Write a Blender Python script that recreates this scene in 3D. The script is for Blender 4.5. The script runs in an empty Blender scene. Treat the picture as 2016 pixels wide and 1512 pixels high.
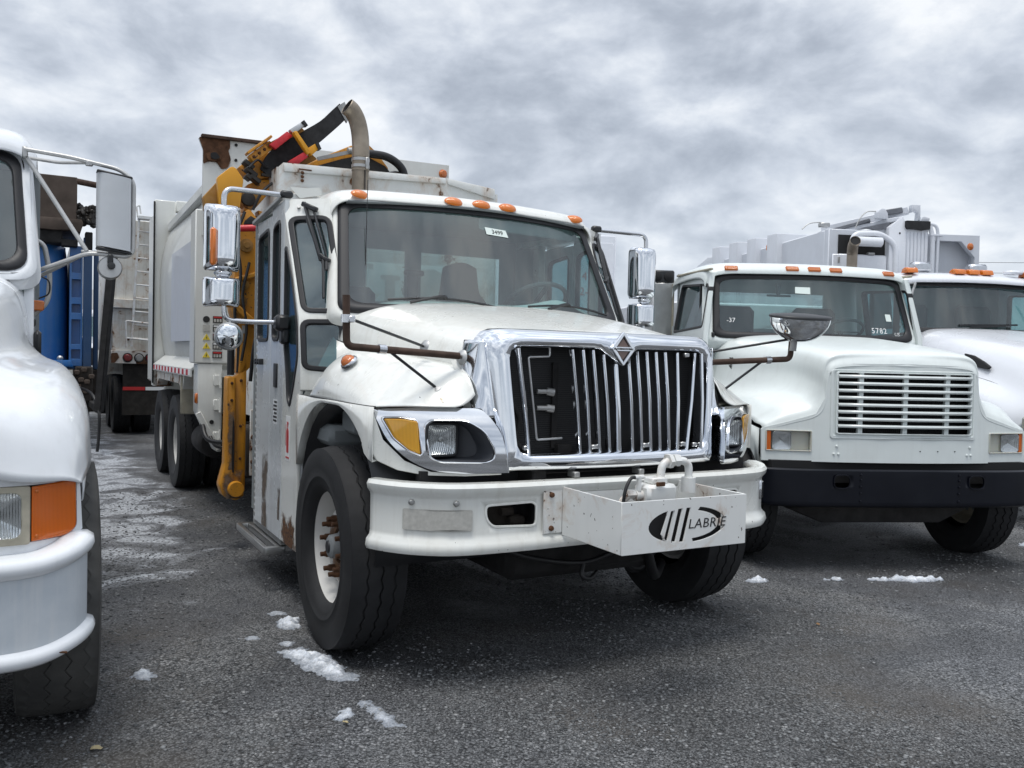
import bpy, bmesh, math, random
import numpy as np
from mathutils import Vector, Matrix, Euler
from math import sin, cos, pi, radians as rad
random.seed(7); np.random.seed(7)
S = bpy.context.scene
COL = S.collection
# ------------------------------------------------------------------ camera
cam_d = bpy.data.cameras.new('camera'); cam = bpy.data.objects.new('camera', cam_d); COL.objects.link(cam)
cam_d.sensor_width = 36.0; cam_d.lens = 1702.0/2016.0*36.0; cam_d.clip_start = 0.05; cam_d.clip_end = 2000
_pi, _ro = rad(1.66), rad(1.37)
_f = Vector((0, cos(_pi), -sin(_pi))); _u0 = Vector((0, sin(_pi), cos(_pi))); _x0 = Vector((1, 0, 0))
_r = cos(_ro)*_x0 + sin(_ro)*_u0; _u = cos(_ro)*_u0 - sin(_ro)*_x0
cam.matrix_world = Matrix(((_r.x, _u.x, -_f.x, 0), (_r.y, _u.y, -_f.y, 0), (_r.z, _u.z, -_f.z, 1.514), (0, 0, 0, 1)))
S.camera = cam
S.render.resolution_x = 1024; S.render.resolution_y = 768
S.view_settings.view_transform = 'Standard'; S.view_settings.look = 'None'
S.view_settings.exposure = 0.40; S.view_settings.gamma = 1.0; S.view_settings.use_curve_mapping = False
# ------------------------------------------------------------------ world: overcast sky
SUN_EL, SUN_AZ = 76.0, 200.0           # azimuth clockwise from +Y: high, behind the camera, a little left
W = bpy.data.worlds.new('World'); S.world = W; W.use_nodes = True
nt = W.node_tree; nt.nodes.clear()
def N(t, typ, **kw):
    n = t.nodes.new(typ)
    for k, v in kw.items():
        if k.startswith('i_'):
            key = k[2:]; key = int(key) if key.isdigit() else key.replace('_', ' ')
            n.inputs[key].default_value = v
        else: setattr(n, k, v)
    return n
def L(t, a, ao, b, bi): t.links.new(a.outputs[ao], b.inputs[bi])
def ramp(t, stops, interp='LINEAR'):
    r = t.nodes.new('ShaderNodeValToRGB'); e = r.color_ramp.elements; r.color_ramp.interpolation = interp
    while len(e) < len(stops): e.new(0.5)
    for el, (p, c) in zip(e, stops):
        el.position = p; el.color = (c, c, c, 1) if isinstance(c, (int, float)) else (*c, 1)
    return r
def math_n(t, op, a=None, b=None):
    n = t.nodes.new('ShaderNodeMath'); n.operation = op
    for i, v in enumerate((a, b)):
        if v is None: continue
        if isinstance(v, (int, float)): n.inputs[i].default_value = v
        else: t.links.new(v, n.inputs[i])
    return n.outputs[0]
def mixc(t, fac, a, b, mode='MIX'):
    n = t.nodes.new('ShaderNodeMix'); n.data_type = 'RGBA'; n.blend_type = mode
    for sock, v in ((n.inputs[0], fac), (n.inputs[6], a), (n.inputs[7], b)):
        if isinstance(v, (int, float)): sock.default_value = v
        elif isinstance(v, tuple): sock.default_value = (*v, 1) if len(v) == 3 else v
        else: t.links.new(v, sock)
    return n.outputs[2]
sky = N(nt, 'ShaderNodeTexSky', sky_type='NISHITA', sun_disc=False, sun_elevation=rad(SUN_EL), sun_rotation=rad(SUN_AZ))
tc = N(nt, 'ShaderNodeTexCoord'); sp = N(nt, 'ShaderNodeSeparateXYZ'); L(nt, tc, 'Generated', sp, 0)
# lumpy overcast: noise on the view direction, flattened towards the horizon
cb = N(nt, 'ShaderNodeCombineXYZ'); nt.links.new(sp.outputs[0], cb.inputs[0]); nt.links.new(sp.outputs[1], cb.inputs[1])
nt.links.new(math_n(nt, 'MULTIPLY', math_n(nt, 'POWER', math_n(nt, 'ADD', math_n(nt, 'MAXIMUM', sp.outputs[2], 0.0), 0.02), 0.8), 1.75), cb.inputs[2])
mp = N(nt, 'ShaderNodeMapping'); mp.inputs['Location'].default_value = (0.62, 0.18, 0.35)
L(nt, cb, 0, mp, 0)
nw = N(nt, 'ShaderNodeTexNoise', i_Scale=4.0, i_Detail=2.0); L(nt, mp, 0, nw, 'Vector')
vw = N(nt, 'ShaderNodeVectorMath', operation='MULTIPLY_ADD'); L(nt, nw, 'Color', vw, 0); vw.inputs[1].default_value = (0.10, 0.10, 0.10); L(nt, mp, 0, vw, 2)
n1 = N(nt, 'ShaderNodeTexNoise', i_Scale=4.6, i_Detail=10.0, i_Roughness=0.55, i_Distortion=0.0); L(nt, vw, 0, n1, 'Vector')
n2 = N(nt, 'ShaderNodeTexNoise', i_Scale=2.1, i_Detail=3.0, i_Roughness=0.5); L(nt, mp, 0, n2, 'Vector')
# the same field sampled a little higher gives lit tops and shaded undersides
vu = N(nt, 'ShaderNodeVectorMath', operation='ADD'); L(nt, vw, 0, vu, 0); vu.inputs[1].default_value = (0.02, -0.01, 0.055)
n3 = N(nt, 'ShaderNodeTexNoise', i_Scale=4.6, i_Detail=10.0, i_Roughness=0.55); L(nt, vu, 0, n3, 'Vector')
em = math_n(nt, 'MULTIPLY', math_n(nt, 'SUBTRACT', n1.outputs['Fac'], n3.outputs['Fac']), 0.42)
nn = math_n(nt, 'ADD', math_n(nt, 'ADD', math_n(nt, 'MULTIPLY', n1.outputs['Fac'], 0.58), math_n(nt, 'MULTIPLY', n2.outputs['Fac'], 0.42)), em)
cr = ramp(nt, [(0.35, (0.285, 0.318, 0.375)), (0.43, (0.375, 0.413, 0.475)), (0.50, (0.485, 0.525, 0.590)), (0.56, (0.595, 0.632, 0.685)), (0.64, (0.76, 0.78, 0.805))])
nt.links.new(nn, cr.inputs[0])
hz = math_n(nt, 'POWER', math_n(nt, 'SUBTRACT', 1.0, math_n(nt, 'MINIMUM', math_n(nt, 'MAXIMUM', sp.outputs[2], 0.0), 1.0)), 7.0)
cl = mixc(nt, math_n(nt, 'MULTIPLY', hz, 0.45), cr.outputs[0], (0.58, 0.635, 0.71))
# an overcast sky is brighter overhead than at the horizon
zen = ramp(nt, [(0.0, 1.0), (0.40, 1.0), (1.0, 1.9)], 'EASE'); nt.links.new(sp.outputs[2], zen.inputs[0]); cl = mixc(nt, 1.0, cl, zen.outputs[0], 'MULTIPLY')
skm = mixc(nt, 1.0, sky.outputs[0], (0.10, 0.10, 0.10), 'MULTIPLY')
fin = mixc(nt, 0.92, skm, cl)
bgn = N(nt, 'ShaderNodeBackground'); bgn.inputs['Strength'].default_value = 1.0; nt.links.new(fin, bgn.inputs[0])
out = N(nt, 'ShaderNodeOutputWorld'); L(nt, bgn, 0, out, 0)
# ------------------------------------------------------------------ sun (overcast: weak and wide)
sd = bpy.data.lights.new('sun', 'SUN'); sd.energy = 1.5; sd.angle = rad(20); sd.color = (1.0, 0.965, 0.91)
sun = bpy.data.objects.new('sun', sd); COL.objects.link(sun)
_az, _el = rad(SUN_AZ), rad(SUN_EL)
_dir = Vector((sin(_az)*cos(_el), cos(_az)*cos(_el), sin(_el)))
sun.rotation_euler = _dir.to_track_quat('Z', 'Y').to_euler(); sun.location = _dir*30

# ------------------------------------------------------------------ mesh builder
def bm_to(bm):
    bm.verts.ensure_lookup_table()
    for i, v in enumerate(bm.verts): v.index = i
    return [v.co.copy() for v in bm.verts], [[v.index for v in f.verts] for f in bm.faces]
_boxc = {}
def lerp_(a, b, t): return a+(b-a)*t
class MB:
    def __init__(s): s.v = []; s.f = []
    def add(s, vs, fs, mat=None):
        o = len(s.v)
        s.v += [tuple(mat @ Vector(v)) if mat is not None else tuple(v) for v in vs]
        s.f += [[i+o for i in f] for f in fs]; return s
    def box(s, c, d, bev=0.0, rot=None, seg=1):
        key = (round(d[0], 5), round(d[1], 5), round(d[2], 5), bev, seg)
        if key not in _boxc:
            bm = bmesh.new(); bmesh.ops.create_cube(bm, size=1.0)
            for v in bm.verts: v.co = Vector((v.co.x*d[0], v.co.y*d[1], v.co.z*d[2]))
            if bev > 0:
                b = min(bev, 0.49*min(abs(x) for x in d))
                bmesh.ops.bevel(bm, geom=list(bm.edges), offset=b, segments=seg, affect='EDGES', profile=0.5)
            _boxc[key] = bm_to(bm); bm.free()
        m = Matrix.Translation(Vector(c))
        if rot is not None: m = m @ (Euler(rot).to_matrix().to_4x4() if not isinstance(rot, Matrix) else rot.to_4x4())
        return s.add(*_boxc[key], m)
    def qx(s, x, y0, y1, z0, z1): return s.grid([[(x, lerp_(y0, y1, i/4), lerp_(z0, z1, j/4)) for i in range(5)] for j in range(5)])
    def qy(s, y, x0, x1, z0, z1): return s.grid([[(lerp_(x0, x1, i/4), y, lerp_(z0, z1, j/4)) for i in range(5)] for j in range(5)])
    def bx(s, x0, x1, y0, y1, z0, z1, bev=0.0):
        return s.box(((x0+x1)/2, (y0+y1)/2, (z0+z1)/2), (abs(x1-x0), abs(y1-y0), abs(z1-z0)), bev)
    def bar(s, a, b, w, h, bev=0.0, up=(0, 0, 1)):
        a, b = Vector(a), Vector(b); d = b-a; ln = d.length; d.normalize()
        x = d.cross(Vector(up)); 
        if x.length < 1e-4: x = d.cross(Vector((1, 0, 0)))
        x.normalize(); u = x.cross(d)
        m = Matrix((x, d, u)).transposed()
        return s.box((a+b)/2, (w, ln, h), bev, m)
    def cyl(s, a, b, r, r2=None, n=16, caps=True):
        return s.sweep([a, b], [r, r if r2 is None else r2], n, caps)
    def sweep(s, path, r, n=10, caps=True, ring=None):
        P = [Vector(p) for p in path]; m = len(P)
        R = [r]*m if isinstance(r, (int, float)) else list(r)
        T = []
        for i in range(m):
            t = P[min(i+1, m-1)]-P[max(i-1, 0)]
            T.append(t.normalized() if t.length > 1e-9 else Vector((0, 0, 1)))
        up = Vector((0, 0, 1)) if abs(T[0].z) < 0.9 else Vector((1, 0, 0))
        x = T[0].cross(up).normalized(); vs = []
        for i in range(m):
            x = (x - T[i]*x.dot(T[i])).normalized(); y = T[i].cross(x)
            for k in range(n):
                if ring: a, b = ring[k]; vs.append(P[i]+(x*a+y*b)*R[i])
                else: vs.append(P[i]+(x*cos(2*pi*k/n)+y*sin(2*pi*k/n))*R[i])
        fs = [[i*n+k, i*n+(k+1) % n, (i+1)*n+(k+1) % n, (i+1)*n+k] for i in range(m-1) for k in range(n)]
        if caps: fs += [list(range(n))[::-1], [(m-1)*n+k for k in range(n)]]
        return s.add(vs, fs)
    def tube(s, pts, r, n=10, k=6, caps=True):
        return s.sweep(crom(pts, k), r, n, caps)
    def bend(s, pts, r, rb=0.05, n=10, k=6, caps=True):
        return s.sweep(fillet3(pts, rb, k), r, n, caps)
    def lathe(s, prof, c, ax, n=32, closed=False, caps=True):
        """prof: (radius, distance along ax)"""
        ax = Vector(ax).normalized(); up = Vector((0, 0, 1)) if abs(ax.z) < 0.9 else Vector((0, 1, 0))
        x = ax.cross(up).normalized(); y = ax.cross(x); c = Vector(c); vs = []
        m = len(prof)
        for r, h in prof:
            for k in range(n):
                a = 2*pi*k/n; vs.append(c+ax*h+(x*cos(a)+y*sin(a))*r)
        fs = [[i*n+k, i*n+(k+1) % n, ((i+1) % m)*n+(k+1) % n, ((i+1) % m)*n+k] for i in range(m if closed else m-1) for k in range(n)]
        if not closed and caps:
            if prof[0][0] > 1e-4: fs.append(list(range(n))[::-1])
            if prof[-1][0] > 1e-4: fs.append([(m-1)*n+k for k in range(n)])
        return s.add(vs, fs)
    def prism(s, poly, axis, a0, a1, bev=0.0):
        """poly in the two other axes (x: y,z / y: x,z / z: x,y)"""
        mp = {'x': lambda u, v, w: (w, u, v), 'y': lambda u, v, w: (u, w, v), 'z': lambda u, v, w: (u, v, w)}[axis]
        n = len(poly); vs = [mp(u, v, a0) for u, v in poly]+[mp(u, v, a1) for u, v in poly]
        fs = [list(range(n))[::-1], [n+i for i in range(n)]]+[[i, (i+1) % n, n+(i+1) % n, n+i] for i in range(n)]
        if bev > 0:
            bm = bmesh.new(); bv = [bm.verts.new(v) for v in vs]
            for f in fs: bm.faces.new([bv[i] for i in f])
            bmesh.ops.recalc_face_normals(bm, faces=bm.faces)
            es = [e for e in bm.edges if len(e.link_faces) == 2 and e.calc_face_angle(0) > 0.5]
            bmesh.ops.bevel(bm, geom=es, offset=bev, segments=2, affect='EDGES', profile=0.5, clamp_overlap=True)
            vs, fs = bm_to(bm); bm.free()
        return s.add(vs, fs)
    def plate(s, outer, holes, t, fn, bev=0.0, sub=0):
        """flat plate with holes in u,v, thickness t, mapped by fn(u,v,w)"""
        cu = bpy.data.curves.new('c', 'CURVE'); cu.dimensions = '2D'; cu.fill_mode = 'BOTH'
        cu.extrude = max(t/2-bev, 0.0001); cu.bevel_depth = bev; cu.bevel_resolution = 1; cu.offset = -bev
        for loop in [outer]+list(holes):
            sp = cu.splines.new('POLY'); sp.points.add(len(loop)-1); sp.use_cyclic_u = True
            for q, (a, b) in zip(sp.points, loop): q.co = (a, b, 0, 1)
        s._curve(cu, fn, sub); return s
    def text(s, body, size, t, fn, spacing=1.0, shear=0.0, align='CENTER'):
        cu = bpy.data.curves.new('t', 'FONT'); cu.body = body; cu.size = size; cu.extrude = t/2; cu.align_x = align; cu.align_y = 'CENTER'
        cu.space_character = spacing; cu.shear = shear; cu.resolution_u = 2
        s._curve(cu, fn); return s
    def _curve(s, cu, fn, sub=0):
        ob = bpy.data.objects.new('c', cu); COL.objects.link(ob)
        dg = bpy.context.evaluated_depsgraph_get(); me = bpy.data.meshes.new_from_object(ob.evaluated_get(dg))
        if sub:
            bm = bmesh.new(); bm.from_mesh(me)
            bmesh.ops.subdivide_edges(bm, edges=[e for e in bm.edges if e.calc_length() > sub], cuts=2, use_grid_fill=True)
            bm.to_mesh(me); bm.free()
        s.add([fn(*v.co) for v in me.vertices], [list(p.vertices) for p in me.polygons])
        bpy.data.objects.remove(ob); bpy.data.meshes.remove(me)
    def grid(s, rows, closed=False):
        n = len(rows[0]); vs = [p for r in rows for p in r]; m = len(rows)
        fs = [[i*n+k, i*n+(k+1) % n, (i+1)*n+(k+1) % n, (i+1)*n+k] for i in range(m-1) for k in range(n if closed else n-1)]
        return s.add(vs, fs)
    def patch(s, rows, ku=5, kv=5, closed=False):
        rr = [crom(r+r[:1], kv)[:-1] if closed else crom(r, kv) for r in [[Vector(p) for p in r] for r in rows]]
        cols = [crom(list(c), ku) for c in zip(*rr)]
        return s.grid(list(zip(*cols)), closed)
    def mirror(s):
        n = len(s.v); s.v += [(-x, y, z) for x, y, z in s.v]; s.f += [[i+n for i in f][::-1] for f in s.f]; return s
    def flip(s):
        s.v = [(-x, y, z) for x, y, z in s.v]; s.f = [f[::-1] for f in s.f]; return s
    def xf(s, m): s.v = [tuple(m @ Vector(v)) for v in s.v]; return s
    def to(s, name, mat, parent=None, smooth=38, solid=0.0, weld=False, bevel=0.0):
        me = bpy.data.meshes.new(name); me.from_pydata(s.v, [], s.f)
        bm = bmesh.new(); bm.from_mesh(me)
        if weld: bmesh.ops.remove_doubles(bm, verts=bm.verts, dist=0.0008)
        bmesh.ops.recalc_face_normals(bm, faces=bm.faces); bm.to_mesh(me); bm.free()
        if smooth:
            me.polygons.foreach_set('use_smooth', [True]*len(me.polygons)); me.set_sharp_from_angle(angle=rad(smooth))
        me.materials.append(MAT[mat] if isinstance(mat, str) else mat)
        ob = bpy.data.objects.new(name, me); COL.objects.link(ob)
        if parent is not None: ob.parent = parent
        if solid:
            md = ob.modifiers.new('solid', 'SOLIDIFY'); md.thickness = solid; md.offset = 0
        if bevel:
            md = ob.modifiers.new('bevel', 'BEVEL'); md.width = bevel; md.segments = 2; md.limit_method = 'ANGLE'; md.angle_limit = rad(40)
        return ob
def crom(p, k):
    p = [Vector(q) for q in p]; n = len(p)
    if n < 3: return [p[0].lerp(p[-1], i/k) for i in range(k+1)] if k > 1 else p
    o = []
    for i in range(n-1):
        a = p[i-1] if i else p[0]*2-p[1]; b = p[i]; c = p[i+1]; d = p[i+2] if i+2 < n else p[-1]*2-p[-2]
        for j in range(k):
            t = j/k; o.append(0.5*((2*b)+(c-a)*t+(2*a-5*b+4*c-d)*t*t+(3*b-a-3*c+d)*t**3))
    o.append(p[-1]); return o
def fillet3(pts, r, k=6):
    P = [Vector(p) for p in pts]; o = [P[0]]
    for i in range(1, len(P)-1):
        a, b, c = P[i-1], P[i], P[i+1]; u = a-b; v = c-b
        d = min(r, u.length*0.48, v.length*0.48); s0 = b+u.normalized()*d; s1 = b+v.normalized()*d
        for j in range(k+1):
            t = j/k; o.append(s0*(1-t)**2+b*2*t*(1-t)+s1*t*t)
    o.append(P[-1]); return o
def rpoly(pts, r, k=4):
    """2D polygon with rounded corners"""
    n = len(pts); o = []
    rs = [r]*n if isinstance(r, (int, float)) else r
    for i in range(n):
        a, b, c = Vector(pts[i-1]), Vector(pts[i]), Vector(pts[(i+1) % n]); u = a-b; v = c-b
        d = min(rs[i], u.length*0.48, v.length*0.48)
        if d < 1e-4: o.append((b.x, b.y)); continue
        s0 = b+u.normalized()*d; s1 = b+v.normalized()*d
        for j in range(k+1):
            t = j/k; q = s0*(1-t)**2+b*2*t*(1-t)+s1*t*t; o.append((q.x, q.y))
    return o
def rrect(x0, x1, y0, y1, r, k=4): return rpoly([(x0, y0), (x1, y0), (x1, y1), (x0, y1)], r, k)
def inset(poly, d):
    """offset a 2D polygon inwards (d>0)"""
    n = len(poly); A = sum(poly[i][0]*poly[(i+1) % n][1]-poly[(i+1) % n][0]*poly[i][1] for i in range(n)); sg = 1 if A > 0 else -1; o = []
    for i in range(n):
        a, b, c = Vector(poly[i-1]), Vector(poly[i]), Vector(poly[(i+1) % n])
        e0 = (b-a); e1 = (c-b)
        e0 = e0.normalized() if e0.length > 1e-9 else e1.normalized(); e1 = e1.normalized() if e1.length > 1e-9 else e0
        n0 = Vector((-e0.y, e0.x)); n1 = Vector((-e1.y, e1.x)); m = n0+n1
        if m.length < 1e-6: m = n0.copy()
        m.normalize(); k = max(0.4, m.dot(n0)); q = b+m*(sg*d/k); o.append((q.x, q.y))
    return o
def thing(name, label, cat, loc=(0, 0, 0), rz=0.0, group=None):
    o = bpy.data.objects.new(name, None); COL.objects.link(o); o.location = loc; o.rotation_euler = (0, 0, rz)
    o['label'] = label; o['category'] = cat
    if group: o['group'] = group
    return o
def tag(o, label=None, cat=None, group=None, kind=None):
    for k, v in (('label', label), ('category', cat), ('group', group), ('kind', kind)):
        if v: o[k] = v
    return o
def dup_part(o, parent, loc=None, rot=None, scale=None):
    c = o.copy(); COL.objects.link(c); c.parent = parent
    if loc is not None: c.location = loc
    if rot is not None: c.rotation_euler = rot
    if scale is not None: c.scale = scale
    for ch in list(o.children): dup_part(ch, c)
    return c
def cutsheet(fn, u0, u1, v0, v1, nu, nv, outer, holes, t):
    """dense sheet y=fn(x,z) of thickness t, trimmed to an outline and pierced by holes (all in x,z)"""
    us = [u0+(u1-u0)*i/nu for i in range(nu+1)]; vs = [v0+(v1-v0)*j/nv for j in range(nv+1)]
    m = MB(); F = [[(u, fn(u, v), v) for u in us] for v in vs]; K = [[(u, fn(u, v)+t, v) for u in us] for v in vs]
    n = nu+1; o = n*(nv+1); m.grid(F); m.grid(K)
    loop = [i for i in range(n)]+[j*n+nu for j in range(1, nv+1)]+[nv*n+i for i in range(nu-1, -1, -1)]+[j*n for j in range(nv-1, 0, -1)]
    m.f += [[loop[i], loop[(i+1) % len(loop)], o+loop[(i+1) % len(loop)], o+loop[i]] for i in range(len(loop))]
    ob = m.to('sheet', 'black_matt'); lo = min(p[1] for p in m.v)-.1; hi = max(p[1] for p in m.v)+.1
    cs = []
    for poly, op in [(outer, 'INTERSECT')]+[(h, 'DIFFERENCE') for h in holes]:
        c = MB().prism(poly, 'y', lo, hi).to('cutter', 'black_matt'); cs.append(c)
        md = ob.modifiers.new('cut', 'BOOLEAN'); md.object = c; md.operation = op; md.solver = 'EXACT'
    dg = bpy.context.evaluated_depsgraph_get(); me = bpy.data.meshes.new_from_object(ob.evaluated_get(dg))
    r = MB().add([v.co for v in me.vertices], [list(p.vertices) for p in me.polygons])
    for x in cs+[ob]: bpy.data.objects.remove(x)
    bpy.data.meshes.remove(me); return r
PX = lambda X: (lambda u, v, w: (X+w, u, v))      # plate in plane x=X with u=y, v=z
PY = lambda Y: (lambda u, v, w: (u, Y+w, v))      # plate in plane y=Y with u=x, v=z
PZ = lambda Z: (lambda u, v, w: (u, v, Z+w))
# ------------------------------------------------------------------ materials
MAT = {}
def mat(name):
    m = bpy.data.materials.new(name); m.use_nodes = True; t = m.node_tree
    b = t.nodes['Principled BSDF']; MAT[name] = m; return m, t, b
def setp(b, **k):
    for n, v in k.items():
        n = n.replace('_', ' ')
        b.inputs[n].default_value = (*v, 1) if n.endswith('Color') else v
def tcoord(t, scale=(1, 1, 1)):
    c = N(t, 'ShaderNodeTexCoord'); m = N(t, 'ShaderNodeMapping'); m.inputs['Scale'].default_value = scale; L(t, c, 'Object', m, 0); return m.outputs[0]
def noise(t, vec, scale, detail=4, rough=0.55, dist=0.0):
    n = N(t, 'ShaderNodeTexNoise', i_Scale=scale, i_Detail=detail, i_Roughness=rough, i_Distortion=dist); t.links.new(vec, n.inputs['Vector']); return n.outputs['Fac']
def simple(name, col, rough=0.5, metal=0.0, spec=0.5, var=0.0, vscale=9.0, bump=0.0, bscale=60.0, **k):
    m, t, b = mat(name); setp(b, Base_Color=col, Roughness=rough, Metallic=metal, **k)
    b.inputs['Specular IOR Level'].default_value = spec
    if var:
        v = tcoord(t); f = noise(t, v, vscale, 5, 0.6)
        r = ramp(t, [(0.3, 0.0), (0.7, 1.0)]); t.links.new(f, r.inputs[0])
        dark = tuple(c*(1-var) for c in col)
        t.links.new(mixc(t, r.outputs[0], dark, col), b.inputs['Base Color'])
        rr = ramp(t, [(0.3, min(1, rough*1.3)), (0.7, rough)]); t.links.new(f, rr.inputs[0]); t.links.new(rr.outputs[0], b.inputs['Roughness'])
    if bump:
        v = tcoord(t); f = noise(t, v, bscale, 4, 0.6); bn = N(t, 'ShaderNodeBump', i_Strength=bump, i_Distance=0.004); t.links.new(f, bn.inputs['Height']); L(t, bn, 0, b, 'Normal')
    return m
def paint(name, col, rough=0.28, dirt=0.25, dirtcol=(0.33, 0.30, 0.25), rust=0.0, streak=0.3, coat=0.35, chips=0.0, wave=0.012):
    m, t, b = mat(name); v = tcoord(t)
    f1 = noise(t, v, 2.2, 6, 0.62, 0.3); r1 = ramp(t, [(0.42, 0.0), (0.78, 1.0)]); t.links.new(f1, r1.inputs[0])
    sv = tcoord(t, (9, 9, 0.55)); f2 = noise(t, sv, 2.4, 5, 0.6); r2 = ramp(t, [(0.5, 0.0), (0.8, 1.0)]); t.links.new(f2, r2.inputs[0])
    f3 = noise(t, v, 45, 3, 0.6); r3 = ramp(t, [(0.35, 0.75), (0.65, 1.0)]); t.links.new(f3, r3.inputs[0])
    c = mixc(t, math_n(t, 'MULTIPLY', r1.outputs[0], dirt), col, dirtcol)
    c = mixc(t, math_n(t, 'MULTIPLY', r2.outputs[0], streak*dirt*1.6), c, tuple(0.8*x for x in dirtcol))
    rg = math_n(t, 'ADD', rough, math_n(t, 'MULTIPLY', r1.outputs[0], 0.25*dirt+0.06))
    if rust:
        f4 = noise(t, v, 5.5, 8, 0.66, 0.6); r4 = ramp(t, [(0.63-0.12*rust, 0.0), (0.67-0.10*rust, 1.0)]); t.links.new(f4, r4.inputs[0])
        f5 = noise(t, v, 26, 4, 0.6); rc = ramp(t, [(0.3, (0.045, 0.022, 0.012)), (0.7, (0.20, 0.085, 0.03))]); t.links.new(f5, rc.inputs[0])
        halo = ramp(t, [(0.50-0.12*rust, 0.0), (0.66-0.1*rust, 0.45)]); t.links.new(f4, halo.inputs[0])
        c = mixc(t, halo.outputs[0], c, (0.42, 0.24, 0.10)); c = mixc(t, r4.outputs[0], c, rc.outputs[0])
        rg = math_n(t, 'ADD', rg, math_n(t, 'MULTIPLY', r4.outputs[0], 0.5))
    if chips:
        f6 = noise(t, v, 38, 2, 0.5, 0.5); r6 = ramp(t, [(0.74-0.1*chips, 0.0), (0.76-0.1*chips, 1.0)]); t.links.new(f6, r6.inputs[0])
        c = mixc(t, r6.outputs[0], c, (0.05, 0.03, 0.02))
    t.links.new(c, b.inputs['Base Color']); t.links.new(rg, b.inputs['Roughness'])
    setp(b, Coat_Weight=coat, Coat_Roughness=0.06)
    if wave:
        f7 = noise(t, v, 3.5, 2, 0.5); bn = N(t, 'ShaderNodeBump', i_Strength=0.35, i_Distance=wave); t.links.new(f7, bn.inputs['Height']); L(t, bn, 0, b, 'Normal')
    return m
paint('white_main', (0.79, 0.80, 0.76), 0.24, 0.24, dirtcol=(0.45, 0.39, 0.29), coat=0.45, streak=0.6, chips=-0.1)
paint('white_door', (0.66, 0.69, 0.70), 0.25, 0.22, streak=0.8)
paint('white_chip', (0.77, 0.78, 0.76), 0.35, 0.10, rust=-0.15, chips=0.35, coat=0.2)
paint('white_hopper', (0.69, 0.705, 0.69), 0.42, 0.20, rust=0.22, coat=0.1)
paint('white_body', (0.70, 0.71, 0.68), 0.36, 0.24, dirtcol=(0.40, 0.36, 0.27), coat=0.2)
paint('white_rusty', (0.66, 0.66, 0.63), 0.5, 0.35, rust=0.55, coat=0.0)
paint('white_medium', (0.745, 0.795, 0.78), 0.34, 0.12, coat=0.2, streak=0.5)
paint('white_cool', (0.74, 0.76, 0.80), 0.26, 0.07, coat=0.4)
paint('white_left', (0.79, 0.815, 0.84), 0.22, 0.10, coat=0.5, wave=0.003, streak=0.6)
paint('grey_bumper', (0.50, 0.545, 0.585), 0.33, 0.5, dirtcol=(0.80, 0.82, 0.83), streak=1.2, coat=0.2)
paint('refuse_grey', (0.62, 0.645, 0.69), 0.38, 0.14, coat=0.15)
paint('blue_paint', (0.018, 0.125, 0.37), 0.30, 0.45, dirtcol=(0.10, 0.20, 0.36), streak=0.9, coat=0.3)
paint('blue_dark', (0.012, 0.05, 0.13), 0.4, 0.4, dirtcol=(0.06, 0.09, 0.13), coat=0.1)
paint('yellow_paint', (0.60, 0.255, 0.014), 0.45, 0.6, dirtcol=(0.20, 0.085, 0.012), streak=0.9, coat=0.1, chips=0.5)
paint('yellow_clean', (0.66, 0.30, 0.012), 0.40, 0.16, dirtcol=(0.35, 0.16, 0.012), coat=0.1)
paint('yellow_grimy', (0.33, 0.16, 0.02), 0.6, 0.8, dirtcol=(0.035, 0.022, 0.012), coat=0.0, rust=0.3)
paint('navy_bumper', (0.0035, 0.0045, 0.009), 0.30, 0.15, dirtcol=(0.02, 0.024, 0.035), coat=0.0)
MAT['navy_bumper'].node_tree.nodes['Principled BSDF'].inputs['Specular IOR Level'].default_value = 0.3
paint('dump_white', (0.70, 0.685, 0.63), 0.5, 0.40, dirtcol=(0.38, 0.33, 0.24), rust=0.18, streak=1.0, coat=0.0)
simple('chrome', (0.82, 0.84, 0.87), 0.07, 1.0, var=0.06, vscale=14)
simple('mirror_shell', (0.56, 0.58, 0.60), 0.30, 0.25, var=0.06)
simple('tube_grey', (0.52, 0.52, 0.51), 0.35, 0.5, var=0.15)
simple('chrome_worn', (0.70, 0.71, 0.73), 0.16, 1.0, var=0.16, vscale=12)
simple('mirror_glass', (0.80, 0.83, 0.86), 0.02, 1.0)
simple('steel', (0.55, 0.55, 0.54), 0.38, 1.0, var=0.25)
simple('galvanised', (0.46, 0.46, 0.45), 0.5, 0.85, var=0.3)
simple('exhaust_steel', (0.40, 0.34, 0.27), 0.42, 0.8, var=0.45, vscale=5)
simple('exhaust_sooty', (0.10, 0.09, 0.085), 0.6, 0.5, var=0.5, vscale=6)
simple('black_plastic', (0.018, 0.019, 0.021), 0.42)
simple('black_matt', (0.010, 0.010, 0.011), 0.8)
simple('gasket', (0.014, 0.014, 0.016), 0.5)
simple('belt_rubber', (0.020, 0.020, 0.022), 0.7, var=0.5, vscale=14, bump=0.3)
simple('chassis', (0.016, 0.015, 0.015), 0.75, var=0.4)
simple('chassis_brown', (0.040, 0.032, 0.026), 0.8, var=0.5)
simple('greasy', (0.022, 0.017, 0.012), 0.45, var=0.6, vscale=25, bump=0.5)
simple('hose', (0.012, 0.012, 0.013), 0.45)
simple('rust', (0.13, 0.058, 0.026), 0.85, var=0.65, vscale=16, bump=0.4)
simple('rust_pipe', (0.085, 0.048, 0.032), 0.7, var=0.6, vscale=12, bump=0.25)
simple('brown_steel', (0.085, 0.060, 0.045), 0.65, var=0.45, vscale=4, bump=0.1)
simple('hub_grey', (0.30, 0.32, 0.33), 0.5, var=0.3)
simple('rim_white', (0.62, 0.61, 0.58), 0.45, var=0.35, vscale=7)
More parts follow.
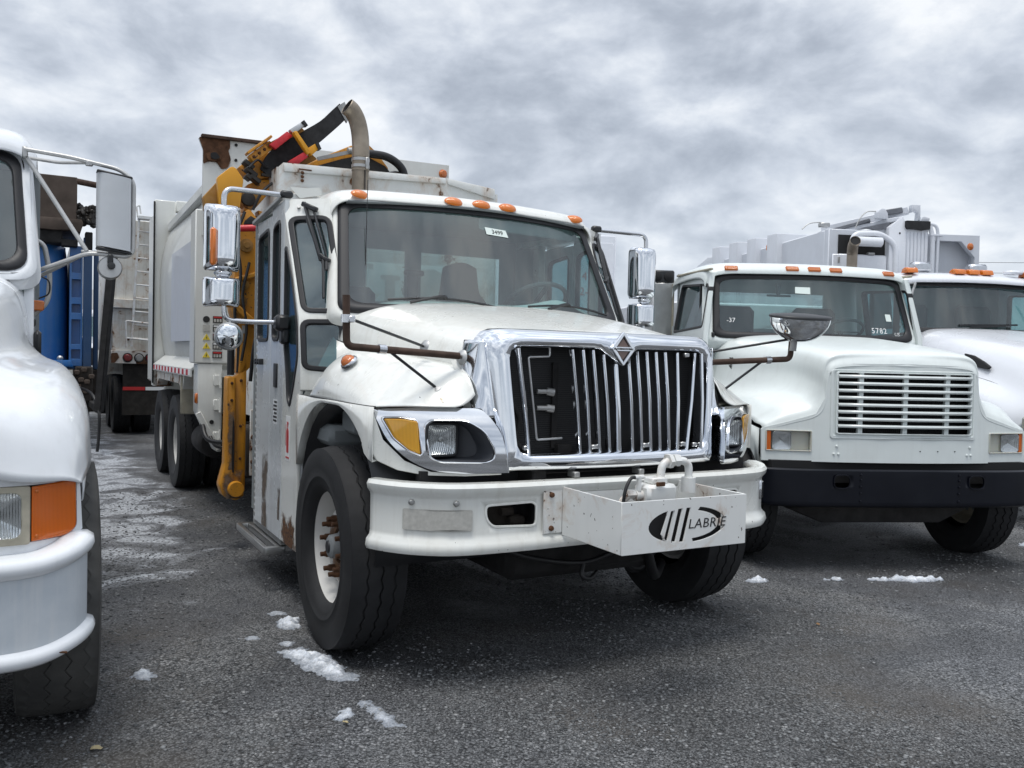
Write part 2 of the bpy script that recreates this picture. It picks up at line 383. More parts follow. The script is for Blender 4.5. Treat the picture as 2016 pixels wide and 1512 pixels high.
simple('rim_cream', (0.50, 0.46, 0.36), 0.55, var=0.4, vscale=7)
simple('interior_grey', (0.24, 0.26, 0.265), 0.8)
simple('interior_light', (0.46, 0.49, 0.485), 0.8)
simple('interior_dark', (0.07, 0.075, 0.078), 0.7)
simple('seat_cloth', (0.085, 0.09, 0.094), 0.9)
simple('radiator', (0.014, 0.014, 0.015), 0.6, bump=0.3)
simple('fin', (0.035, 0.035, 0.036), 0.55, 0.3)
simple('aluminium', (0.62, 0.62, 0.61), 0.32, 1.0, var=0.2)
simple('copper', (0.26, 0.19, 0.165), 0.4, 0.6)
simple('plate_grey', (0.16, 0.17, 0.19), 0.5, var=0.3)
simple('recess_grey', (0.055, 0.06, 0.07), 0.5)
simple('decal_white', (0.80, 0.81, 0.80), 0.5)
simple('decal_red', (0.52, 0.03, 0.03), 0.4)
simple('decal_yellow', (0.78, 0.60, 0.05), 0.5)
simple('decal_black', (0.02, 0.02, 0.02), 0.5)
simple('decal_grey', (0.52, 0.51, 0.47), 0.6, var=0.25, vscale=40)
simple('reflector_red', (0.62, 0.025, 0.035), 0.3, var=0.3, vscale=30)
simple('paper_green', (0.72, 0.80, 0.76), 0.6)
simple('stain_rust', (0.42, 0.30, 0.16), 0.6)
simple('canvas', (0.56, 0.56, 0.55), 0.9, var=0.3, bump=0.3, bscale=8)
simple('mudflap', (0.030, 0.026, 0.022), 0.85, var=0.5)
simple('leaf_brown', (0.22, 0.12, 0.05), 0.8)
simple('straw', (0.42, 0.35, 0.20), 0.8)
simple('twig', (0.08, 0.065, 0.05), 0.9)
def lens(name, col, rough=0.12, ribs=90, axis=(1, 1, 0.02)):
    m, t, b = mat(name); setp(b, Base_Color=col, Roughness=rough, Coat_Weight=0.6, Coat_Roughness=0.05, Subsurface_Weight=0.25, Subsurface_Radius=(0.02, 0.01, 0.005), Subsurface_Scale=0.3)
    v = tcoord(t, axis); w = N(t, 'ShaderNodeTexWave', i_Scale=ribs, i_Distortion=0.4); t.links.new(v, w.inputs['Vector'])
    t.links.new(mixc(t, math_n(t, 'MULTIPLY', w.outputs['Fac'], 0.45), col, tuple(0.45*c for c in col)), b.inputs['Base Color'])
    bn = N(t, 'ShaderNodeBump', i_Strength=0.4, i_Distance=0.002); t.links.new(w.outputs['Fac'], bn.inputs['Height']); L(t, bn, 0, b, 'Normal'); return m
lens('amber', (0.80, 0.21, 0.015)); lens('amber_deep', (0.72, 0.15, 0.008), ribs=70); lens('amber_pale', (0.78, 0.40, 0.04), ribs=60)
lens('amber_marker', (0.62, 0.16, 0.02), ribs=50); lens('red_lens', (0.22, 0.02, 0.02), ribs=60); lens('clear_ribbed', (0.66, 0.66, 0.58), ribs=60); lens('grey_lens', (0.35, 0.34, 0.32), ribs=50)
def glass(name, tint, base_refl=0.0, haze=0.0):
    m, t, b = mat(name); t.nodes.remove(b); o = t.nodes['Material Output']
    tr = N(t, 'ShaderNodeBsdfTransparent'); tr.inputs[0].default_value = (*tint, 1)
    gl = N(t, 'ShaderNodeBsdfGlossy', i_Roughness=0.015); gl.inputs[0].default_value = (1, 1, 1, 1)
    fr = N(t, 'ShaderNodeLayerWeight', i_Blend=0.5); mx = N(t, 'ShaderNodeMixShader')
    t.links.new(math_n(t, 'ADD', math_n(t, 'MULTIPLY', math_n(t, 'POWER', fr.outputs['Facing'], 5.0), 0.9), 0.045+base_refl), mx.inputs[0]); L(t, tr, 0, mx, 1); L(t, gl, 0, mx, 2)
    if haze:
        df = N(t, 'ShaderNodeBsdfDiffuse'); df.inputs[0].default_value = (0.46, 0.54, 0.545, 1); m2 = N(t, 'ShaderNodeMixShader', i_0=haze)  # pale diffuse haze mixed in to brighten the glass
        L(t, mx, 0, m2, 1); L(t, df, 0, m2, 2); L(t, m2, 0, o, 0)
    else: L(t, mx, 0, o, 0)
    return m
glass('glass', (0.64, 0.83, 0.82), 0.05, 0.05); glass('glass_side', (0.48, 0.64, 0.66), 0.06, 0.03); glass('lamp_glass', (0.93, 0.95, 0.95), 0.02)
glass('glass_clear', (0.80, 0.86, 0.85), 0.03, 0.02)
# headlamp reflector with ribbed lens relief
m, t, b = mat('reflector'); setp(b, Base_Color=(0.70, 0.71, 0.72), Metallic=0.9, Roughness=0.16)
v = tcoord(t, (1, 0.1, 0.25)); w = N(t, 'ShaderNodeTexWave', i_Scale=32, i_Distortion=1.2, i_Detail=2); t.links.new(v, w.inputs['Vector'])
bn = N(t, 'ShaderNodeBump', i_Strength=0.5, i_Distance=0.006); t.links.new(w.outputs['Fac'], bn.inputs['Height']); L(t, bn, 0, b, 'Normal')
# tyre rubber
m, t, b = mat('tyre'); v = tcoord(t); f = noise(t, v, 6, 5, 0.6); f2 = noise(t, v, 70, 3, 0.6)
r = ramp(t, [(0.3, (0.010, 0.0105, 0.012)), (0.7, (0.021, 0.0215, 0.023))]); t.links.new(f, r.inputs[0]); t.links.new(r.outputs[0], b.inputs['Base Color']); setp(b, Roughness=0.72)
bn = N(t, 'ShaderNodeBump', i_Strength=0.25, i_Distance=0.003); t.links.new(f2, bn.inputs['Height']); L(t, bn, 0, b, 'Normal')
m, t, b = mat('tyre_dusty'); v = tcoord(t); f = noise(t, v, 5, 5, 0.6); f2 = noise(t, v, 70, 3, 0.6)
r = ramp(t, [(0.3, (0.045, 0.045, 0.044)), (0.7, (0.090, 0.088, 0.082))]); t.links.new(f, r.inputs[0]); t.links.new(r.outputs[0], b.inputs['Base Color']); setp(b, Roughness=0.85)
bn = N(t, 'ShaderNodeBump', i_Strength=0.25, i_Distance=0.003); t.links.new(f2, bn.inputs['Height']); L(t, bn, 0, b, 'Normal')
# wheel disc: white paint rusting towards the studs
m, t, b = mat('rim_rust'); v = tcoord(t); f = noise(t, v, 9, 6, 0.65)
c = N(t, 'ShaderNodeTexCoord'); sx = N(t, 'ShaderNodeSeparateXYZ'); L(t, c, 'Object', sx, 0)
rr_ = math_n(t, 'SQRT', math_n(t, 'ADD', math_n(t, 'POWER', sx.outputs[1], 2.0), math_n(t, 'POWER', sx.outputs[2], 2.0)))
e_ = math_n(t, 'ADD', math_n(t, 'MULTIPLY', math_n(t, 'SUBTRACT', 0.165, rr_), 9.0), math_n(t, 'MULTIPLY', math_n(t, 'SUBTRACT', f, 0.5), 2.0))
r = ramp(t, [(0.0, 0.0), (0.35, 1.0)]); t.links.new(e_, r.inputs[0])
f2 = noise(t, v, 30, 4, 0.6); rc = ramp(t, [(0.3, (0.06, 0.03, 0.016)), (0.7, (0.26, 0.13, 0.06))]); t.links.new(f2, rc.inputs[0])
t.links.new(mixc(t, r.outputs[0], (0.66, 0.65, 0.62), rc.outputs[0]), b.inputs['Base Color']); setp(b, Roughness=0.5)
# stains: brown film that fades out irregularly towards the rim of its patch
def stain(name, c1, c2, amount=1.0, scale=14.0):
    m, t, b = mat(name); o = t.nodes['Material Output']; g = N(t, 'ShaderNodeTexCoord'); sx = N(t, 'ShaderNodeSeparateXYZ'); L(t, g, 'Generated', sx, 0)
    d = None
    for i in range(3):
        q = math_n(t, 'POWER', math_n(t, 'ABSOLUTE', math_n(t, 'MULTIPLY', math_n(t, 'SUBTRACT', sx.outputs[i], 0.5 if i < 2 else 0.15), 2.0 if i < 2 else 1.25)), 2.0)
        d = q if d is None else math_n(t, 'MAXIMUM', d, q)
    f = noise(t, tcoord(t), scale, 6, 0.65, 0.4); f2 = noise(t, tcoord(t), scale*3.5, 4, 0.6)
    e = math_n(t, 'SUBTRACT', math_n(t, 'ADD', math_n(t, 'MULTIPLY', f, 2.3), -0.45), d)
    r = ramp(t, [(0.0, 0.0), (0.5, amount)]); t.links.new(e, r.inputs[0])
    rc = ramp(t, [(0.35, c1), (0.65, c2)]); t.links.new(f2, rc.inputs[0]); L(t, rc, 0, b, 'Base Color'); setp(b, Roughness=0.75)
    tr = N(t, 'ShaderNodeBsdfTransparent'); mx = N(t, 'ShaderNodeMixShader'); t.links.new(r.outputs[0], mx.inputs[0]); L(t, tr, 0, mx, 1); L(t, b, 0, mx, 2); L(t, mx, 0, o, 0)
stain('stain_rusty', (0.05, 0.024, 0.013), (0.20, 0.09, 0.035)); stain('stain_brown', (0.10, 0.075, 0.055), (0.20, 0.15, 0.11), 0.85, 8.0); stain('stain_soft', (0.45, 0.33, 0.18), (0.55, 0.44, 0.28), 0.5, 10.0)
# snow
m, t, b = mat('snow'); v = tcoord(t); f = noise(t, v, 22, 6, 0.65); f2 = noise(t, v, 90, 3, 0.6)
r = ramp(t, [(0.3, (0.40, 0.44, 0.50)), (0.62, (0.78, 0.81, 0.85))]); t.links.new(f, r.inputs[0])
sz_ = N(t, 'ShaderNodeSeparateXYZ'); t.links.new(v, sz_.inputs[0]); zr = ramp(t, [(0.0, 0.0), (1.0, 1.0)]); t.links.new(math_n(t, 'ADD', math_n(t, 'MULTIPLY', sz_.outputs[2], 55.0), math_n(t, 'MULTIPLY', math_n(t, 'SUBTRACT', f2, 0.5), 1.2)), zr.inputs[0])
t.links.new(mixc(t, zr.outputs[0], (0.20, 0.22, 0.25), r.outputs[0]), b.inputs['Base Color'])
setp(b, Roughness=0.55, Subsurface_Weight=0.2, Subsurface_Radius=(0.01, 0.012, 0.015), Subsurface_Scale=0.5)
bn = N(t, 'ShaderNodeBump', i_Strength=0.7, i_Distance=0.012); t.links.new(f, bn.inputs['Height']); L(t, bn, 0, b, 'Normal')
# ground: dark crushed-stone asphalt, damp patches, a film of slush in the lane
m, t, b = mat('ground'); v = tcoord(t)
vo = N(t, 'ShaderNodeTexVoronoi', i_Scale=92.0, i_Randomness=1.0); t.links.new(v, vo.inputs['Vector'])
vo2 = N(t, 'ShaderNodeTexVoronoi', i_Scale=170.0, i_Randomness=1.0); t.links.new(v, vo2.inputs['Vector'])
sc = N(t, 'ShaderNodeSeparateColor'); L(t, vo, 'Color', sc, 0); sc2 = N(t, 'ShaderNodeSeparateColor'); L(t, vo2, 'Color', sc2, 0)
st = ramp(t, [(0.0, (0.045, 0.047, 0.050)), (0.40, (0.150, 0.154, 0.157)), (0.80, (0.245, 0.25, 0.253)), (1.0, (0.37, 0.37, 0.37))]); L(t, sc, 0, st, 0)
st2 = ramp(t, [(0.0, (0.050, 0.052, 0.055)), (0.6, (0.155, 0.158, 0.16)), (1.0, (0.31, 0.312, 0.315))]); L(t, sc2, 1, st2, 0)
mixm = noise(t, v, 1.3, 4, 0.55); mr = ramp(t, [(0.40, 0.0), (0.54, 1.0)]); t.links.new(mixm, mr.inputs[0])
base = mixc(t, mr.outputs[0], st.outputs[0], st2.outputs[0])
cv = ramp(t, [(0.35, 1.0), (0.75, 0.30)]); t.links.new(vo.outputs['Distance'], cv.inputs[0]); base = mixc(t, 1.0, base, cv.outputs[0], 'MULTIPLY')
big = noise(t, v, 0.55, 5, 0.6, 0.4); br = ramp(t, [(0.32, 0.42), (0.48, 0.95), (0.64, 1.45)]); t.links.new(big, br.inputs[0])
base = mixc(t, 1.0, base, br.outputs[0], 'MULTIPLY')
brown = noise(t, v, 0.8, 4, 0.6); bwr = ramp(t, [(0.52, 0.0), (0.70, 0.65)]); t.links.new(brown, bwr.inputs[0])
base = mixc(t, bwr.outputs[0], base, (0.085, 0.072, 0.058))
wetn = noise(t, v, 0.5, 6, 0.62, 0.6)
sx = N(t, 'ShaderNodeSeparateXYZ'); t.links.new(v, sx.inputs[0])
# lane between the parked trucks runs along (-0.478, 0.878): u across the lane, w along it
ulane = math_n(t, 'ADD', math_n(t, 'MULTIPLY', sx.outputs[0], 0.8785), math_n(t, 'MULTIPLY', sx.outputs[1], 0.4778))
wlane = math_n(t, 'ADD', math_n(t, 'MULTIPLY', sx.outputs[0], -0.4778), math_n(t, 'MULTIPLY', sx.outputs[1], 0.8785))
lane = ramp(t, [(0.0, 0.0), (0.18, 1.0), (0.62, 1.0), (1.0, 0.0)])
t.links.new(math_n(t, 'DIVIDE', math_n(t, 'SUBTRACT', ulane, -0.6), 2.3), lane.inputs[0])
along = ramp(t, [(0.0, 0.0), (0.22, 0.75), (0.4, 1.0), (1.0, 0.8)])
t.links.new(math_n(t, 'DIVIDE', math_n(t, 'SUBTRACT', wlane, 4.2), 12.0), along.inputs[0])
lm = math_n(t, 'MULTIPLY', lane.outputs[0], along.outputs[0])
sm = noise(t, tcoord(t, (1, 1.0, 1)), 2.3, 7, 0.62, 0.8)
slush = math_n(t, 'ADD', math_n(t, 'MULTIPLY', lm, 0.42), math_n(t, 'SUBTRACT', sm, 0.735))
sr = ramp(t, [(0.0, 0.0), (0.05, 0.30), (0.11, 0.38), (0.135, 0.85), (0.2, 0.95)]); t.links.new(slush, sr.inputs[0])
fine = noise(t, v, 34, 4, 0.7); fr_ = ramp(t, [(0.38, 0.25), (0.56, 1.0)]); t.links.new(fine, fr_.inputs[0])
smask = math_n(t, 'MULTIPLY', sr.outputs[0], fr_.outputs[0])
base2 = mixc(t, smask, base, (0.60, 0.63, 0.67))
wr = ramp(t, [(0.45, 0.0), (0.55, 1.0)]); t.links.new(wetn, wr.inputs[0])
wet = math_n(t, 'MAXIMUM', math_n(t, 'MULTIPLY', wr.outputs[0], 0.75), math_n(t, 'MULTIPLY', lm, 0.9))
wet = math_n(t, 'MULTIPLY', wet, math_n(t, 'SUBTRACT', 1.0, smask))
base3 = mixc(t, math_n(t, 'MULTIPLY', wet, 0.85), base2, mixc(t, 1.0, base2, (0.40, 0.41, 0.45), 'MULTIPLY'))
t.links.new(base3, b.inputs['Base Color'])
rg = ramp(t, [(0.0, 0.92), (1.0, 0.30)]); t.links.new(wet, rg.inputs[0]); t.links.new(rg.outputs[0], b.inputs['Roughness'])
h = math_n(t, 'ADD', math_n(t, 'MULTIPLY', vo.outputs['Distance'], -0.9), math_n(t, 'MULTIPLY', vo2.outputs['Distance'], -0.5))
h = math_n(t, 'ADD', math_n(t, 'MULTIPLY', h, math_n(t, 'SUBTRACT', 1.0, math_n(t, 'MULTIPLY', wet, 0.55))), math_n(t, 'MULTIPLY', smask, 0.6))
bn = N(t, 'ShaderNodeBump', i_Strength=0.85, i_Distance=0.012); t.links.new(h, bn.inputs['Height']); L(t, bn, 0, b, 'Normal')
# loose stones
m, t, b = mat('stone'); g = N(t, 'ShaderNodeNewGeometry')
r = ramp(t, [(0.0, (0.05, 0.053, 0.056)), (0.5, (0.13, 0.135, 0.138)), (0.92, (0.21, 0.215, 0.218)), (1.0, (0.30, 0.30, 0.30))]); L(t, g, 'Random Per Island', r, 0); L(t, r, 0, b, 'Base Color'); setp(b, Roughness=0.85)
# ------------------------------------------------------------------ ground
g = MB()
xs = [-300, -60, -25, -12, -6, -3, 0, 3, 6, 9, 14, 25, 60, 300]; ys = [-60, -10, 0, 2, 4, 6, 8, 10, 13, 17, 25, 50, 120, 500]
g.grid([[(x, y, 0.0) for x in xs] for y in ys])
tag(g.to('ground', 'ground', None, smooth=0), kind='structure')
# loose crushed stone lying on the ground near the camera: too many to count
def stones(n, seed):
    rs = np.random.RandomState(seed)
    ico = bmesh.new(); bmesh.ops.create_icosphere(ico, subdivisions=1, radius=1.0); bv, bf = bm_to(ico); ico.free()
    bv = np.array([tuple(v) for v in bv]); bf = np.array(bf); nv = len(bv)
    d = 2.9+6.5*rs.rand(n)**1.5; ang = (rs.rand(n)-0.5)*1.16
    x = d*np.tan(ang); y = d
    keep = np.ones(n, bool)
    # clumps: stones gather where a slow wave field is high
    fld = np.sin(x*1.7+0.6*np.sin(y*2.1))+np.sin(y*2.3+1.2*np.sin(x*1.3))+0.6*np.sin(x*5.1+y*3.7)
    keep = rs.rand(n) < 0.45+0.28*fld
    x, y, d = x[keep], y[keep], d[keep]; m = len(x)
    sz = (0.0022+0.0058*rs.rand(m)**2.0)*(0.9+0.06*d)
    V = np.repeat(bv[None], m, 0)*(1+0.75*(rs.rand(m, nv, 1)-0.5))
    V = V*sz[:, None, None]*np.stack([0.8+0.7*rs.rand(m), 0.8+0.7*rs.rand(m), 0.30+0.35*rs.rand(m)], 1)[:, None, :]
    a = rs.rand(m)*2*pi; ca, sa = np.cos(a)[:, None], np.sin(a)[:, None]
    X = V[..., 0]*ca-V[..., 1]*sa; Y = V[..., 0]*sa+V[..., 1]*ca
    V = np.stack([X+x[:, None], Y+y[:, None], V[..., 2]+(sz*0.22)[:, None]], 2).reshape(-1, 3)
    F = (bf[None]+(np.arange(m)*nv)[:, None, None]).reshape(-1)
    me = bpy.data.meshes.new('gravel'); me.vertices.add(len(V)); me.vertices.foreach_set('co', V.astype(np.float32).ravel())
    nf = len(F)//3; me.loops.add(len(F)); me.loops.foreach_set('vertex_index', F.astype(np.int32)); me.polygons.add(nf)
    me.polygons.foreach_set('loop_start', np.arange(0, len(F), 3, dtype=np.int32)); me.update(calc_edges=True)
    me.materials.append(MAT['stone']); o = bpy.data.objects.new('gravel', me); COL.objects.link(o)
    tag(o, 'loose grey crushed stone scattered over the dark ground', 'gravel', kind='stuff')
stones(80000, 3)
# ------------------------------------------------------------------ wheels shared by all trucks
def tyre_mesh(R=0.52, w=0.30, rr=0.285, grooves=(-0.075, 0.0, 0.075), amp=0.007, per=52, gd=0.012, gw=0.0055, blunt=0.72):
    h = w/2; crown = lambda x: R-0.016*(x/h)**2
    sh = h*blunt+0.02
    P = [(-h*0.62, rr, 0), (-h*0.80, rr+0.012, 0), (-h*0.93, rr+0.05, 0), (-h*0.962, rr+0.074, 0), (-h*0.988, rr+0.078, 0), (-h*0.988, rr+0.085, 0), (-h*0.972, rr+0.089, 0), (-h, R-0.11, 0), (-h*0.985, R-0.055, 0), (-h*0.95, R-0.028, 0), (-h*0.93, R-0.014, 0)]
    tr = [(-h*0.89, crown(h*0.89)-0.003, 0)]
    for gx in grooves:
        tr += [(gx-gw, crown(gx), 1), (gx-gw*0.7, R-gd, 1), (gx+gw*0.7, R-gd, 1), (gx+gw, crown(gx), 1)]
    tr += [(h*0.89, crown(h*0.89)-0.003, 0)]
    P = P+tr+[(-x, r, 0) for x, r, _ in P[::-1]]
    n = per*4; zz = [0, 1, 0, -1]; rows = []
    for x, r, z in P:
        rows.append([(x+(amp*zz[k % 4] if z else 0), r*cos(2*pi*k/n), r*sin(2*pi*k/n)) for k in range(n)])
    return MB().grid(rows, closed=True)
RIM_STEER = [(0.306, -0.122), (0.313, -0.112), (0.306, -0.103), (0.290, -0.098), (0.272, -0.06), (0.262, -0.01), (0.258, 0.03), (0.240, 0.035), (0.224, 0.01), (0.205, -0.030), (0.185, -0.042), (0.178, -0.045), (0.105, -0.045), (0.09, -0.045), (0.085, 0.01), (0.0, 0.01)]
RIM_DISH = [(0.306, -0.118), (0.313, -0.108), (0.304, -0.100), (0.284, -0.094), (0.270, -0.05), (0.262, 0.04), (0.255, 0.095), (0.225, 0.115), (0.18, 0.12), (0.105, 0.12), (0.085, 0.12), (0.0, 0.12)]
def make_wheel(tyre, rim, rimmat, tyremat='tyre', hub=True, nutmat='rust', nuts=True, face=-0.045):
    """axle along x, outer side towards -x"""
    r = MB().lathe(rim, (0, 0, 0), (1, 0, 0), 48, caps=False)
    w = r.to('wheel', rimmat); tyre.to('tyre', tyremat, w, smooth=50)
    if hub:
        hb = MB().lathe([(0.0, face-0.062), (0.030, face-0.062), (0.034, face-0.055)], (0, 0, 0), (1, 0, 0), 20)
        MB().lathe([(0.0, face-0.055), (0.048, face-0.055), (0.060, face-0.046), (0.062, face-0.03), (0.066, face+0.0), (0.088, face+0.02)], (0, 0, 0), (1, 0, 0), 28).to('hub', 'hub_grey', w)
        hb.to('hub_cap', 'black_plastic', w)
    if nuts:
        first = None
        for k in range(10):
            a = 2*pi*k/10+0.15; p = (face, 0.142*cos(a), 0.142*sin(a))
            if first is None:
                m = MB(); m.cyl((0.004, 0, 0), (-0.030, 0, 0), 0.019, n=6); m.cyl((-0.028, 0, 0), (-0.058, 0, 0), 0.0125, n=10); m.cyl((-0.03, 0, 0), (-0.036, 0, 0), 0.015, n=8)
                first = m.to('lug_nut', nutmat, w); first.location = p
            else:
                c = first.copy(); COL.objects.link(c); c.parent = w; c.location = p
    return w
def place_wheel(proto, parent, x, y, z, used=[]):
    s = -1 if x < 0 else 1
    if proto.name not in used: used.append(proto.name); o = proto
    else: o = dup_part(proto, parent)
    o.parent = parent; o.location = (x, y, z); o.rotation_euler = (random.uniform(-0.4, 0.4)*0, 0, 0 if s < 0 else pi); return o
# ================================================================== main truck (x: truck's left, y: rearwards, z: up; origin under front axle)
MAIN = thing('refuse_truck', 'white side-loading refuse truck with chrome grille, yellow arm and steel box on its bumper', 'truck', (0.11, 5.03, 0), rad(28.54), 'trucks parked in the yard')
T = MAIN
lerp = lambda a, b, t: a+(b-a)*t
def pl(z, tab):
    tab = sorted(tab)
    if z <= tab[0][0]: return tab[0][1]
    for (a, b), (c, d) in zip(tab, tab[1:]):
        if z <= c: return b+(d-b)*(z-a)/(c-a)
    return tab[-1][1]
# ---- wheels
wf = make_wheel(tyre_mesh(0.525, 0.30, grooves=(-0.062, 0.008, 0.075), amp=0.006, per=40), RIM_STEER, 'rim_rust')
place_wheel(wf, T, -1.088, 0, 0.517); place_wheel(wf, T, 1.088, 0, 0.517)
wd = make_wheel(tyre_mesh(0.52, 0.285, grooves=(-0.07, 0, 0.07)), RIM_DISH, 'rim_white', hub=True, nuts=True, nutmat='hub_grey', face=0.10)
wi = make_wheel(tyre_mesh(0.52, 0.285, grooves=(-0.07, 0, 0.07)), RIM_DISH, 'rim_white', hub=False, nuts=False)
for y in (5.88, 7.23):
    for s in (-1, 1): place_wheel(wd, T, s*1.075, y, 0.513); place_wheel(wi, T, s*0.74, y, 0.513)
# ---- chassis
m = MB()
for s in (-1, 1): m.bx(s*0.39, s*0.47, -0.86, 8.3, 0.74, 1.0, 0.01)
for y in (-0.8, 1.2, 2.8, 4.6, 6.5, 8.1): m.bx(-0.40, 0.40, y, y+0.08, 0.78, 0.96, 0.01)
m.to('chassis_rails', 'chassis', T)
m = MB(); m.bx(-.46, .46, -.62, 1.9, .40, .74, .04); m.bx(-.62, .62, 2.1, 2.9, .48, .74, .04); m.bx(-.5, .5, 3.0, 5.2, .50, .74, .04); m.to('underbody_blocker', 'chassis', T)  # blocks added beneath the truck to keep light off the ground
m = MB(); m.bx(-0.95, 0.95, -0.06, 0.06, 0.42, 0.54, 0.02); m.cyl((-0.75, 0.22, 0.5), (0.75, 0.22, 0.5), 0.02)
for s in (-1, 1): m.bx(s*0.38, s*0.48, -0.7, 0.75, 0.56, 0.62, 0.01)
m.bx(-0.33, 0.33, -0.45, 0.7, 0.5, 1.3, 0.04); m.cyl((0.15, -0.35, 0.55), (0.15, 0.2, 0.45), 0.12)  # dark engine-sized block added to stop light under the hood
m.to('front_axle_and_blocker', 'chassis', T)
m = MB()
for y in (5.88, 7.23): m.cyl((-0.9, y, 0.52), (0.9, y, 0.52), 0.075); m.lathe([(0.0, -0.22), (0.15, -0.17), (0.21, 0), (0.15, 0.17), (0.0, 0.22)], (0, y, 0.53), (0, 1, 0), 18)
m.cyl((0, 1.4, 0.7), (0, 5.7, 0.62), 0.05); m.to('rear_axles', 'chassis', T)
m = MB(); m.tube([(-0.6, -0.72, 0.62), (-0.4, -0.76, 0.55), (-0.1, -0.75, 0.50), (0.1, -0.78, 0.56), (0.25, -0.74, 0.6)], 0.013); m.tube([(-0.1, -0.75, 0.5), (-0.12, -0.77, 0.44), (-0.07, -0.77, 0.42), (-0.02, -0.76, 0.45)], 0.012)
m.tube([(0.3, -0.7, 0.64), (0.5, -0.55, 0.34), (0.75, -0.3, 0.32)], 0.03); m.tube([(0.1, -0.6, 0.6), (0.4, -0.5, 0.36), (0.7, -0.3, 0.4)], 0.02)
m.to('hanging_hoses', 'hose', T)
# ---- hood
H0 = [[(0, .66, 1.862), (.38, .655, 1.860), (.70, .645, 1.832), (.90, .62, 1.765), (.955, .60, 1.68), (.975, .58, 1.595)],
      [(0, .30, 1.825), (.36, .30, 1.822), (.65, .30, 1.795), (.84, .30, 1.725), (.895, .30, 1.64), (.915, .30, 1.560)],
      [(0, -.10, 1.768), (.33, -.10, 1.765), (.60, -.10, 1.740), (.77, -.10, 1.675), (.825, -.10, 1.60), (.845, -.10, 1.525)],
      [(0, -.50, 1.700), (.30, -.50, 1.697), (.56, -.50, 1.672), (.71, -.48, 1.615), (.760, -.46, 1.55), (.780, -.44, 1.490)],
      [(0, -.74, 1.655), (.30, -.735, 1.652), (.55, -.72, 1.630), (.685, -.69, 1.580), (.732, -.66, 1.52), (.748, -.64, 1.462)]]
m = MB().patch(H0, 6, 6); m.mirror(); hood = m.to('hood', 'white_main', T, smooth=60, weld=True, solid=0.006)
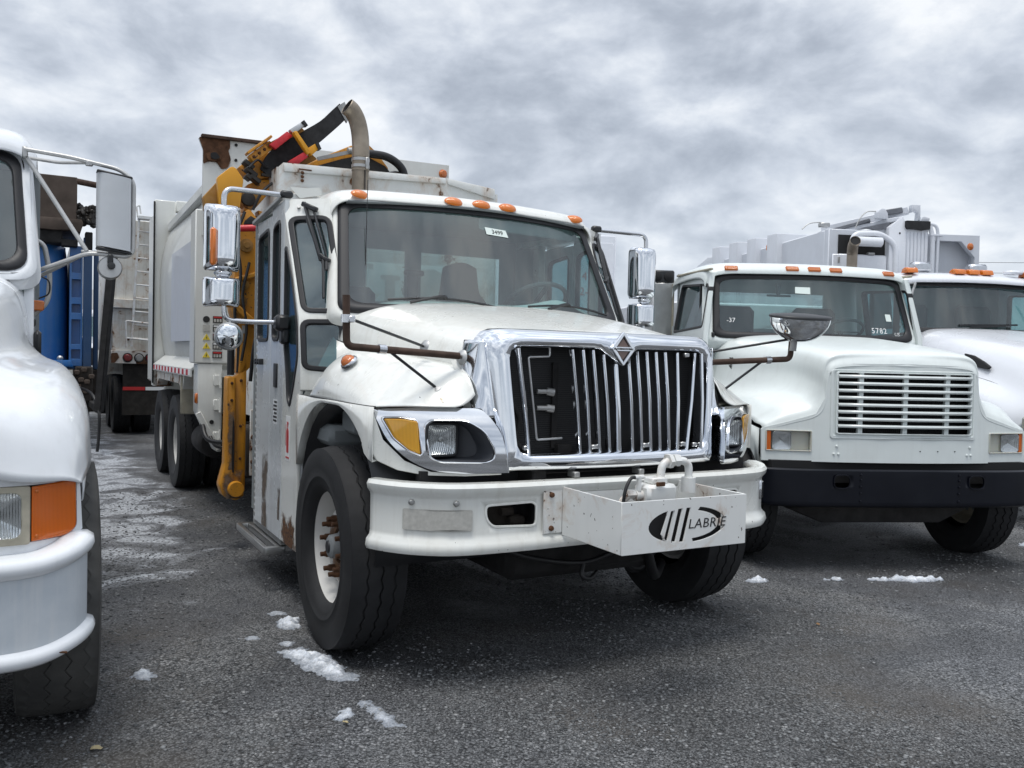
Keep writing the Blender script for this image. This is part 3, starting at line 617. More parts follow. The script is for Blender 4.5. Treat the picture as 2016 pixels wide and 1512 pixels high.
# ---- fenders (upper shell + lower skirt with wheel arch)
def arch(y):  # wheel opening edge height
    d = (y-0.03)/0.70
    return 0.62+0.65*math.sqrt(max(0.0, 1-min(1, abs(d))**2.3))
def fender(s):
    rows = []
    for y, c in ((.455, [(.95, 1.36), (1.01, 1.34), (1.08, 1.315), (1.14, 1.295), (1.175, 1.280)]),
                 (.435, [(.94, 1.44), (1.01, 1.41), (1.09, 1.365), (1.15, 1.32), (1.179, 1.280)]),
                 (.37, [(.928, 1.520), (1.02, 1.487), (1.105, 1.425), (1.162, 1.35), (1.180, 1.278)]),
                 (.24, [(.905, 1.553), (1.025, 1.527), (1.122, 1.452), (1.172, 1.362), (1.181, 1.276)]),
                 (.05, [(.873, 1.540), (1.01, 1.525), (1.12, 1.45), (1.172, 1.36), (1.180, 1.275)]),
                 (-.25, [(.819, 1.512), (.965, 1.490), (1.085, 1.415), (1.155, 1.335), (1.172, 1.272)]),
                 (-.50, [(.773, 1.487), (.90, 1.450), (1.03, 1.375), (1.12, 1.312), (1.164, 1.276)]),
                 (-.585, [(.760, 1.475), (.875, 1.43), (.99, 1.355), (1.08, 1.305), (1.135, 1.280)]),
                 (-.66, [(.752, 1.460), (.845, 1.405), (.93, 1.340), (.99, 1.305), (1.035, 1.286)]),
                 (-.735, [(.745, 1.410), (.80, 1.360), (.85, 1.320), (.89, 1.298), (.925, 1.287)]),
                 (-.785, [(.744, 1.345), (.765, 1.322), (.79, 1.304), (.815, 1.294), (.845, 1.288)])):
        rows.append([(x, y, z) for x, z in c])
    m = MB().patch(rows, 5, 5)
    if s < 0: m.flip()
    fe = m.to('fender', 'white_main', T, smooth=60, solid=0.006)
    # skirt below the seam
    m = MB(); rows = []
    ys = [0.685+(-0.580-0.685)*i/28 for i in range(29)]
    for y in ys:
        xo = pl(y, [(-.60, 1.160), (-.5, 1.170), (-.25, 1.180), (.05, 1.184), (.7, 1.184)])
        zt = 1.274
        zb = arch(y) if y > -0.46 else pl(y, [(-.6, 1.02), (-.52, 1.04), (-.46, 1.075)])
        zb = min(zt-0.012, zb); rows.append([(xo, y, zt+0.004), (xo+.004, y, lerp(zt, zb, .5)), (xo, y, zb), (xo-.05, y+(.02 if y < 0 else -.02), zb+0.01)])
    m.grid(rows)
    if s < 0: m.flip()
    m.to('fender_skirt', 'white_main', fe, smooth=60, solid=0.006)
    MB().grid([[(s*.965, .34, 1.26), (s*.965, .34, 1.56)], [(s*.99, .60, 1.26), (s*.982, .60, 1.60)], [(s*1.165, .645, 1.26), (s*.99, .64, 1.62)]]).to('cowl_side', 'white_main', fe, solid=.006)
    # inner liner
    m = MB(); rows = []
    for i in range(15):
        a = lerp(-0.15, pi+0.2, i/14); rows.append([(0.55, 0.05+0.66*cos(a), 0.66+0.60*sin(a)), (1.15, 0.04+0.66*cos(a), 0.66+0.60*sin(a))])
    m.grid(rows)
    if s < 0: m.flip()
    m.to('wheel_liner', 'black_plastic', fe, solid=0.006)
    # turn lamp on the fender
    m = MB().lathe([(0.0, 0.042), (0.016, 0.040), (0.032, 0.028), (0.040, 0.010), (0.041, 0.0)], (0, 0, 0), (0, 0, 1), 20)
    l = m.to('side_lamp', 'amber_marker', fe); l.location = (s*1.10, -0.02, 1.475); l.rotation_euler = (0, s*0.75, 0); l.scale = (1.0, 1.35, 1.0)
    m = MB().lathe([(0.0, 0.012), (0.044, 0.012), (0.049, 0.004), (0.049, -0.004)], (0, 0, 0), (0, 0, 1), 20)
    b = m.to('lamp_base', 'chrome_worn', fe); b.location = l.location; b.rotation_euler = l.rotation_euler; b.scale = l.scale
    return fe
for s in (-1, 1): fender(s)
m = MB(); m.bx(-1.10, -0.72, 0.30, 0.62, 1.0, 1.12, 0.03); m.bx(-1.02, -0.8, 0.1, 0.35, 1.08, 1.22, 0.02); m.to('wheel_well_tank', 'interior_grey', T)
m = MB().patch([[(-.90, -.665, 1.357), (-.86, -.69, 1.347)], [(-.895, -.712, 1.325), (-.855, -.737, 1.313)], [(-.885, -.735, 1.305), (-.855, -.755, 1.297)]], 3, 2); m.to('rust_run', 'stain_soft', T)
for s in (-1, 1):
    MB().sweep([(s*(x+.002), y, z+.001) for x, y, z in [p for p in crom([r[-1] for r in H0], 6)]], .0035, 6).to('panel_seam', 'black_matt', hood)
    MB().sweep([(s*x, y, z) for x, y, z in crom([(1.182, .64, 1.279), (1.186, .3, 1.279), (1.184, .05, 1.279), (1.178, -.25, 1.279), (1.166, -.5, 1.279), (1.150, -.572, 1.279)], 5)], .003, 6).to('fender_seam', 'black_matt', hood)
# ---- chrome grille surround: loops from the opening outwards
def gloop(hw_t, hw_b, zt, zb, y_t, y_b, rt, rb, v=0.0, yc=0.0):
    pts = []
    base = [(-hw_b, zb), (hw_b, zb), (hw_t, zt), (-hw_t, zt)]
    P = rpoly(base, [rb, rb, rt, rt], 6)
    # resample to a fixed number of points starting at bottom centre
    P = [(0, zb)]+[p for p in P if p[0] > 0 and p[1] <= (zt+zb)/2 or (p[0] > 0 and p[1] > (zt+zb)/2)]+[(0, zt)]
    A = [Vector(p) for p in P]; d = [0]
    for a, b in zip(A, A[1:]): d.append(d[-1]+(b-a).length)
    n = 44; half = []
    for i in range(n+1):
        q = d[-1]*i/n; k = max(j for j in range(len(d)) if d[j] <= q+1e-9); k = min(k, len(A)-2)
        t = (q-d[k])/max(1e-9, d[k+1]-d[k]); half.append(A[k].lerp(A[k+1], t))
    o = []
    for p in half+[Vector((-p.x, p.y)) for p in half[-2:0:-1]]:
        z = p.y
        if v and p.y > (zt+zb)/2 and abs(p.x) < 0.115: z = min(z, zt-v*(1-abs(p.x)/0.115))
        t = (z-zb)/(zt-zb); y = lerp(y_b, y_t, t)+yc*(p.x/hw_t)**2
        o.append((p.x, y, z))
    return o
rows = [gloop(.590, .555, 1.572, 1.070, -.790, -.830, .07, .06, .075, .05),
        gloop(.590, .555, 1.572, 1.070, -.855, -.905, .07, .06, .075, .05),
        gloop(.602, .566, 1.584, 1.058, -.878, -.930, .08, .07, .072, .05),
        gloop(.640, .592, 1.612, 1.030, -.880, -.934, .11, .06, .03, .06),
        gloop(.676, .618, 1.640, 1.004, -.850, -.926, .13, .03, 0, .07),
        gloop(.704, .632, 1.656, 0.990, -.800, -.905, .14, .02, 0, .06),
        gloop(.722, .640, 1.660, 0.996, -.740, -.850, .14, .02, 0, .05),
        gloop(.728, .650, 1.660, 1.0, -.690, -.78, .14, .02, 0, .03)]
grille = MB().grid(rows, closed=True).to('grille_surround', 'chrome', T, smooth=70)
for s in (-1, 1):
    rows_ = []
    for z, xb, yb in ((1.60, .735, -.655), (1.50, .752, -.655), (1.40, .755, -.690), (1.31, .752, -.740), (1.24, .735, -.790)):
        t = (z-.99)/.666; xa = lerp(.632, .704, t)-.003; ya_ = lerp(-.905, -.80, t)+.050
        rows_.append([(s*xa, ya_, z), (s*lerp(xa, xb, .45), lerp(ya_, yb, .30)-.004, z), (s*lerp(xa, xb, .85), lerp(ya_, yb, .72), z), (s*xb, yb+.02, z)])
    MB().patch(rows_, 5, 5).to('grille_cheek', 'chrome', grille, smooth=70, solid=.003)
BT = [-.556, -.262, -.200, -.142, -.080, -.004, .069, .122, .182, .241, .300, .378, .494, .540]
BBt = [-.500, -.219, -.162, -.105, -.047, .012, .092, .149, .205, .263, .321, .376, .435, .531]
for i, (a, b) in enumerate(zip(BT, BBt)):
    zt = 1.565 if abs(a) > 0.1 else (1.50 if abs(a) < 0.02 else 1.545)
    w = 0.030 if i == 5 else 0.020
    m = MB(); y0, y1 = (-.845, -.872)
    m.sweep([(a, y0, zt), (lerp(a, b, .5), lerp(y0, y1, .5)-.008, lerp(zt, 1.07, .5)), (b, y1, 1.066)], 1.0, 8, True,
            ring=[(0.016*cy, w/2*cx) for cx, cy in ((1, -1), (.8, .3), (.4, .9), (0, 1.1), (-.4, .9), (-.8, .3), (-1, -1), (0, -1))])
    m.to('grille_bar', 'chrome', grille)
# emblem
def emb(sx, sz): return [(0, -sz), (sx, 0), (0, sz), (-sx, 0)]
eY = -.895; ez = 1.575; ex = 0.002
m = MB().plate(rpoly(emb(.072, .088), .014), [emb(.047, .062)], .020, lambda u, v, w: (ex+u, eY+w, ez+v), .004); e = m.to('emblem', 'chrome', T)
MB().plate(emb(.050, .066), [], .006, lambda u, v, w: (ex+u, eY+.004+w, ez+v)).to('emblem_field', 'decal_black', e)
MB().plate([(-.034, .012), (0, .052), (.034, .012)], [], .004, lambda u, v, w: (ex+u, eY-.001+w, ez+v)).to('emblem_inlay', 'copper', e)
MB().plate([(-.034, -.012), (0, -.052), (.034, -.012)], [], .004, lambda u, v, w: (ex+u, eY-.001+w, ez+v)).to('emblem_inlay', 'copper', e)
MB().plate(rpoly([(-.052, 0), (-.038, .011), (.038, .011), (.052, 0), (.038, -.011), (-.038, -.011)], .004), [], .010, lambda u, v, w: (ex+u, eY-.008+w, ez+v), .002).to('emblem_band', 'chrome', e)
MB().text('INTERNATIONAL', .0145, .002, lambda u, v, w: (ex+u, eY-.0142+w, ez+v)).to('lettering', 'decal_black', e)
# radiator behind
m = MB(); m.bx(-.62, .62, -.72, -.68, .98, 1.62); rad_o = m.to('radiator', 'radiator', T)
m = MB()
for i in range(56): m.bx(-.60, .60, -.7265, -.7205, 1.02+i*.0105, 1.0245+i*.0105)
m.to('cooling_fins', 'fin', rad_o)
m = MB(); m.bend([(-.347, -.78, 1.575), (-.346, -.78, 1.53), (-.465, -.78, 1.525), (-.407, -.78, 1.128), (-.266, -.78, 1.133)], .0065, .012); m.to('cooler_pipe', 'aluminium', T)
for z in (1.36, 1.28): m = MB(); m.cyl((-.40, -.76, z), (-.34, -.77, z), .012); m.cyl((-.345, -.76, z), (-.31, -.77, z-.005), .019); m.to('pipe_fitting', 'galvanised', rad_o)
m = MB(); m.bx(-.30, -.27, -.74, -.725, 1.08, 1.5); m.tube([(-.53, -.76, 1.3), (-.5, -.77, 1.22), (-.52, -.77, 1.13), (-.47, -.76, 1.08)], .012); m.bx(-.28, -.2, -.77, -.73, 1.05, 1.10); m.to('radiator_brace', 'chassis', rad_o)
for x, z in ((-.13, 1.095), (.18, 1.095), (.42, 1.095), (.50, 1.09), (-.51, 1.10), (.43, 1.555)): MB().box((x, -.86, z), (.03, .02, .02), .003).to('bar_clip', 'aluminium', grille)
# ---- headlamp bezels
gz = lambda x: -.926+(abs(x)-.63)*.62+.1*(abs(x)-.63)**2
def bezel(s):
    fn = lambda off=0: (lambda u, v, w: (s*u, gz(u)+off-w*(-1), v))
    out_ = rpoly([(1.158, 1.266), (.95, 1.283), (.80, 1.282), (.725, 1.285), (.664, 1.18), (.640, 1.03), (.636, .998), (.80, .985), (.93, .992), (1.03, 1.04), (1.11, 1.13)], [.01, .02, .02, .05, .05, .02, .006, .05, .05, .06, .05])
    rec = rpoly([(.958, 1.20), (.935, 1.222), (.80, 1.226), (.735, 1.182), (.697, 1.099), (.700, 1.058), (.731, 1.043), (.907, 1.039), (.945, 1.058)], .03)
    amb = rpoly([(1.122, 1.228), (1.048, 1.230), (.990, 1.220), (.976, 1.064), (1.026, 1.086), (1.083, 1.14)], .012)
    gy2 = lambda x, z: gz(x)-.016+(.0 if z < 1.06 else 1.15*(z-1.06)**2)+(.9*(1.05-z)**2 if z < 1.05 else 0)
    flipx = lambda P: [(s*u, v) for u, v in P]
    m = cutsheet(gy2, min(s*.60, s*1.18), max(s*.60, s*1.18), .96, 1.31, 70, 40, flipx(out_), [flipx(rec), flipx(amb)], .028); b = m.to('headlamp_bezel', 'chrome', T, smooth=30)
    for P in (rec, amb): MB().plate(inset(P, -.007), [inset(P, .001)], .012, lambda u, v, w: (s*u, gy2(u, v)-.003+w, v), .004).to('bezel_rim', 'chrome', b)
    edge_ = [(.728, 1.283), (.692, 1.235), (.664, 1.18), (.651, 1.10), (.641, 1.03), (.637, .998)]
    MB().patch([[(s*(x+.003+o_*.15), gy2(x, z)+o_, z) for x, z in edge_] for o_ in (.0, .03, .20)], 4, 4).to('bezel_return', 'chrome', b, smooth=70)
    MB().grid([[(s*.66, -.80, 1.25), (s*.775, -.74, 1.25)], [(s*.68, -.765, 1.38), (s*.780, -.70, 1.38)], [(s*.70, -.70, 1.50), (s*.785, -.60, 1.50)]]).to('nose_infill', 'white_main', b, solid=.004)
    wf_ = [(1.163, 1.270), (1.118, 1.128), (1.035, 1.036), (.932, .988), (.80, .984), (.66, .992), (.66, .986), (.80, .973), (.95, .970), (1.06, .990), (1.14, 1.03), (1.172, 1.09)]
    MB().plate(wf_, [], .02, lambda u, v, w: (s*u, gz(u)+.012+w, v), .003, sub=.1).to('fender_corner', 'white_main', b, smooth=30)
    m = MB().plate(inset(rec, -.004), [], .004, fn(.15)); m.to('lamp_recess', 'recess_grey', b)
    m = MB(); rows = [[(s*u, gz(u)-.012, v) for u, v in inset(rec, .001)], [(s*u, gz(u)+.15, v) for u, v in inset(rec, .006)]]; m.grid(rows, closed=True); m.to('recess_wall', 'recess_grey', b)
    la = rrect(.806, .952, 1.062, 1.205, .022)
    LY = gz(.945)
    fl = lambda off: (lambda u, v, w: (s*u, LY+off+w, v))
    MB().plate(inset(la, -.009), [], .03, fl(.055), .006).to('headlamp_body', 'black_plastic', b); MB().plate(inset(la, -.009), [inset(la, .004)], .06, fl(.022), .005).to('headlamp_ring', 'black_plastic', b)
    m = MB(); c = (.879, 1.1335); rows = []
    for k, (sc, dy) in enumerate(((.98, -.004), (.75, .012), (.45, .026), (.12, .030))):
        rows.append([(s*(c[0]+(u-c[0])*sc), LY+dy, c[1]+(v-c[1])*sc) for u, v in la])
    m.grid(rows, closed=True); m.to('reflector', 'reflector', b)
    m = MB(); rows = []
    for sc, dy in ((.995, -.008), (.9, -.016), (.6, -.024), (.3, -.027), (.02, -.028)):
        rows.append([(s*(c[0]+(u-c[0])*sc), LY+dy, c[1]+(v-c[1])*sc) for u, v in la])
    m.grid(rows, closed=True); m.to('headlamp_lens', 'lamp_glass', b)
    m = MB().lathe([(0, 0), (.012, .003), (.014, .02), (.010, .03)], (s*.879, LY+.004, 1.135), (0, 1, 0), 12); m.to('bulb', 'steel', b)
    MB().plate(inset(amb, .002), [], .022, fn(-.004), .006).to('turn_lens', 'amber_pale', b)
    return b
for s in (-1, 1): bezel(s)
# ---- bumper: rolled profile swept along a curved plan
def bump_plan(t):   # t -1..1
    a = abs(t); s = 1 if t > 0 else -1
    x = pl(a, [(0, 0), (.5, .61), (.72, .88), (.85, 1.03), (.93, 1.115), (1.0, 1.175)])
    y = pl(a, [(0, -.945), (.5, -.938), (.72, -.905), (.85, -.815), (.93, -.715), (1.0, -.600)])
    return s*x, y
tt = [-1+2*i/60 for i in range(61)]
plan = crom([(*bump_plan(t), 0) for t in [-1, -.93, -.85, -.72, -.5, -.25, 0, .25, .5, .72, .85, .93, 1]], 5)
prof = [(-.075, .925), (-.03, .952), (.012, .950), (.022, .935), (.018, .915), (.0, .895), (-.004, .88), (-.004, .72), (0, .700), (.020, .680), (.026, .655), (.018, .638), (-.005, .632), (-.06, .640)]
rows = []
for i, p in enumerate(plan):
    a, b = plan[max(0, i-1)], plan[min(len(plan)-1, i+1)]; d = (b-a).normalized(); n = Vector((d.y, -d.x, 0))
    if n.y > 0: n = -n
    rows.append([(p.x+n.x*o, p.y+n.y*o, z+(.012 if z < .8 else 0)*(1-min(1, abs(p.x)/1.2))) for o, z in prof])
# cut the two tow-hook windows out of the flat face
def bump_face_holes(rows):
    m = MB(); n = len(prof); vs = [p for r in rows for p in r]; fs = []
    for i in range(len(rows)-1):
        for k in range(n-1):
            f = [i*n+k, i*n+k+1, (i+1)*n+k+1, (i+1)*n+k]; fs.append(f)
    m.add(vs, fs); return m
bumper = bump_face_holes(rows).to('bumper', 'white_main', T, smooth=40, solid=0.008)
for s in (-1, 1):
    hole = rpoly([(s*.755, .858), (s*.515, .866), (s*.490, .845), (s*.490, .745), (s*.715, .752), (s*.750, .79)], .03)
    fnh = lambda off: (lambda u, v, w: (u, pl(abs(u), [(.4, -.942), (.62, -.938), (.9, -.905)])+off+w, v))
    MB().plate(hole, [inset(hole, .010)], .010, fnh(-.003), .002).to('hook_opening_lip', 'white_main', bumper)
# openings themselves via boolean
cut = MB()
for s in (-1, 1):
    hole = rpoly([(s*.755, .858), (s*.515, .866), (s*.490, .845), (s*.490, .745), (s*.715, .752), (s*.750, .79)], .03)
    cut.prism(inset(hole, .008), 'y', -1.02, -.86)
def apply_cut(ob, cutter):
    c = cutter.to('cutter', 'black_matt'); md = ob.modifiers.new('cut', 'BOOLEAN'); md.object = c; md.operation = 'DIFFERENCE'; md.solver = 'EXACT'
    dg = bpy.context.evaluated_depsgraph_get(); me = bpy.data.meshes.new_from_object(ob.evaluated_get(dg))
    ob.modifiers.clear(); old = ob.data; ob.data = me; me.name = ob.name
    bpy.data.objects.remove(c); bpy.data.meshes.remove(old); return ob
bumper.parent = None; apply_cut(bumper, cut); bumper.parent = T
m = MB(); m.bx(-.70, -.55, -.80, -.78, .74, .88); m.cyl((-.62, -.83, .80), (-.56, -.83, .80), .018); m.bx(-.58, -.5, -.86, -.8, .74, .78, .01); m.to('tow_hook', 'chassis_brown', bumper)
for x in (-1.055, -.885): m = MB().lathe([(0, -.012), (.010, -.011), (.014, -.005), (.014, .004)], (x, -.800 if x < -1 else -.910, .868), (0, 1, 0), 12); m.to('bumper_bolt', 'steel', bumper)
MB().plate(rrect(-1.085, -.815, .745, .838, .006), [], .0016, lambda u, v, w: (u, pl(abs(u), [(.8, -.931), (.88, -.920), (.95, -.886), (1.03, -.832), (1.09, -.769)])+w, v), sub=.05).to('sticker_residue', 'decal_grey', bumper)
m = MB(); m.box((.985, -.855, .828), (.065, .022, .105), .012, rot=(0, 0, .58))
m.to('bumper_reflector', 'chrome_worn', bumper)
for s in (-1, 1): MB().bx(s*.39, s*.47, -.93, -.80, .72, .92).to('bumper_bracket', 'chassis', bumper)
# ---- steel box on the bumper with the cut-out lettering
bx0, bx1, by0, by1, bz0, bz1 = -.365, .325, -1.435, -.955, .700, .925
m = MB(); m.bx(bx0, bx0+.008, by0+.008, by1, bz0, bz1, .002); m.bx(bx1-.008, bx1, by0+.008, by1, bz0, bz1, .002); m.bx(bx0, bx1, by1-.008, by1, bz0, bz1-.03)
m.bx(bx0-.10, bx0, by1-.006, by1+.004, bz0+.01, bz1+.0, .002); m.bx(bx1, bx1+.10, by1-.006, by1+.004, bz0+.01, bz1, .002)
box = m.to('bumper_box', 'white_chip', T)
cx, cz, rx, rz = -.012, .808, .215, .078
el = lambda a, k=1.0: (cx+rx*k*cos(a), cz+rz*k*sin(a))
holes = []
# left cap, three slanted bars and the two arcs of the oval
seg = [el(a) for a in np.linspace(rad(122), rad(236), 14)]
ez_ = lambda x: .95*rz*math.sqrt(max(0, 1-((x-cx)/rx)**2))
holes.append([p for p in seg]+[(-.158, cz-ez_(-.158)*.6), (-.128, cz+ez_(-.128)*.75)])
for xb, xt in ((-.134, -.098), (-.092, -.056), (-.048, -.010)):
    holes.append([(xb-.012, cz-ez_(xb-.012)), (xb+.012, cz-ez_(xb+.012)), (xt+.012, cz+ez_(xt+.012)), (xt-.012, cz+ez_(xt-.012))])
r1 = [el(a) for a in np.linspace(rad(72), rad(14), 14)]; r2 = [el(a, .80) for a in np.linspace(rad(14), rad(72), 14)]; holes.append(r1+r2)
r1 = [el(a) for a in np.linspace(rad(-14), rad(-82), 14)]; r2 = [el(a, .80) for a in np.linspace(rad(-82), rad(-14), 14)]; holes.append(r1+r2)
m = MB().plate(rrect(bx0, bx1, bz0, bz1, .004), holes, .008, PY(by0+.004), .0015); m.to('lettered_plate', 'white_chip', box)
MB().text('LABRIE', .060, .0016, lambda u, v, w: (.094+u*1.12, by0-.0006+w, cz+v), 1.05, 0.15).to('lettering', 'decal_black', box)
for z in (bz0+.035, bz1-.035): m = MB().lathe([(0, -.014), (.010, -.013), (.013, -.006), (.013, .0)], (bx0-.06, by1-.006, z), (0, 1, 0), 8); m.to('mounting_bolt', 'rust', box)
m = MB(); m.bx(-.27, .22, -1.405, -1.30, .712, .895, .02); m.to('shade_block', 'black_matt', box)  # black block added behind the plate so its cut-outs read as shaded
# hydraulic fitting standing in the box
m = MB(); m.box((.02, -1.16, .90), (.17, .12, .10), .015); m.cyl((-.10, -1.16, .90), (-.06, -1.16, .90), .026, n=12); m.cyl((-.15, -1.16, .905), (-.10, -1.16, .905), .020, n=6)
m.cyl((.0, -1.16, .94), (.0, -1.16, .97), .022, n=8); m.box((.02, -1.16, .965), (.09, .07, .03), .006); m.tube([(-.14, -1.16, .90), (-.17, -1.16, .87), (-.17, -1.17, .82)], .018)
p = m.to('valve_block', 'white_chip', box)
m = MB(); m.bend([(.045, -1.16, .96), (.055, -1.16, 1.045), (.13, -1.16, 1.055), (.215, -1.16, 1.045), (.215, -1.16, .92)], .019, .045, 12); m.cyl((.085, -1.16, 1.051), (.105, -1.16, 1.053), .036, n=6); m.cyl((.115, -1.16, 1.054), (.15, -1.16, 1.054), .031, n=6); m.cyl((.215, -1.16, .97), (.215, -1.16, .90), .034, n=14)
m.to('elbow_pipe', 'white_chip', box)
m = MB(); m.tube([(-.10, -1.17, .985), (-.14, -1.18, .98), (-.175, -1.19, .93), (-.185, -1.19, .87)], .008); m.to('sensor_cable', 'hose', box)
m = MB(); m.cyl((-.085, -1.17, .92), (-.085, -1.17, .99), .012, n=8); m.cyl((-.11, -1.17, .985), (-.06, -1.17, .985), .011, n=8); m.to('fitting', 'white_chip', box)
MB().box((.0, -1.222, .955), (.05, .01, .02), .003).to('rusty_flange', 'rust', box)
for x in (-.28, .10): MB().bx(x, x+.03, -.93, -.86, .958, .985, .004).to('hood_stop', 'galvanised', T)
# black sheet put in as the shaded void between grille and bumper
m = MB(); m.bx(-.98, .98, -.72, -.66, .62, .99); m.to('dark_void_sheet', 'black_matt', T)
# ---- windscreen surface
def ws(u, v):
    return Vector((u*lerp(.942, .862, v), lerp(.40, .72, v)+lerp(.155, .145, v)*u*u, lerp(1.80, 2.452, v)-.012*u*u*v))
def wsloop(e, off=0.0, rc=.10, n=8):
    """rounded boundary, grown outwards by e metres"""
    du, dv = e/.90, e/.72
    P = rpoly([(-1-du, -dv), (1+du, -dv), (1+du, 1+dv), (-1-du, 1+dv)], rc, n); o = []
    for i in range(len(P)):   # refine long sides
        a, b = P[i], P[(i+1) % len(P)]; k = 10 if math.hypot(a[0]-b[0], a[1]-b[1]) > .4 else 1
        for j in range(k):
            q = (lerp(a[0], b[0], j/k), lerp(a[1], b[1], j/k)); p = ws(*q); nrm = Vector((.25*q[0], -.88, .42)).normalized(); o.append(tuple(p+nrm*off))
    return o
m = MB(); m.grid([[ws(-1+2*i/20, -.02+1.04*j/10) for i in range(21)] for j in range(11)]); shield = m.to('windscreen', 'glass', T, smooth=80)
m = MB(); m.grid([wsloop(-.020, .003), wsloop(-.018, .014), wsloop(.02, .020), wsloop(.042, .012), wsloop(.046, -.02)], closed=True); m.to('windscreen_gasket', 'gasket', shield, smooth=70)
st = lambda u, v, w: tuple(ws(.105+u/.88, .815+v/.70)+Vector((0, -.004-w, .002)))
MB().plate([(-.078, -.020), (.082, -.030), (.072, .022), (-.082, .032)], [], .001, st).to('price_sticker', 'paper_green', shield)
MB().text('3499', .042, .0006, lambda u, v, w: st(u+.005, v-u*.06, w+.0014)).to('sticker_number', 'decal_black', shield)
# ---- cab shell: pillars + roof + sides + back
m = MB(); rows = [wsloop(.040, -.004, .10), wsloop(.060, .002, .10), wsloop(.085, -.012, .11), wsloop(.105, -.06, .12)]; m.grid(rows, closed=True); cab = m.to('cab_front', 'white_main', T, smooth=70)
rows = []
y0 = lambda u: .72+.145*u*u
for dy, z, k in ((-.030, 2.475, 0), (-.005, 2.512, 0), (.06, 2.548, 0), (.22, 2.570, 0), (.7, 2.578, 1), (1.16, 2.562, 1), (1.24, 2.53, 1), (1.25, 2.44, 1)):
    r = []
    for u in (-1.06, -1.045, -.985, -.85, -.6, -.3, 0, .3, .6, .85, .985, 1.045, 1.06):
        a = abs(u); drop = .006*u*u+(.018 if a > .98 else 0)+(.05 if a > 1.04 else 0)+(.06 if a > 1.05 else 0)
        yy = (y0(u) if not k else y0(0)) + dy
        r.append((u*.90, min(yy, 1.975), z-drop))
    rows.append(r)
m = MB().patch(rows, 4, 4); roof = m.to('roof', 'white_main', T, smooth=60, solid=.006)
for i, u in enumerate((-.87, -.217, 0, .217, .87)):
    yy = y0(u)-.012; zz = 2.508-.006*u*u
    m = MB().lathe([(0, .030), (.018, .028), (.032, .020), (.040, .008), (.042, 0)], (0, 0, 0), (0, 0, 1), 20)
    l = m.to('marker_lamp', 'amber', roof); l.location = (u*.90, yy, zz); l.scale = (1.55, 1.0, 0.95); l.rotation_euler = (rad(40), 0, -u*.3)
m = MB(); m.bx(-.95, .95, 1.95, 1.975, 1.15, 1.93); m.bx(-.95, -.36, 1.95, 1.975, 1.93, 2.33); m.bx(.80, .95, 1.95, 1.975, 1.93, 2.33); m.bx(-.95, .95, 1.95, 1.975, 2.33, 2.5); m.bx(-.03, .10, 1.95, 1.972, 1.93, 2.33)
for s in (-1, 1): m.bx(s*.93, s*1.17, 1.93, 1.955, .40, 2.44)
m.to('rear_wall', 'interior_grey', cab)
MB().bx(-.36, .80, 1.958, 1.964, 1.93, 2.33).to('rear_window', 'glass_clear', cab)
m = MB(); m.bx(-1.15, 1.15, .62, 1.95, 1.10, 1.16); m.bx(-.90, .90, .42, .62, 1.2, 1.70, .03); m.to('cab_floor', 'interior_dark', cab)
m = MB(); m.patch([[(-.9, .68, 1.80), (-.45, .50, 1.822), (0, .44, 1.825), (.3, .46, 1.84), (.55, .50, 1.875), (.75, .60, 1.84), (.9, .68, 1.80)], [(-.9, .80, 1.80), (-.45, .70, 1.83), (0, .66, 1.835), (.3, .66, 1.86), (.55, .68, 1.905), (.75, .74, 1.86), (.9, .80, 1.80)], [(-.9, .86, 1.66), (-.45, .80, 1.68), (0, .80, 1.68), (.3, .78, 1.70), (.55, .78, 1.72), (.75, .80, 1.70), (.9, .86, 1.66)]], 5, 5)
m.to('dashboard', 'interior_light', cab, smooth=60, solid=.01)
m = MB(); m.bx(.06, .52, 1.25, 1.75, 1.55, 1.70, .05)
b = MB(); b.patch([[(.08, 1.62, 1.65), (.30, 1.60, 1.65), (.52, 1.62, 1.65)], [(.09, 1.66, 1.90), (.30, 1.63, 1.90), (.51, 1.66, 1.90)], [(.15, 1.68, 2.00), (.30, 1.66, 2.02), (.45, 1.68, 2.00)], [(.18, 1.69, 2.20), (.30, 1.67, 2.235), (.42, 1.69, 2.20)]], 5, 5)
seat = m.to('driver_seat', 'seat_cloth', cab); b.to('seat_back', 'seat_cloth', seat, smooth=60, solid=.10)
m = MB(); m.bx(-.72, -.32, 1.45, 1.80, 1.5, 1.62, .05); m.bx(-.72, -.32, 1.76, 1.86, 1.6, 2.02, .05); m.to('passenger_seat', 'seat_cloth', cab)
m = MB(); m.bx(-.10, -.02, 1.70, 1.74, 1.66, 2.14, .01); m.bx(-.13, .02, 1.68, 1.74, 2.12, 2.16, .01); m.to('belt_post', 'interior_dark', cab)
m = MB(); n = 28; c = Vector((.52, .88, 1.905)); ax = Vector((0, .55, .84)).normalized(); x = Vector((1, 0, 0)); y = ax.cross(x)
m.sweep([c+(x*cos(2*pi*k/n)+y*sin(2*pi*k/n))*.225 for k in range(n+1)], .016, 8); m.bar(c-x*.21, c+x*.21, .03, .015); m.bar(c, c-y*.21, .03, .015); m.cyl(c, c-ax*.25, .03); m.to('steering_wheel', 'interior_dark', cab)
m = MB(); m.patch([[(-.86, .80, 2.46), (0, .68, 2.48), (.86, .80, 2.46)], [(-.86, 1.1, 2.43), (0, 1.05, 2.44), (.86, 1.1, 2.43)], [(-.88, 1.9, 2.46), (0, 1.9, 2.47), (.88, 1.9, 2.46)]], 5, 5); m.to('headliner', 'interior_grey', cab, solid=.01)
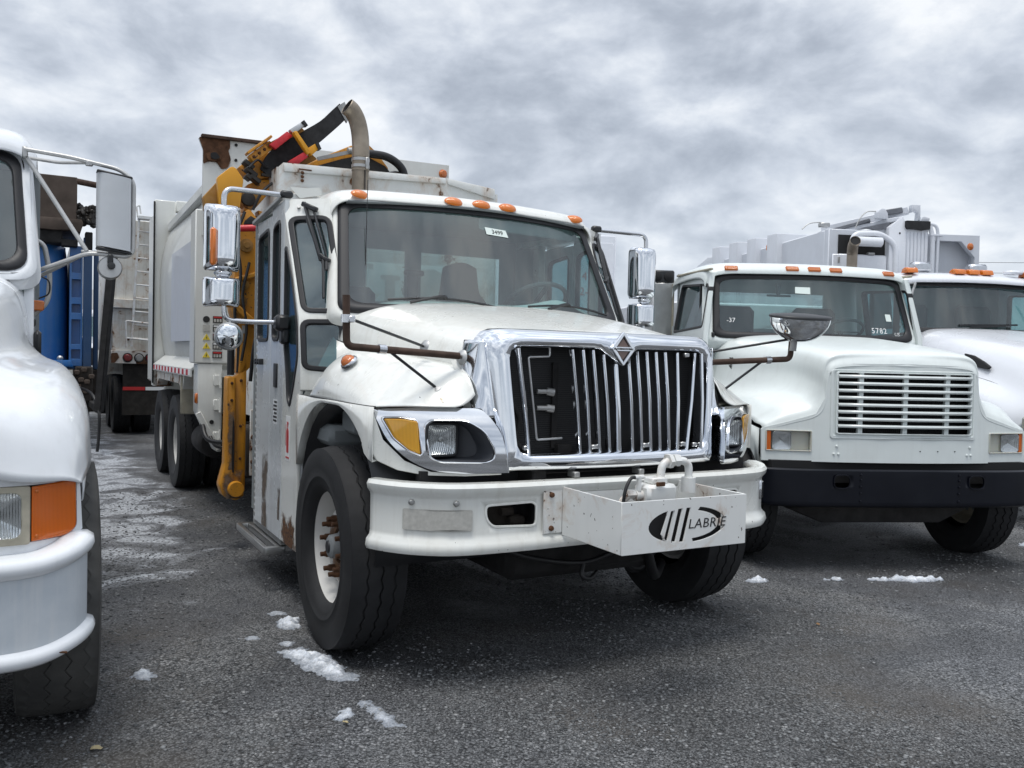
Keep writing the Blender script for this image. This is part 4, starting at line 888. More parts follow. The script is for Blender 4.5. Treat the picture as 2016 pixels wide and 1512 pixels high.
m = MB(); m.plate(rpoly([(.02, 2.36), (.85, 2.36), (.85, 2.44), (.0, 2.44)], .03), [], .01, lambda u, v, w: (u, y0(u/.9)+.03+(2.44-v)*.3+w, v), sub=.1); m.to('sun_visor', 'interior_grey', cab)
m = MB()
for x0, x1 in ((-.72, -.02), (.18, .86)):
    P = [(lerp(x0, x1, t), ws(lerp(x0, x1, t)/.94, 0).y-.035, 1.845+.028*sin(t*pi)-.02*t) for t in (0, .25, .5, .75, 1)]
    m.tube(P, .008, 6); m.tube([P[2], Vector(P[2])+Vector((-.05, -.02, .012)), Vector(P[0])+Vector((.12, -.05, -.012))], .010, 6)
m.to('windscreen_wipers', 'black_plastic', shield)
m = MB(); m.cyl((-.795, .66, 1.80), (-.800, .62, 2.56), .0035, .002, 6); m.to('aerial', 'black_plastic', T)
# ---- widened cab sides with stand-up doors
yA = lambda z: pl(z, [(1.25, .56), (1.50, .56), (1.80, .60), (2.47, .905)])
yB = lambda z: pl(z, [(1.25, .645), (1.504, .645), (1.727, .700), (2.054, .873), (2.472, 1.127)])
XO, XI = 1.180, .945; SP = XO-XI
def cabside(s):
    nm = Vector((s*.30, -.88, .36)).normalized()
    def fn(off=0.0):
        def f(u, v, w):
            t = u/SP; p = Vector((s*lerp(XO, XI, t), lerp(yB(v), yA(v), t), v)); return tuple(p+nm*(off+w))
        return f
    W1 = rpoly([(.022, 2.345), (.218, 2.350), (.228, 1.765), (.030, 1.765)], [.05, .05, .045, .045], 5)
    W2 = rpoly([(.018, 1.70), (.228, 1.705), (.228, 1.415), (.018, 1.430)], .045, 5)
    out_ = [(0, 1.30), (SP, 1.30), (SP, 1.55), (SP, 1.8), (SP, 2.15), (SP, 2.475), (0, 2.478), (0, 2.25), (0, 2.054), (0, 1.9), (0, 1.727), (0, 1.6), (0, 1.5)]
    m = MB().plate(out_, [W1, W2], .02, fn(), .004, sub=.2); p = m.to('corner_panel', 'white_main', T, smooth=30)
    for Wd in (W1, W2):
        g = MB().plate(inset(Wd, -.014), [inset(Wd, .016)], .034, fn(.003), .006).to('corner_gasket', 'gasket', p)
        MB().plate(Wd, [], .005, fn(-.004), sub=.2).to('corner_window', 'glass_side', g)
    # wiper hanging over the upper window
    a = lambda u, v, o=.035: fn(o)(u, v, 0)
    m = MB(); m.bar(a(.095, 2.43), a(.165, 2.385), .030, .030, .006); m.bar(a(.105, 2.44), a(.150, 2.06), .022, .014, .003); m.bar(a(.145, 2.40), a(.185, 2.05), .012, .012, .002)
    m.bar(a(.105, 2.33), a(.16, 2.03), .008, .012); m.bar(a(.145, 2.10), a(.195, 2.06), .03, .02, .004); m.bar(a(.165, 2.10), a(.140, 1.83), .016, .014, .003); m.bar(a(.180, 2.06), a(.172, 2.00), .02, .02, .004)
    m.to('wiper', 'black_plastic', p); m = MB().cyl(a(.075, 2.415, .0), a(.075, 2.415, .03), .010, n=10); m.to('nozzle', 'steel', p)
    # side wall in front of the door with the quarter window
    QW = rpoly([(1.035, 2.17), (.985, 2.16), (.862, 1.98), (.725, 1.70), (.70, 1.50), (.80, 1.30), (.875, 1.19), (.930, 1.24), (.965, 1.40), (1.030, 1.58)], [.02, .03, .04, .04, .05, .06, .04, .04, .06, .03], 4)
    sp_ = [(1.055, .345), (.69, .345), (.685, .62), (.683, .9), (.665, 1.05), (.645, 1.30), (.645, 1.504), (.700, 1.727), (.873, 2.054), (1.110, 2.455), (1.110, 2.40), (1.055, 2.30)]
    sp_ = [(1.055, .345), (.69, .345), (.685, .62), (.683, .9), (.665, 1.05), (.645, 1.30), (.645, 1.504), (.700, 1.727), (.873, 2.054), (1.127, 2.472), (1.135, 2.472), (1.06, 2.33)]
    w_ = MB().plate(sp_, [QW], .02, PX(s*(XO-.010)), .003).to('side_wall', 'white_main', T, smooth=30)
    g = MB().plate(inset(QW, -.010), [inset(QW, .016)], .030, PX(s*(XO-.008)), .005).to('quarter_gasket', 'gasket', w_); MB().plate(QW, [], .005, PX(s*(XO-.012))).to('quarter_window', 'glass_side', g)
    MB().qx(s*(XO+.0012), .66, 1.055, .345, .56).to('rust_patch', 'stain_rusty', w_)
    # lower front return behind the wheel
    m = MB(); m.bx(s*.70, s*(XO-.022), .690, .705, .345, 1.25); m.bx(s*.6, s*(XO-.022), .69, 1.9, .33, .36); m.to('wheel_house_panel', 'white_door', w_)
    # folding door: two leaves
    z0, z1 = .345, 2.462
    for k, (ya, yb, wa, wb) in enumerate(((1.060, 1.395, 1.165, 1.345), (1.402, 1.835, 1.465, 1.775))):
        top = 2.475-.10*(k*.35)
        wn = rpoly([(wa, 1.60), (wb, 1.60), (wb, 2.33-.02*k), (wa, 2.36-.02*k)], .055, 5)
        lf = MB().plate([(ya, z0), (yb, z0), (yb, z1-.05*k), (ya, z1+(.008 if k == 0 else -.048))], [wn], .026, PX(s*(XO-.012)), .003).to('door_leaf', 'white_door', T, smooth=30)
        g = MB().plate(inset(wn, -.010), [inset(wn, .014)], .036, PX(s*(XO-.010)), .005).to('door_gasket', 'gasket', lf); MB().plate(wn, [], .005, PX(s*(XO-.014))).to('door_window', 'glass_side', g)
        if k == 1:
            m = MB()
            for i in range(44): m.bx(s*(XO-.002), s*(XO+.005), 1.797, 1.823, .37+i*.046, .37+i*.046+.032, .002)
            m.to('piano_hinge', 'galvanised', lf)
            m = MB(); m.bar((s*(XO+.02), 1.76, 1.455), (s*(XO+.02), 1.60, 1.455), .012, .012); 
            for y in (1.75, 1.68, 1.61): m.bx(s*XO, s*(XO+.03), y-.012, y+.012, 1.435, 1.475, .003)
            m.to('door_latch', 'black_plastic', lf)
            MB().qx(s*(XO+.0022), 1.40, 1.62, .35, 1.0).to('dirt_smear', 'stain_brown', lf)
        else:
            MB().bx(s*XO, s*(XO+.012), 1.19, 1.265, 1.295, 1.45, .004).to('door_handle', 'black_plastic', lf)
            MB().bx(s*XO, s*(XO+.0012), 1.185, 1.295, 1.06, 1.22).to('notice', 'decal_white', lf)
            m = MB()
            for i in range(6): m.bx(s*(XO+.0015), s*(XO+.0025), 1.195, 1.285-(.02 if i % 3 == 2 else 0), 1.075+i*.024, 1.088+i*.024)
            m.to('notice_print', 'decal_black', lf)
            MB().qx(s*(XO+.0022), 1.07, 1.15, .46, .72).to('paint_scrape', 'stain_brown', lf)
    # fire extinguisher sticker
    m = MB().bx(s*(XO+.0004), s*(XO+.0016), .855, .955, .86, 1.135); d = m.to('extinguisher_sticker', 'decal_white', w_)
    m = MB(); m.prism(rpoly([(.88, .91), (.93, .91), (.93, 1.04), (.915, 1.06), (.895, 1.06), (.88, 1.04)], .008), 'x', s*(XO+.002), s*(XO+.003)); m.prism([(.90, 1.06), (.91, 1.06), (.925, 1.10), (.885, 1.095)], 'x', s*(XO+.002), s*(XO+.003)); m.prism([(.94, 1.08), (.948, 1.08), (.948, .95), (.94, .95)], 'x', s*(XO+.002), s*(XO+.003)); m.bx(s*(XO+.002), s*(XO+.003), .865, .945, .875, .885); m.to('extinguisher_symbol', 'decal_red', d)
    # rain gutter rail above the door, step below
    m = MB(); m.bar((s*(XO+.01), 1.13, 2.49), (s*(XO+.02), 1.86, 2.42), .03, .035, .008); m.to('gutter_rail', 'galvanised', T)
    m = MB(); m.bx(s*.95, s*XO, 1.1, 1.95, 2.43, 2.45); m.bx(s*1.10, s*(XO-.02), 1.84, 1.94, .345, 2.43); m.to('door_frame', 'white_main', T)
    m = MB(); m.plate(rrect(1.10, 1.99, s*1.13 if s > 0 else s*1.27, s*1.27 if s > 0 else s*1.13, .02), [rrect(1.14, 1.95, min(s*1.19, s*1.24), max(s*1.19, s*1.24), .01)], .045, lambda u, v, w: (v, u, .27+w), .004); m.bx(s*.9, s*1.14, 1.15, 1.22, .25, .285); m.bx(s*.9, s*1.14, 1.85, 1.92, .25, .285); m.to('step', 'aluminium', T)
    m = MB(); m.bx(s*1.0, s*1.17, 1.1, 1.9, .30, .34, .005); m.to('door_sill', 'galvanised', T)
    # mirrors
    X = 1.558
    m = MB(); m.bend([(s*1.15, 1.12, 2.505), (s*1.30, 1.08, 2.50), (s*X, 1.00, 2.487), (s*X, 1.0, 2.36)], .016, .07, 12); m.to('upper_mirror_arm', 'chrome_worn', T); m = MB(); m.bend([(s*(X-.005), 1.0, 1.82), (s*(X-.012), 1.0, 1.705), (s*1.40, 1.0, 1.700), (s*1.19, .97, 1.705)], .015, .05, 12); arm = m.to('mirror_arm', 'chrome_worn', T)
    MB().box((s*1.165, 1.10, 2.508), (.08, .05, .045), .012).to('arm_cap', 'black_plastic', arm); m = MB(); m.box((s*1.215, .955, 1.70), (.09, .10, .10), .02); m.box((s*1.20, .955, 1.62), (.05, .08, .1), .015); m.to('mirror_bracket', 'black_plastic', arm)
    def head(zc, hh, hw, nm_):
        m = MB(); rows = []
        for j in range(-14, 15):
            t = j/14; e = max(0.0, 1-abs(t)**9)**.45; kx = 1-.10*(1-e)
            rows.append([(s*X+hw*kx*math.copysign(abs(sin(a_))**.85, a_), 1.068-(.02+.105*(.25+.75*e))*max(0.0, cos(a_))**.75, zc+hh*t) for a_ in np.linspace(-pi/2, pi/2, 21)])
        m.grid(rows); n = 21; m.f += [list(range(n)), [len(m.v)-n+i for i in range(n)]]; h = m.to(nm_, 'chrome', T, smooth=50)
        m = MB(); m.plate(rrect(s*X-hw*.97, s*X+hw*.97, zc-hh*.97, zc+hh*.97, .04), [], .02, PY(1.075), .004); m.to('mirror_rim', 'black_plastic', h)
        MB().plate(rrect(s*X-hw*.88, s*X+hw*.88, zc-hh*.92, zc+hh*.92, .03), [], .004, PY(1.088)).to('mirror_face', 'mirror_glass', h); return h
    h1 = head(2.197, .197, .104, 'mirror_head'); head(1.873, .088, .104, 'wide_angle_mirror')
    if s < 0: m = MB().box((s*1.625, .935, 2.13), (.035, .05, .22), .012, rot=(0, 0, s*.5)); m.to('mirror_lamp', 'amber', h1)
    m = MB(); m.box((s*(X), 1.0, 1.983), (.10, .07, .05), .02); m.to('mirror_neck', 'chrome_worn', h1)
    m = MB().lathe([(0, .0), (.03, .004), (.06, .014), (.076, .028), (.08, .034), (.078, .04), (0, .04)], (s*1.527, .955, 1.605), (s*-.12, .95, .1), 32); rm = m.to('round_mirror', 'mirror_glass', T, smooth=50)
    m = MB().lathe([(.074, .024), (.084, .030), (.084, .042), (.074, .044)], (s*1.527, .955, 1.605), (s*-.12, .95, .1), 32, closed=True); m.cyl((s*1.52, .985, 1.66), (s*1.515, .99, 1.70), .012); m.to('round_mirror_rim', 'steel', rm)
for s in (-1, 1): cabside(s)
# ---- front cross-view mirror arms on the hood
def cross_arm(s):
    P = [(s*.775, -.665, 1.522), (s*1.26, -.70, 1.548), (s*1.335, -.71, 1.58), (s*1.342, -.712, 1.775)]
    m = MB(); m.bend([P[0], P[1], (s*1.335, -.705, 1.552), P[3]], .0165, .07, 12); a = m.to('cross_mirror_arm', 'rust_pipe', T)
    MB().cyl((s*1.15, -.692, 1.542), (s*1.185, -.695, 1.544), .022, n=14).to('arm_clamp', 'chrome_worn', a)
    m = MB(); m.cyl((s*1.341, -.712, 1.655), (s*1.341, -.712, 1.69), .022, n=14); m.box((s*1.322, -.73, 1.67), (.03, .02, .03), .004); m.to('arm_clamp', 'chrome_worn', a)
    m = MB(); m.lathe([(0, .016), (.016, .014), (.034, .004), (.038, -.01)], (s*.752, -.655, 1.518), (s*.85, -.45, .25), 20); m.to('arm_foot', 'steel', a)
    m = MB(); m.cyl((s*1.315, -.725, 1.668), (s*.862, -.43, 1.567), .007); m.cyl((s*1.13, -.69, 1.535), (s*.885, -.655, 1.372), .007); m.to('arm_stay', 'black_plastic', a)
    MB().lathe([(0, .012), (.024, .008), (.036, -.002)], (s*.85, -.42, 1.565), (s*.9, -.2, .3), 18).to('upper_stay_foot', 'steel', a); m = MB(); m.lathe([(0, .014), (.026, .010), (.040, -.006)], (s*.882, -.655, 1.366), (s*.55, -.45, .7), 18); m.to('stay_foot', 'steel', a)
    m = MB(); m.lathe([(.036, -.003), (.046, -.004), (.05, -.012)], (s*.885, -.655, 1.364), (s*.55, -.45, .7), 18); m.to('foot_gasket', 'black_plastic', a)
    return a
cross_arm(-1); a = cross_arm(1)
# dome mirror on the left arm
m = MB(); rows = []; R0 = Matrix.Translation((1.36, -.75, 1.795)) @ Euler((rad(8), 0, rad(-14))).to_matrix().to_4x4()
for j in range(9):
    ph = lerp(0, 88, j/8); c_, s_ = cos(rad(ph)), sin(rad(ph))
    rows.append([tuple(R0 @ Vector((.185*c_*cos(t), -.13*c_*sin(t)*1.0, -.145*s_))) for t in np.linspace(0, 2*pi, 33)[:-1]])
m.grid(rows, closed=True); dm = m.to('cross_view_mirror', 'mirror_glass', T, smooth=80)
m = MB(); m.grid([[tuple(R0 @ Vector((k*.185*cos(t), -k*.13*sin(t), h))) for t in np.linspace(0, 2*pi, 33)[:-1]] for k, h in ((1.0, -.006), (1.03, -.004), (1.03, .006), (.97, .012), (.5, .02), (.02, .022))], closed=True); m.to('mirror_hood', 'black_plastic', dm, smooth=60)
m = MB(); m.cyl((1.342, -.712, 1.60), (1.345, -.72, 1.69), .022); m.to('mirror_socket', 'galvanised', dm)
# ---- refuse body behind the cab
hop = MB().plate([(-.935, .98), (.92, .98), (.92, 2.90), (.905, 2.97), (.46, 3.01), (-.90, 2.965), (-.935, 2.93)], [], .012, PY(2.30), .002).to('hopper_wall', 'white_hopper', T)
m = MB(); m.prism([(-.90, 2.955), (.44, 3.0), (.44, 2.955), (-.90, 2.895)], 'y', 2.27, 2.296, .006); m.prism([(.46, 3.0), (.90, 2.965), (.90, 2.875), (.46, 2.955)], 'y', 2.27, 2.296, .006); m.bx(-.90, .90, 2.272, 2.296, 2.66, 2.74, .01); m.to('stiffener', 'white_hopper', hop)
m = MB(); m.prism([(-.86, 2.78), (-.78, 2.70), (-.60, 2.745), (-.63, 2.80), (-.72, 2.785)], 'y', 2.255, 2.262); m.to('torn_flap', 'white_main', hop)
m = MB()
for z in (2.90, 2.87, 2.84): m.lathe([(0, -.01), (.011, -.006), (.014, .002)], (-.76+.01*(z-2.9), 2.268, z), (0, 1, 0), 8)
m.box((-.74, 2.268, 2.925), (.10, .006, .010)); m.to('rusty_holes', 'rust', hop)
m = MB()
for s in (-1, 1): m.bx(s*.93, s*.945, 2.31, 4.0, .98, 2.93)
m.bx(-.93, .93, 2.31, 3.98, 1.0, 1.03); m.to('hopper_side', 'white_hopper', hop)
# main body: rounded barrel section
sec = [(-1.10, 1.32), (-1.16, 1.70), (-1.185, 2.2), (-1.17, 2.65), (-1.08, 3.02), (-.90, 3.25), (-.55, 3.37), (0, 3.41), (.55, 3.37), (.90, 3.25), (1.08, 3.02), (1.17, 2.65), (1.185, 2.2), (1.16, 1.70), (1.10, 1.32)]
m = MB(); m.patch([[(x, y, z) for x, z in sec] for y in (4.05, 5.2, 6.4, 7.5)], 2, 4); m.bx(-1.1, 1.1, 4.05, 7.5, 1.28, 1.34); body = m.to('body_shell', 'white_body', T, smooth=60, solid=.008)
for s in (-1, 1):
    m = MB(); m.bar((s*1.12, 4.06, 3.06), (s*1.05, 7.48, 3.08), .12, .10, .01); m.to('top_rail', 'white_body', body)
    m = MB(); m.plate(rrect(4.25, 6.3, 1.62, 2.62, .02), [], .004, PX(s*1.196)); m.to('graphic_panel', 'decal_white' if 0 else 'refuse_grey', body)
m = MB()
for s in (-1, 1): m.bx(s*1.01, s*1.262, 7.50, 7.66, 1.06, 3.43, .012); m.bx(s*1.03, s*1.24, 7.66, 8.35, 1.1, 3.3, .03)
m.bx(-1.01, 1.01, 7.50, 7.66, 3.30, 3.44, .012); m.bx(-1.03, 1.03, 8.30, 8.36, .9, 3.3, .02); tail = m.to('tailgate_frame', 'white_body', T)
for s in (-1, 1): MB().bx(s*1.255, s*1.272, 7.47, 7.51, 1.1, 3.40).to('frame_seam', 'black_matt', tail)
MB().qy(7.49, -1.262, -1.01, 1.06, 1.42).to('rust_patch', 'stain_rusty', tail)
# bulkhead over the hopper with its rusted corner
bk = MB().plate([(-1.222, 2.58), (1.24, 2.58), (1.24, 3.53), (-1.20, 3.485), (-1.26, 3.46), (-1.222, 3.36)], [], .03, PY(4.02), .004).to('bulkhead', 'white_body', T)
m = MB(); m.bar((-1.24, 4.0, 3.483), (-.30, 4.0, 3.500), .06, .03, .004); m.to('bulkhead_cap', 'rust_pipe', bk)
m = MB(); m.prism(rpoly([(-1.262, 3.472), (-.985, 3.478), (-.985, 3.40), (-1.0, 3.38), (-.975, 3.30), (-1.0, 3.22), (-1.06, 3.20), (-1.10, 3.26), (-1.17, 3.26), (-1.22, 3.23), (-1.222, 3.36)], .02), 'y', 3.994, 4.003); m.prism(rpoly([(-1.20, 3.33), (-1.12, 3.36), (-1.06, 3.30), (-1.12, 3.26), (-1.19, 3.27)], .02), 'y', 3.975, 3.995); m.to('rust_patch', 'rust', bk)
m = MB().prism(rpoly([(-1.16, 3.335), (-1.11, 3.345), (-1.075, 3.30), (-1.12, 3.275), (-1.16, 3.29)], .015), 'y', 3.968, 3.976); m.to('torn_hole', 'black_matt', bk)
for x, z in ((-.93, 3.44), (-.93, 3.30), (-.76, 3.42), (-1.0, 3.15), (-.83, 3.2)): MB().lathe([(0, -.004), (.014, -.004), (.014, .004)], (x, 4.0, z), (0, 1, 0), 10).to('bolt_hole', 'black_matt', bk)
m = MB().lathe([(0, -.03), (.03, -.026), (.045, -.01), (.048, .0)], (1.17, 4.0, 3.43), (0, 1, 0), 16); m.to('clearance_lamp', 'amber_marker', bk)
# front cabinet with the warning decals
MB().bx(.95, 1.276, 4.02, 4.30, 1.405, 2.82, .01).to('front_cabinet', 'white_body', T); cbt = MB().bx(-1.276, -.95, 4.02, 4.30, 1.405, 2.82, .01).to('front_cabinet', 'white_body', T)
for i in range(5):
    z = 1.455+i*.082
    o = MB().bx(-1.112, -1.028, 4.012, 4.0195, z, z+.062).to('warning_label', 'decal_black' if i % 2 else 'chassis_brown', cbt)
    MB().bx(-1.106, -1.034, 4.0095, 4.0115, z+.044, z+.058).to('label_band', 'decal_white' if i % 2 else 'decal_red', o)
    for j in range(3): MB().bx(-1.104+j*.025, -1.086+j*.025, 4.0095, 4.0115, z+.008, z+.036).to('label_picture', 'decal_grey', o)
    if i < 3: o = MB().prism([(-1.20, z+.005), (-1.135, z+.005), (-1.1675, z+.06)], 'y', 4.012, 4.0195).to('warning_triangle', 'decal_yellow', cbt); MB().prism([(-1.172, z+.018), (-1.163, z+.018), (-1.1655, z+.045)], 'y', 4.0095, 4.0115).to('triangle_mark', 'decal_black', o)
    elif i == 3: MB().plate(rrect(-1.20, -1.14, z, z+.06, .004), [], .006, PY(4.0145)).to('warning_label', 'decal_grey', cbt)
    else: MB().lathe([(0, -.004), (.030, -.004), (.030, .004)], (-1.17, 4.0165, z+.03), (0, 1, 0), 16).to('round_label', 'decal_black', cbt)
m = MB(); m.prism([(-1.235, 1.40), (-1.02, 1.40), (-1.02, .58), (-1.06, .58), (-1.235, .95)], 'y', 4.03, 4.30, .006); m.bar((-1.235, 4.01, .95), (-1.05, 4.01, .60), .03, .05, .004); cl_ = m.to('lower_support', 'white_body', T)
m = MB(); m.lathe([(0, -.004), (.020, -.004), (.020, .004)], (-1.11, 4.026, .86), (0, 1, 0), 14); m.to('support_hole', 'black_matt', cl_)
for z in (1.25, 1.02, .72): m = MB(); m.cyl((-1.04, 4.0, z-.07), (-1.04, 4.0, z+.07), .012, n=10); m.box((-1.07, 4.015, z), (.06, .012, .10), .004); m.to('hinge', 'white_main', cl_)
m = MB().box((-1.245, 4.05, 1.08), (.03, .05, .10), .012); m.to('side_lamp', 'amber_marker', cl_)
# stepped floor edge with the red and white tape
for s in (-1, 1):
    m = MB(); m.prism([(s*1.12, 1.46), (s*1.26, 1.345), (s*1.26, 1.27), (s*1.245, 1.27), (s*1.245, 1.33), (s*1.12, 1.43)], 'y', 4.32, 7.45); e = m.to('floor_edge', 'white_body', T)
    for i in range(22):
        y = 4.34+i*.14
        MB().bx(s*1.2605, s*1.2625, y, y+.136, 1.282, 1.335).to('reflective_tape', 'reflector_red' if i % 2 else 'decal_white', e)
    m = MB(); m.bx(s*.80, s*1.24, 5.12, 5.15, .86, 1.33, .01); m.to('mudguard', 'rim_cream', T)
    m = MB(); m.prism([(5.0, 1.28), (7.4, 1.28), (7.4, 1.08), (7.2, 1.17), (5.4, 1.17), (5.15, 1.08)], 'x', s*1.10, s*1.22); m.to('wheel_valance', 'white_rusty', T)
for i, s in enumerate((-1, 1)): m = MB().lathe([(0, 0), (.13, .01), (.15, .04), (.15, .55), (.13, .58), (0, .59)], (s*1.0, 4.45, .62), (0, 1, 0), 20); m.to('air_tank', 'chassis', T)
m = MB(); m.bx(-.98, -.6, 3.3, 4.2, .42, .85, .02); m.bx(.5, 1.0, 2.2, 3.6, .5, .95, .03); m.bx(-1.05, -.55, 2.75, 3.25, .5, .9, .02); m.to('side_tank', 'chassis_brown', T)
m = MB(); m.tube([(-1.12, 4.3, 1.1), (-1.18, 4.1, .95), (-1.17, 3.9, .72), (-1.0, 3.6, .70)], .022); m.tube([(-1.10, 4.35, 1.05), (-1.13, 4.15, .85), (-1.1, 3.9, .66), (-.95, 3.6, .64)], .018); m.to('brake_hoses', 'hose', T)
# subframe between cab and body
m = MB(); m.bx(-.95, .95, 2.0, 2.28, .98, 1.1); m.bx(-1.0, -.75, 2.0, 2.25, .55, 1.0, .02); m.to('subframe', 'chassis_brown', T)
# ---- exhaust stack
ex = MB(); ex.cyl((-.357, 2.10, 1.1), (-.357, 2.10, 3.02), .0635, n=24); ex.cyl((-.357, 2.10, 2.93), (-.357, 2.10, 2.945), .068, n=24); exo = ex.to('exhaust_stack', 'exhaust_steel', T)
path = crom([(-.357, 2.10, 3.02), (-.358, 2.10, 3.12), (-.368, 2.098, 3.22), (-.392, 2.095, 3.31), (-.432, 2.09, 3.375), (-.478, 2.085, 3.405)], 5)
m = MB(); m.sweep(path, .0645, 24, caps=False); m.to('exhaust_elbow', 'exhaust_steel', exo, solid=.003)
m = MB(); d_ = (path[-1]-path[-2]).normalized(); m.cyl(path[-1]-d_*.05, path[-1]-d_*.045, .060, n=20); m.sweep([path[-1]-d_*.05, path[-1]-d_*.001], .0605, 20, caps=False); m.to('sooty_mouth', 'exhaust_sooty', exo)
m = MB()
for z in (3.005, 2.955): m.cyl((-.357, 2.10, z), (-.357, 2.10, z+.022), .069, n=24)
m.box((-.325, 2.04, 2.985), (.03, .03, .09), .006); m.to('exhaust_clamp', 'steel', exo)
m = MB(); m.bx(-.345, -.337, 2.030, 2.037, 2.55, 2.93); m.to('exhaust_seam', 'exhaust_sooty', exo); m = MB(); m.box((-.36, 2.10, 2.575), (.15, .14, .02), .005); m.to('exhaust_flange', 'rust', exo)
# ---- yellow loading arm
m = MB()
m.prism(rpoly([(-1.268, 1.33), (-1.205, 1.33), (-1.205, .62), (-1.16, .52), (-1.13, .42), (-1.19, .38), (-1.29, .42), (-1.315, .50), (-1.275, .66)], .02), 'y', 2.40, 2.56, .012)
m.prism([(-1.205, 1.33), (-1.17, 1.36), (-1.12, 1.46), (-1.12, .45), (-1.205, .40)], 'y', 2.44, 2.54, .006)
arm = m.to('loading_arm', 'yellow_paint', T)
m = MB(); m.lathe([(.025, -.05), (.055, -.05), (.06, -.04), (.06, .02)], (-1.20, 2.40, .475), (0, 1, 0), 24); m.to('pivot_ring', 'yellow_paint', arm); m = MB().lathe([(0, -.03), (.028, -.03), (.028, 0)], (-1.20, 2.40, .475), (0, 1, 0), 12); m.to('pivot_pin', 'rust', arm)
m = MB(); m.prism([(-1.225, 1.02), (-1.232, .70), (-1.225, .60), (-1.212, .60), (-1.212, .95)], 'y', 2.392, 2.401); m.to('slot', 'black_matt', arm)
m = MB(); m.cyl((-1.235, 2.46, 1.34), (-1.235, 2.46, 1.75), .028, n=16); m.cyl((-1.18, 2.46, 1.36), (-1.17, 2.46, 1.9), .014, n=10); m.to('lift_cylinder', 'black_plastic', arm)
m = MB(); m.prism(rpoly([(-1.185, 1.34), (-1.13, 1.36), (-1.05, 1.45), (-1.03, 1.9), (-1.05, 2.3), (-1.02, 2.5), (-1.12, 2.62), (-1.22, 2.52), (-1.20, 2.3), (-1.23, 2.05), (-1.24, 1.85), (-1.17, 1.6)], .03), 'y', 2.44, 2.62, .012); up = m.to('arm_column', 'yellow_paint', arm)
for x, z, r in ((-1.18, 1.90, .05), (-1.16, 2.03, .045), (-1.14, 2.33, .05)): m = MB().lathe([(0, -.05), (r*.45, -.05), (r*.5, -.035), (r, -.03), (r, .02)], (x, 2.44, z), (0, 1, 0), 18); m.to('knuckle', 'yellow_grimy', up)
m = MB(); m.bar((-1.22, 2.40, 1.86), (-1.06, 2.40, 1.72), .07, .05, .01); m.bar((-1.22, 2.42, 2.06), (-1.05, 2.42, 2.12), .05, .04, .01); m.to('arm_link', 'yellow_paint', up)
# upper grab: plates seen from the front
m = MB().prism(rpoly([(-1.366, 2.815), (-1.262, 2.910), (-1.230, 2.905), (-1.171, 2.824), (-1.195, 2.60), (-1.343, 2.586)], .02), 'y', 2.40, 2.46, .008); m.to('guard_plate', 'yellow_clean', arm)
m = MB().prism([(-1.445, 2.68), (-1.345, 2.805), (-1.290, 2.60), (-1.36, 2.48), (-1.43, 2.585)], 'y', 2.50, 2.60, .008); m.to('grab_finger', 'yellow_grimy', arm)
m = MB(); m.prism([(-1.18, 2.945), (-1.068, 3.045), (-.90, 3.108), (-.827, 3.03), (-.825, 2.92), (-1.01, 2.872), (-1.122, 2.885)], 'y', 2.56, 2.72, .01); ab = m.to('grab_body', 'yellow_paint', arm)
m = MB(); m.prism([(-1.127, 3.02), (-.968, 3.157), (-.925, 3.112), (-1.084, 2.970)], 'y', 2.46, 2.54, .006); m.bar((-1.14, 2.47, 3.03), (-.96, 2.47, 3.185), .10, .02, .004); m.to('grab_bracket', 'yellow_paint', ab)
m = MB()
for i in range(4): t = .14+i*.24; m.lathe([(0, -.014), (.010, -.012), (.013, .002)], (lerp(-1.108, -.944, t), 2.458, lerp(2.995, 3.135, t)), (0, 1, 0), 8)
m.to('bracket_bolt', 'rust', ab)
m = MB(); m.prism([(-1.115, 2.815), (-1.02, 2.868), (-.837, 2.889), (-.60, 2.92), (-.60, 2.80), (-.835, 2.775), (-1.075, 2.783)], 'y', 2.56, 2.70, .01); m.prism([(-1.12, 2.78), (-.95, 2.77), (-1.06, 2.63), (-1.15, 2.60)], 'y', 2.5, 2.66, .01); m.prism([(-1.04, 2.62), (-.96, 2.60), (-.90, 2.48), (-1.0, 2.44)], 'y', 2.5, 2.64, .01); m.to('arm_boom', 'yellow_paint', arm)
m = MB(); m.bar((-1.02, 2.50, 2.895), (-.62, 2.52, 2.885), .03, .02); 
for k, (x, z, sx) in enumerate(((-1.12, 2.955, .09), (-1.10, 2.90, .10), (-1.07, 2.85, .09), (-1.12, 2.86, .05))): m.box((x, 2.50, z), (sx, .10, .035), .006, rot=(0, .6, 0))
m.lathe([(.02, -.05), (.05, -.045), (.06, 0), (.05, .05)], (-1.12, 2.5, 2.69), (0, 1, 0), 18); m.to('valve_bank', 'greasy', arm)
m = MB(); m.lathe([(.03, -.06), (.075, -.05), (.08, .05)], (-1.11, 2.53, 2.695), (0, 1, 0), 20); m.to('pivot_drum', 'yellow_grimy', arm)
m = MB(); m.lathe([(0, -.07), (.06, -.06), (.085, 0), (.06, .07), (0, .08)], (-1.10, 2.5, 2.50), (1, 0, .1), 16); m.to('rubber_boot', 'belt_rubber', arm)
m = MB(); m.cyl((-1.20, 2.35, 2.445), (-1.07, 2.30, 2.455), .026, n=16); m.to('red_grip', 'reflector_red', arm)
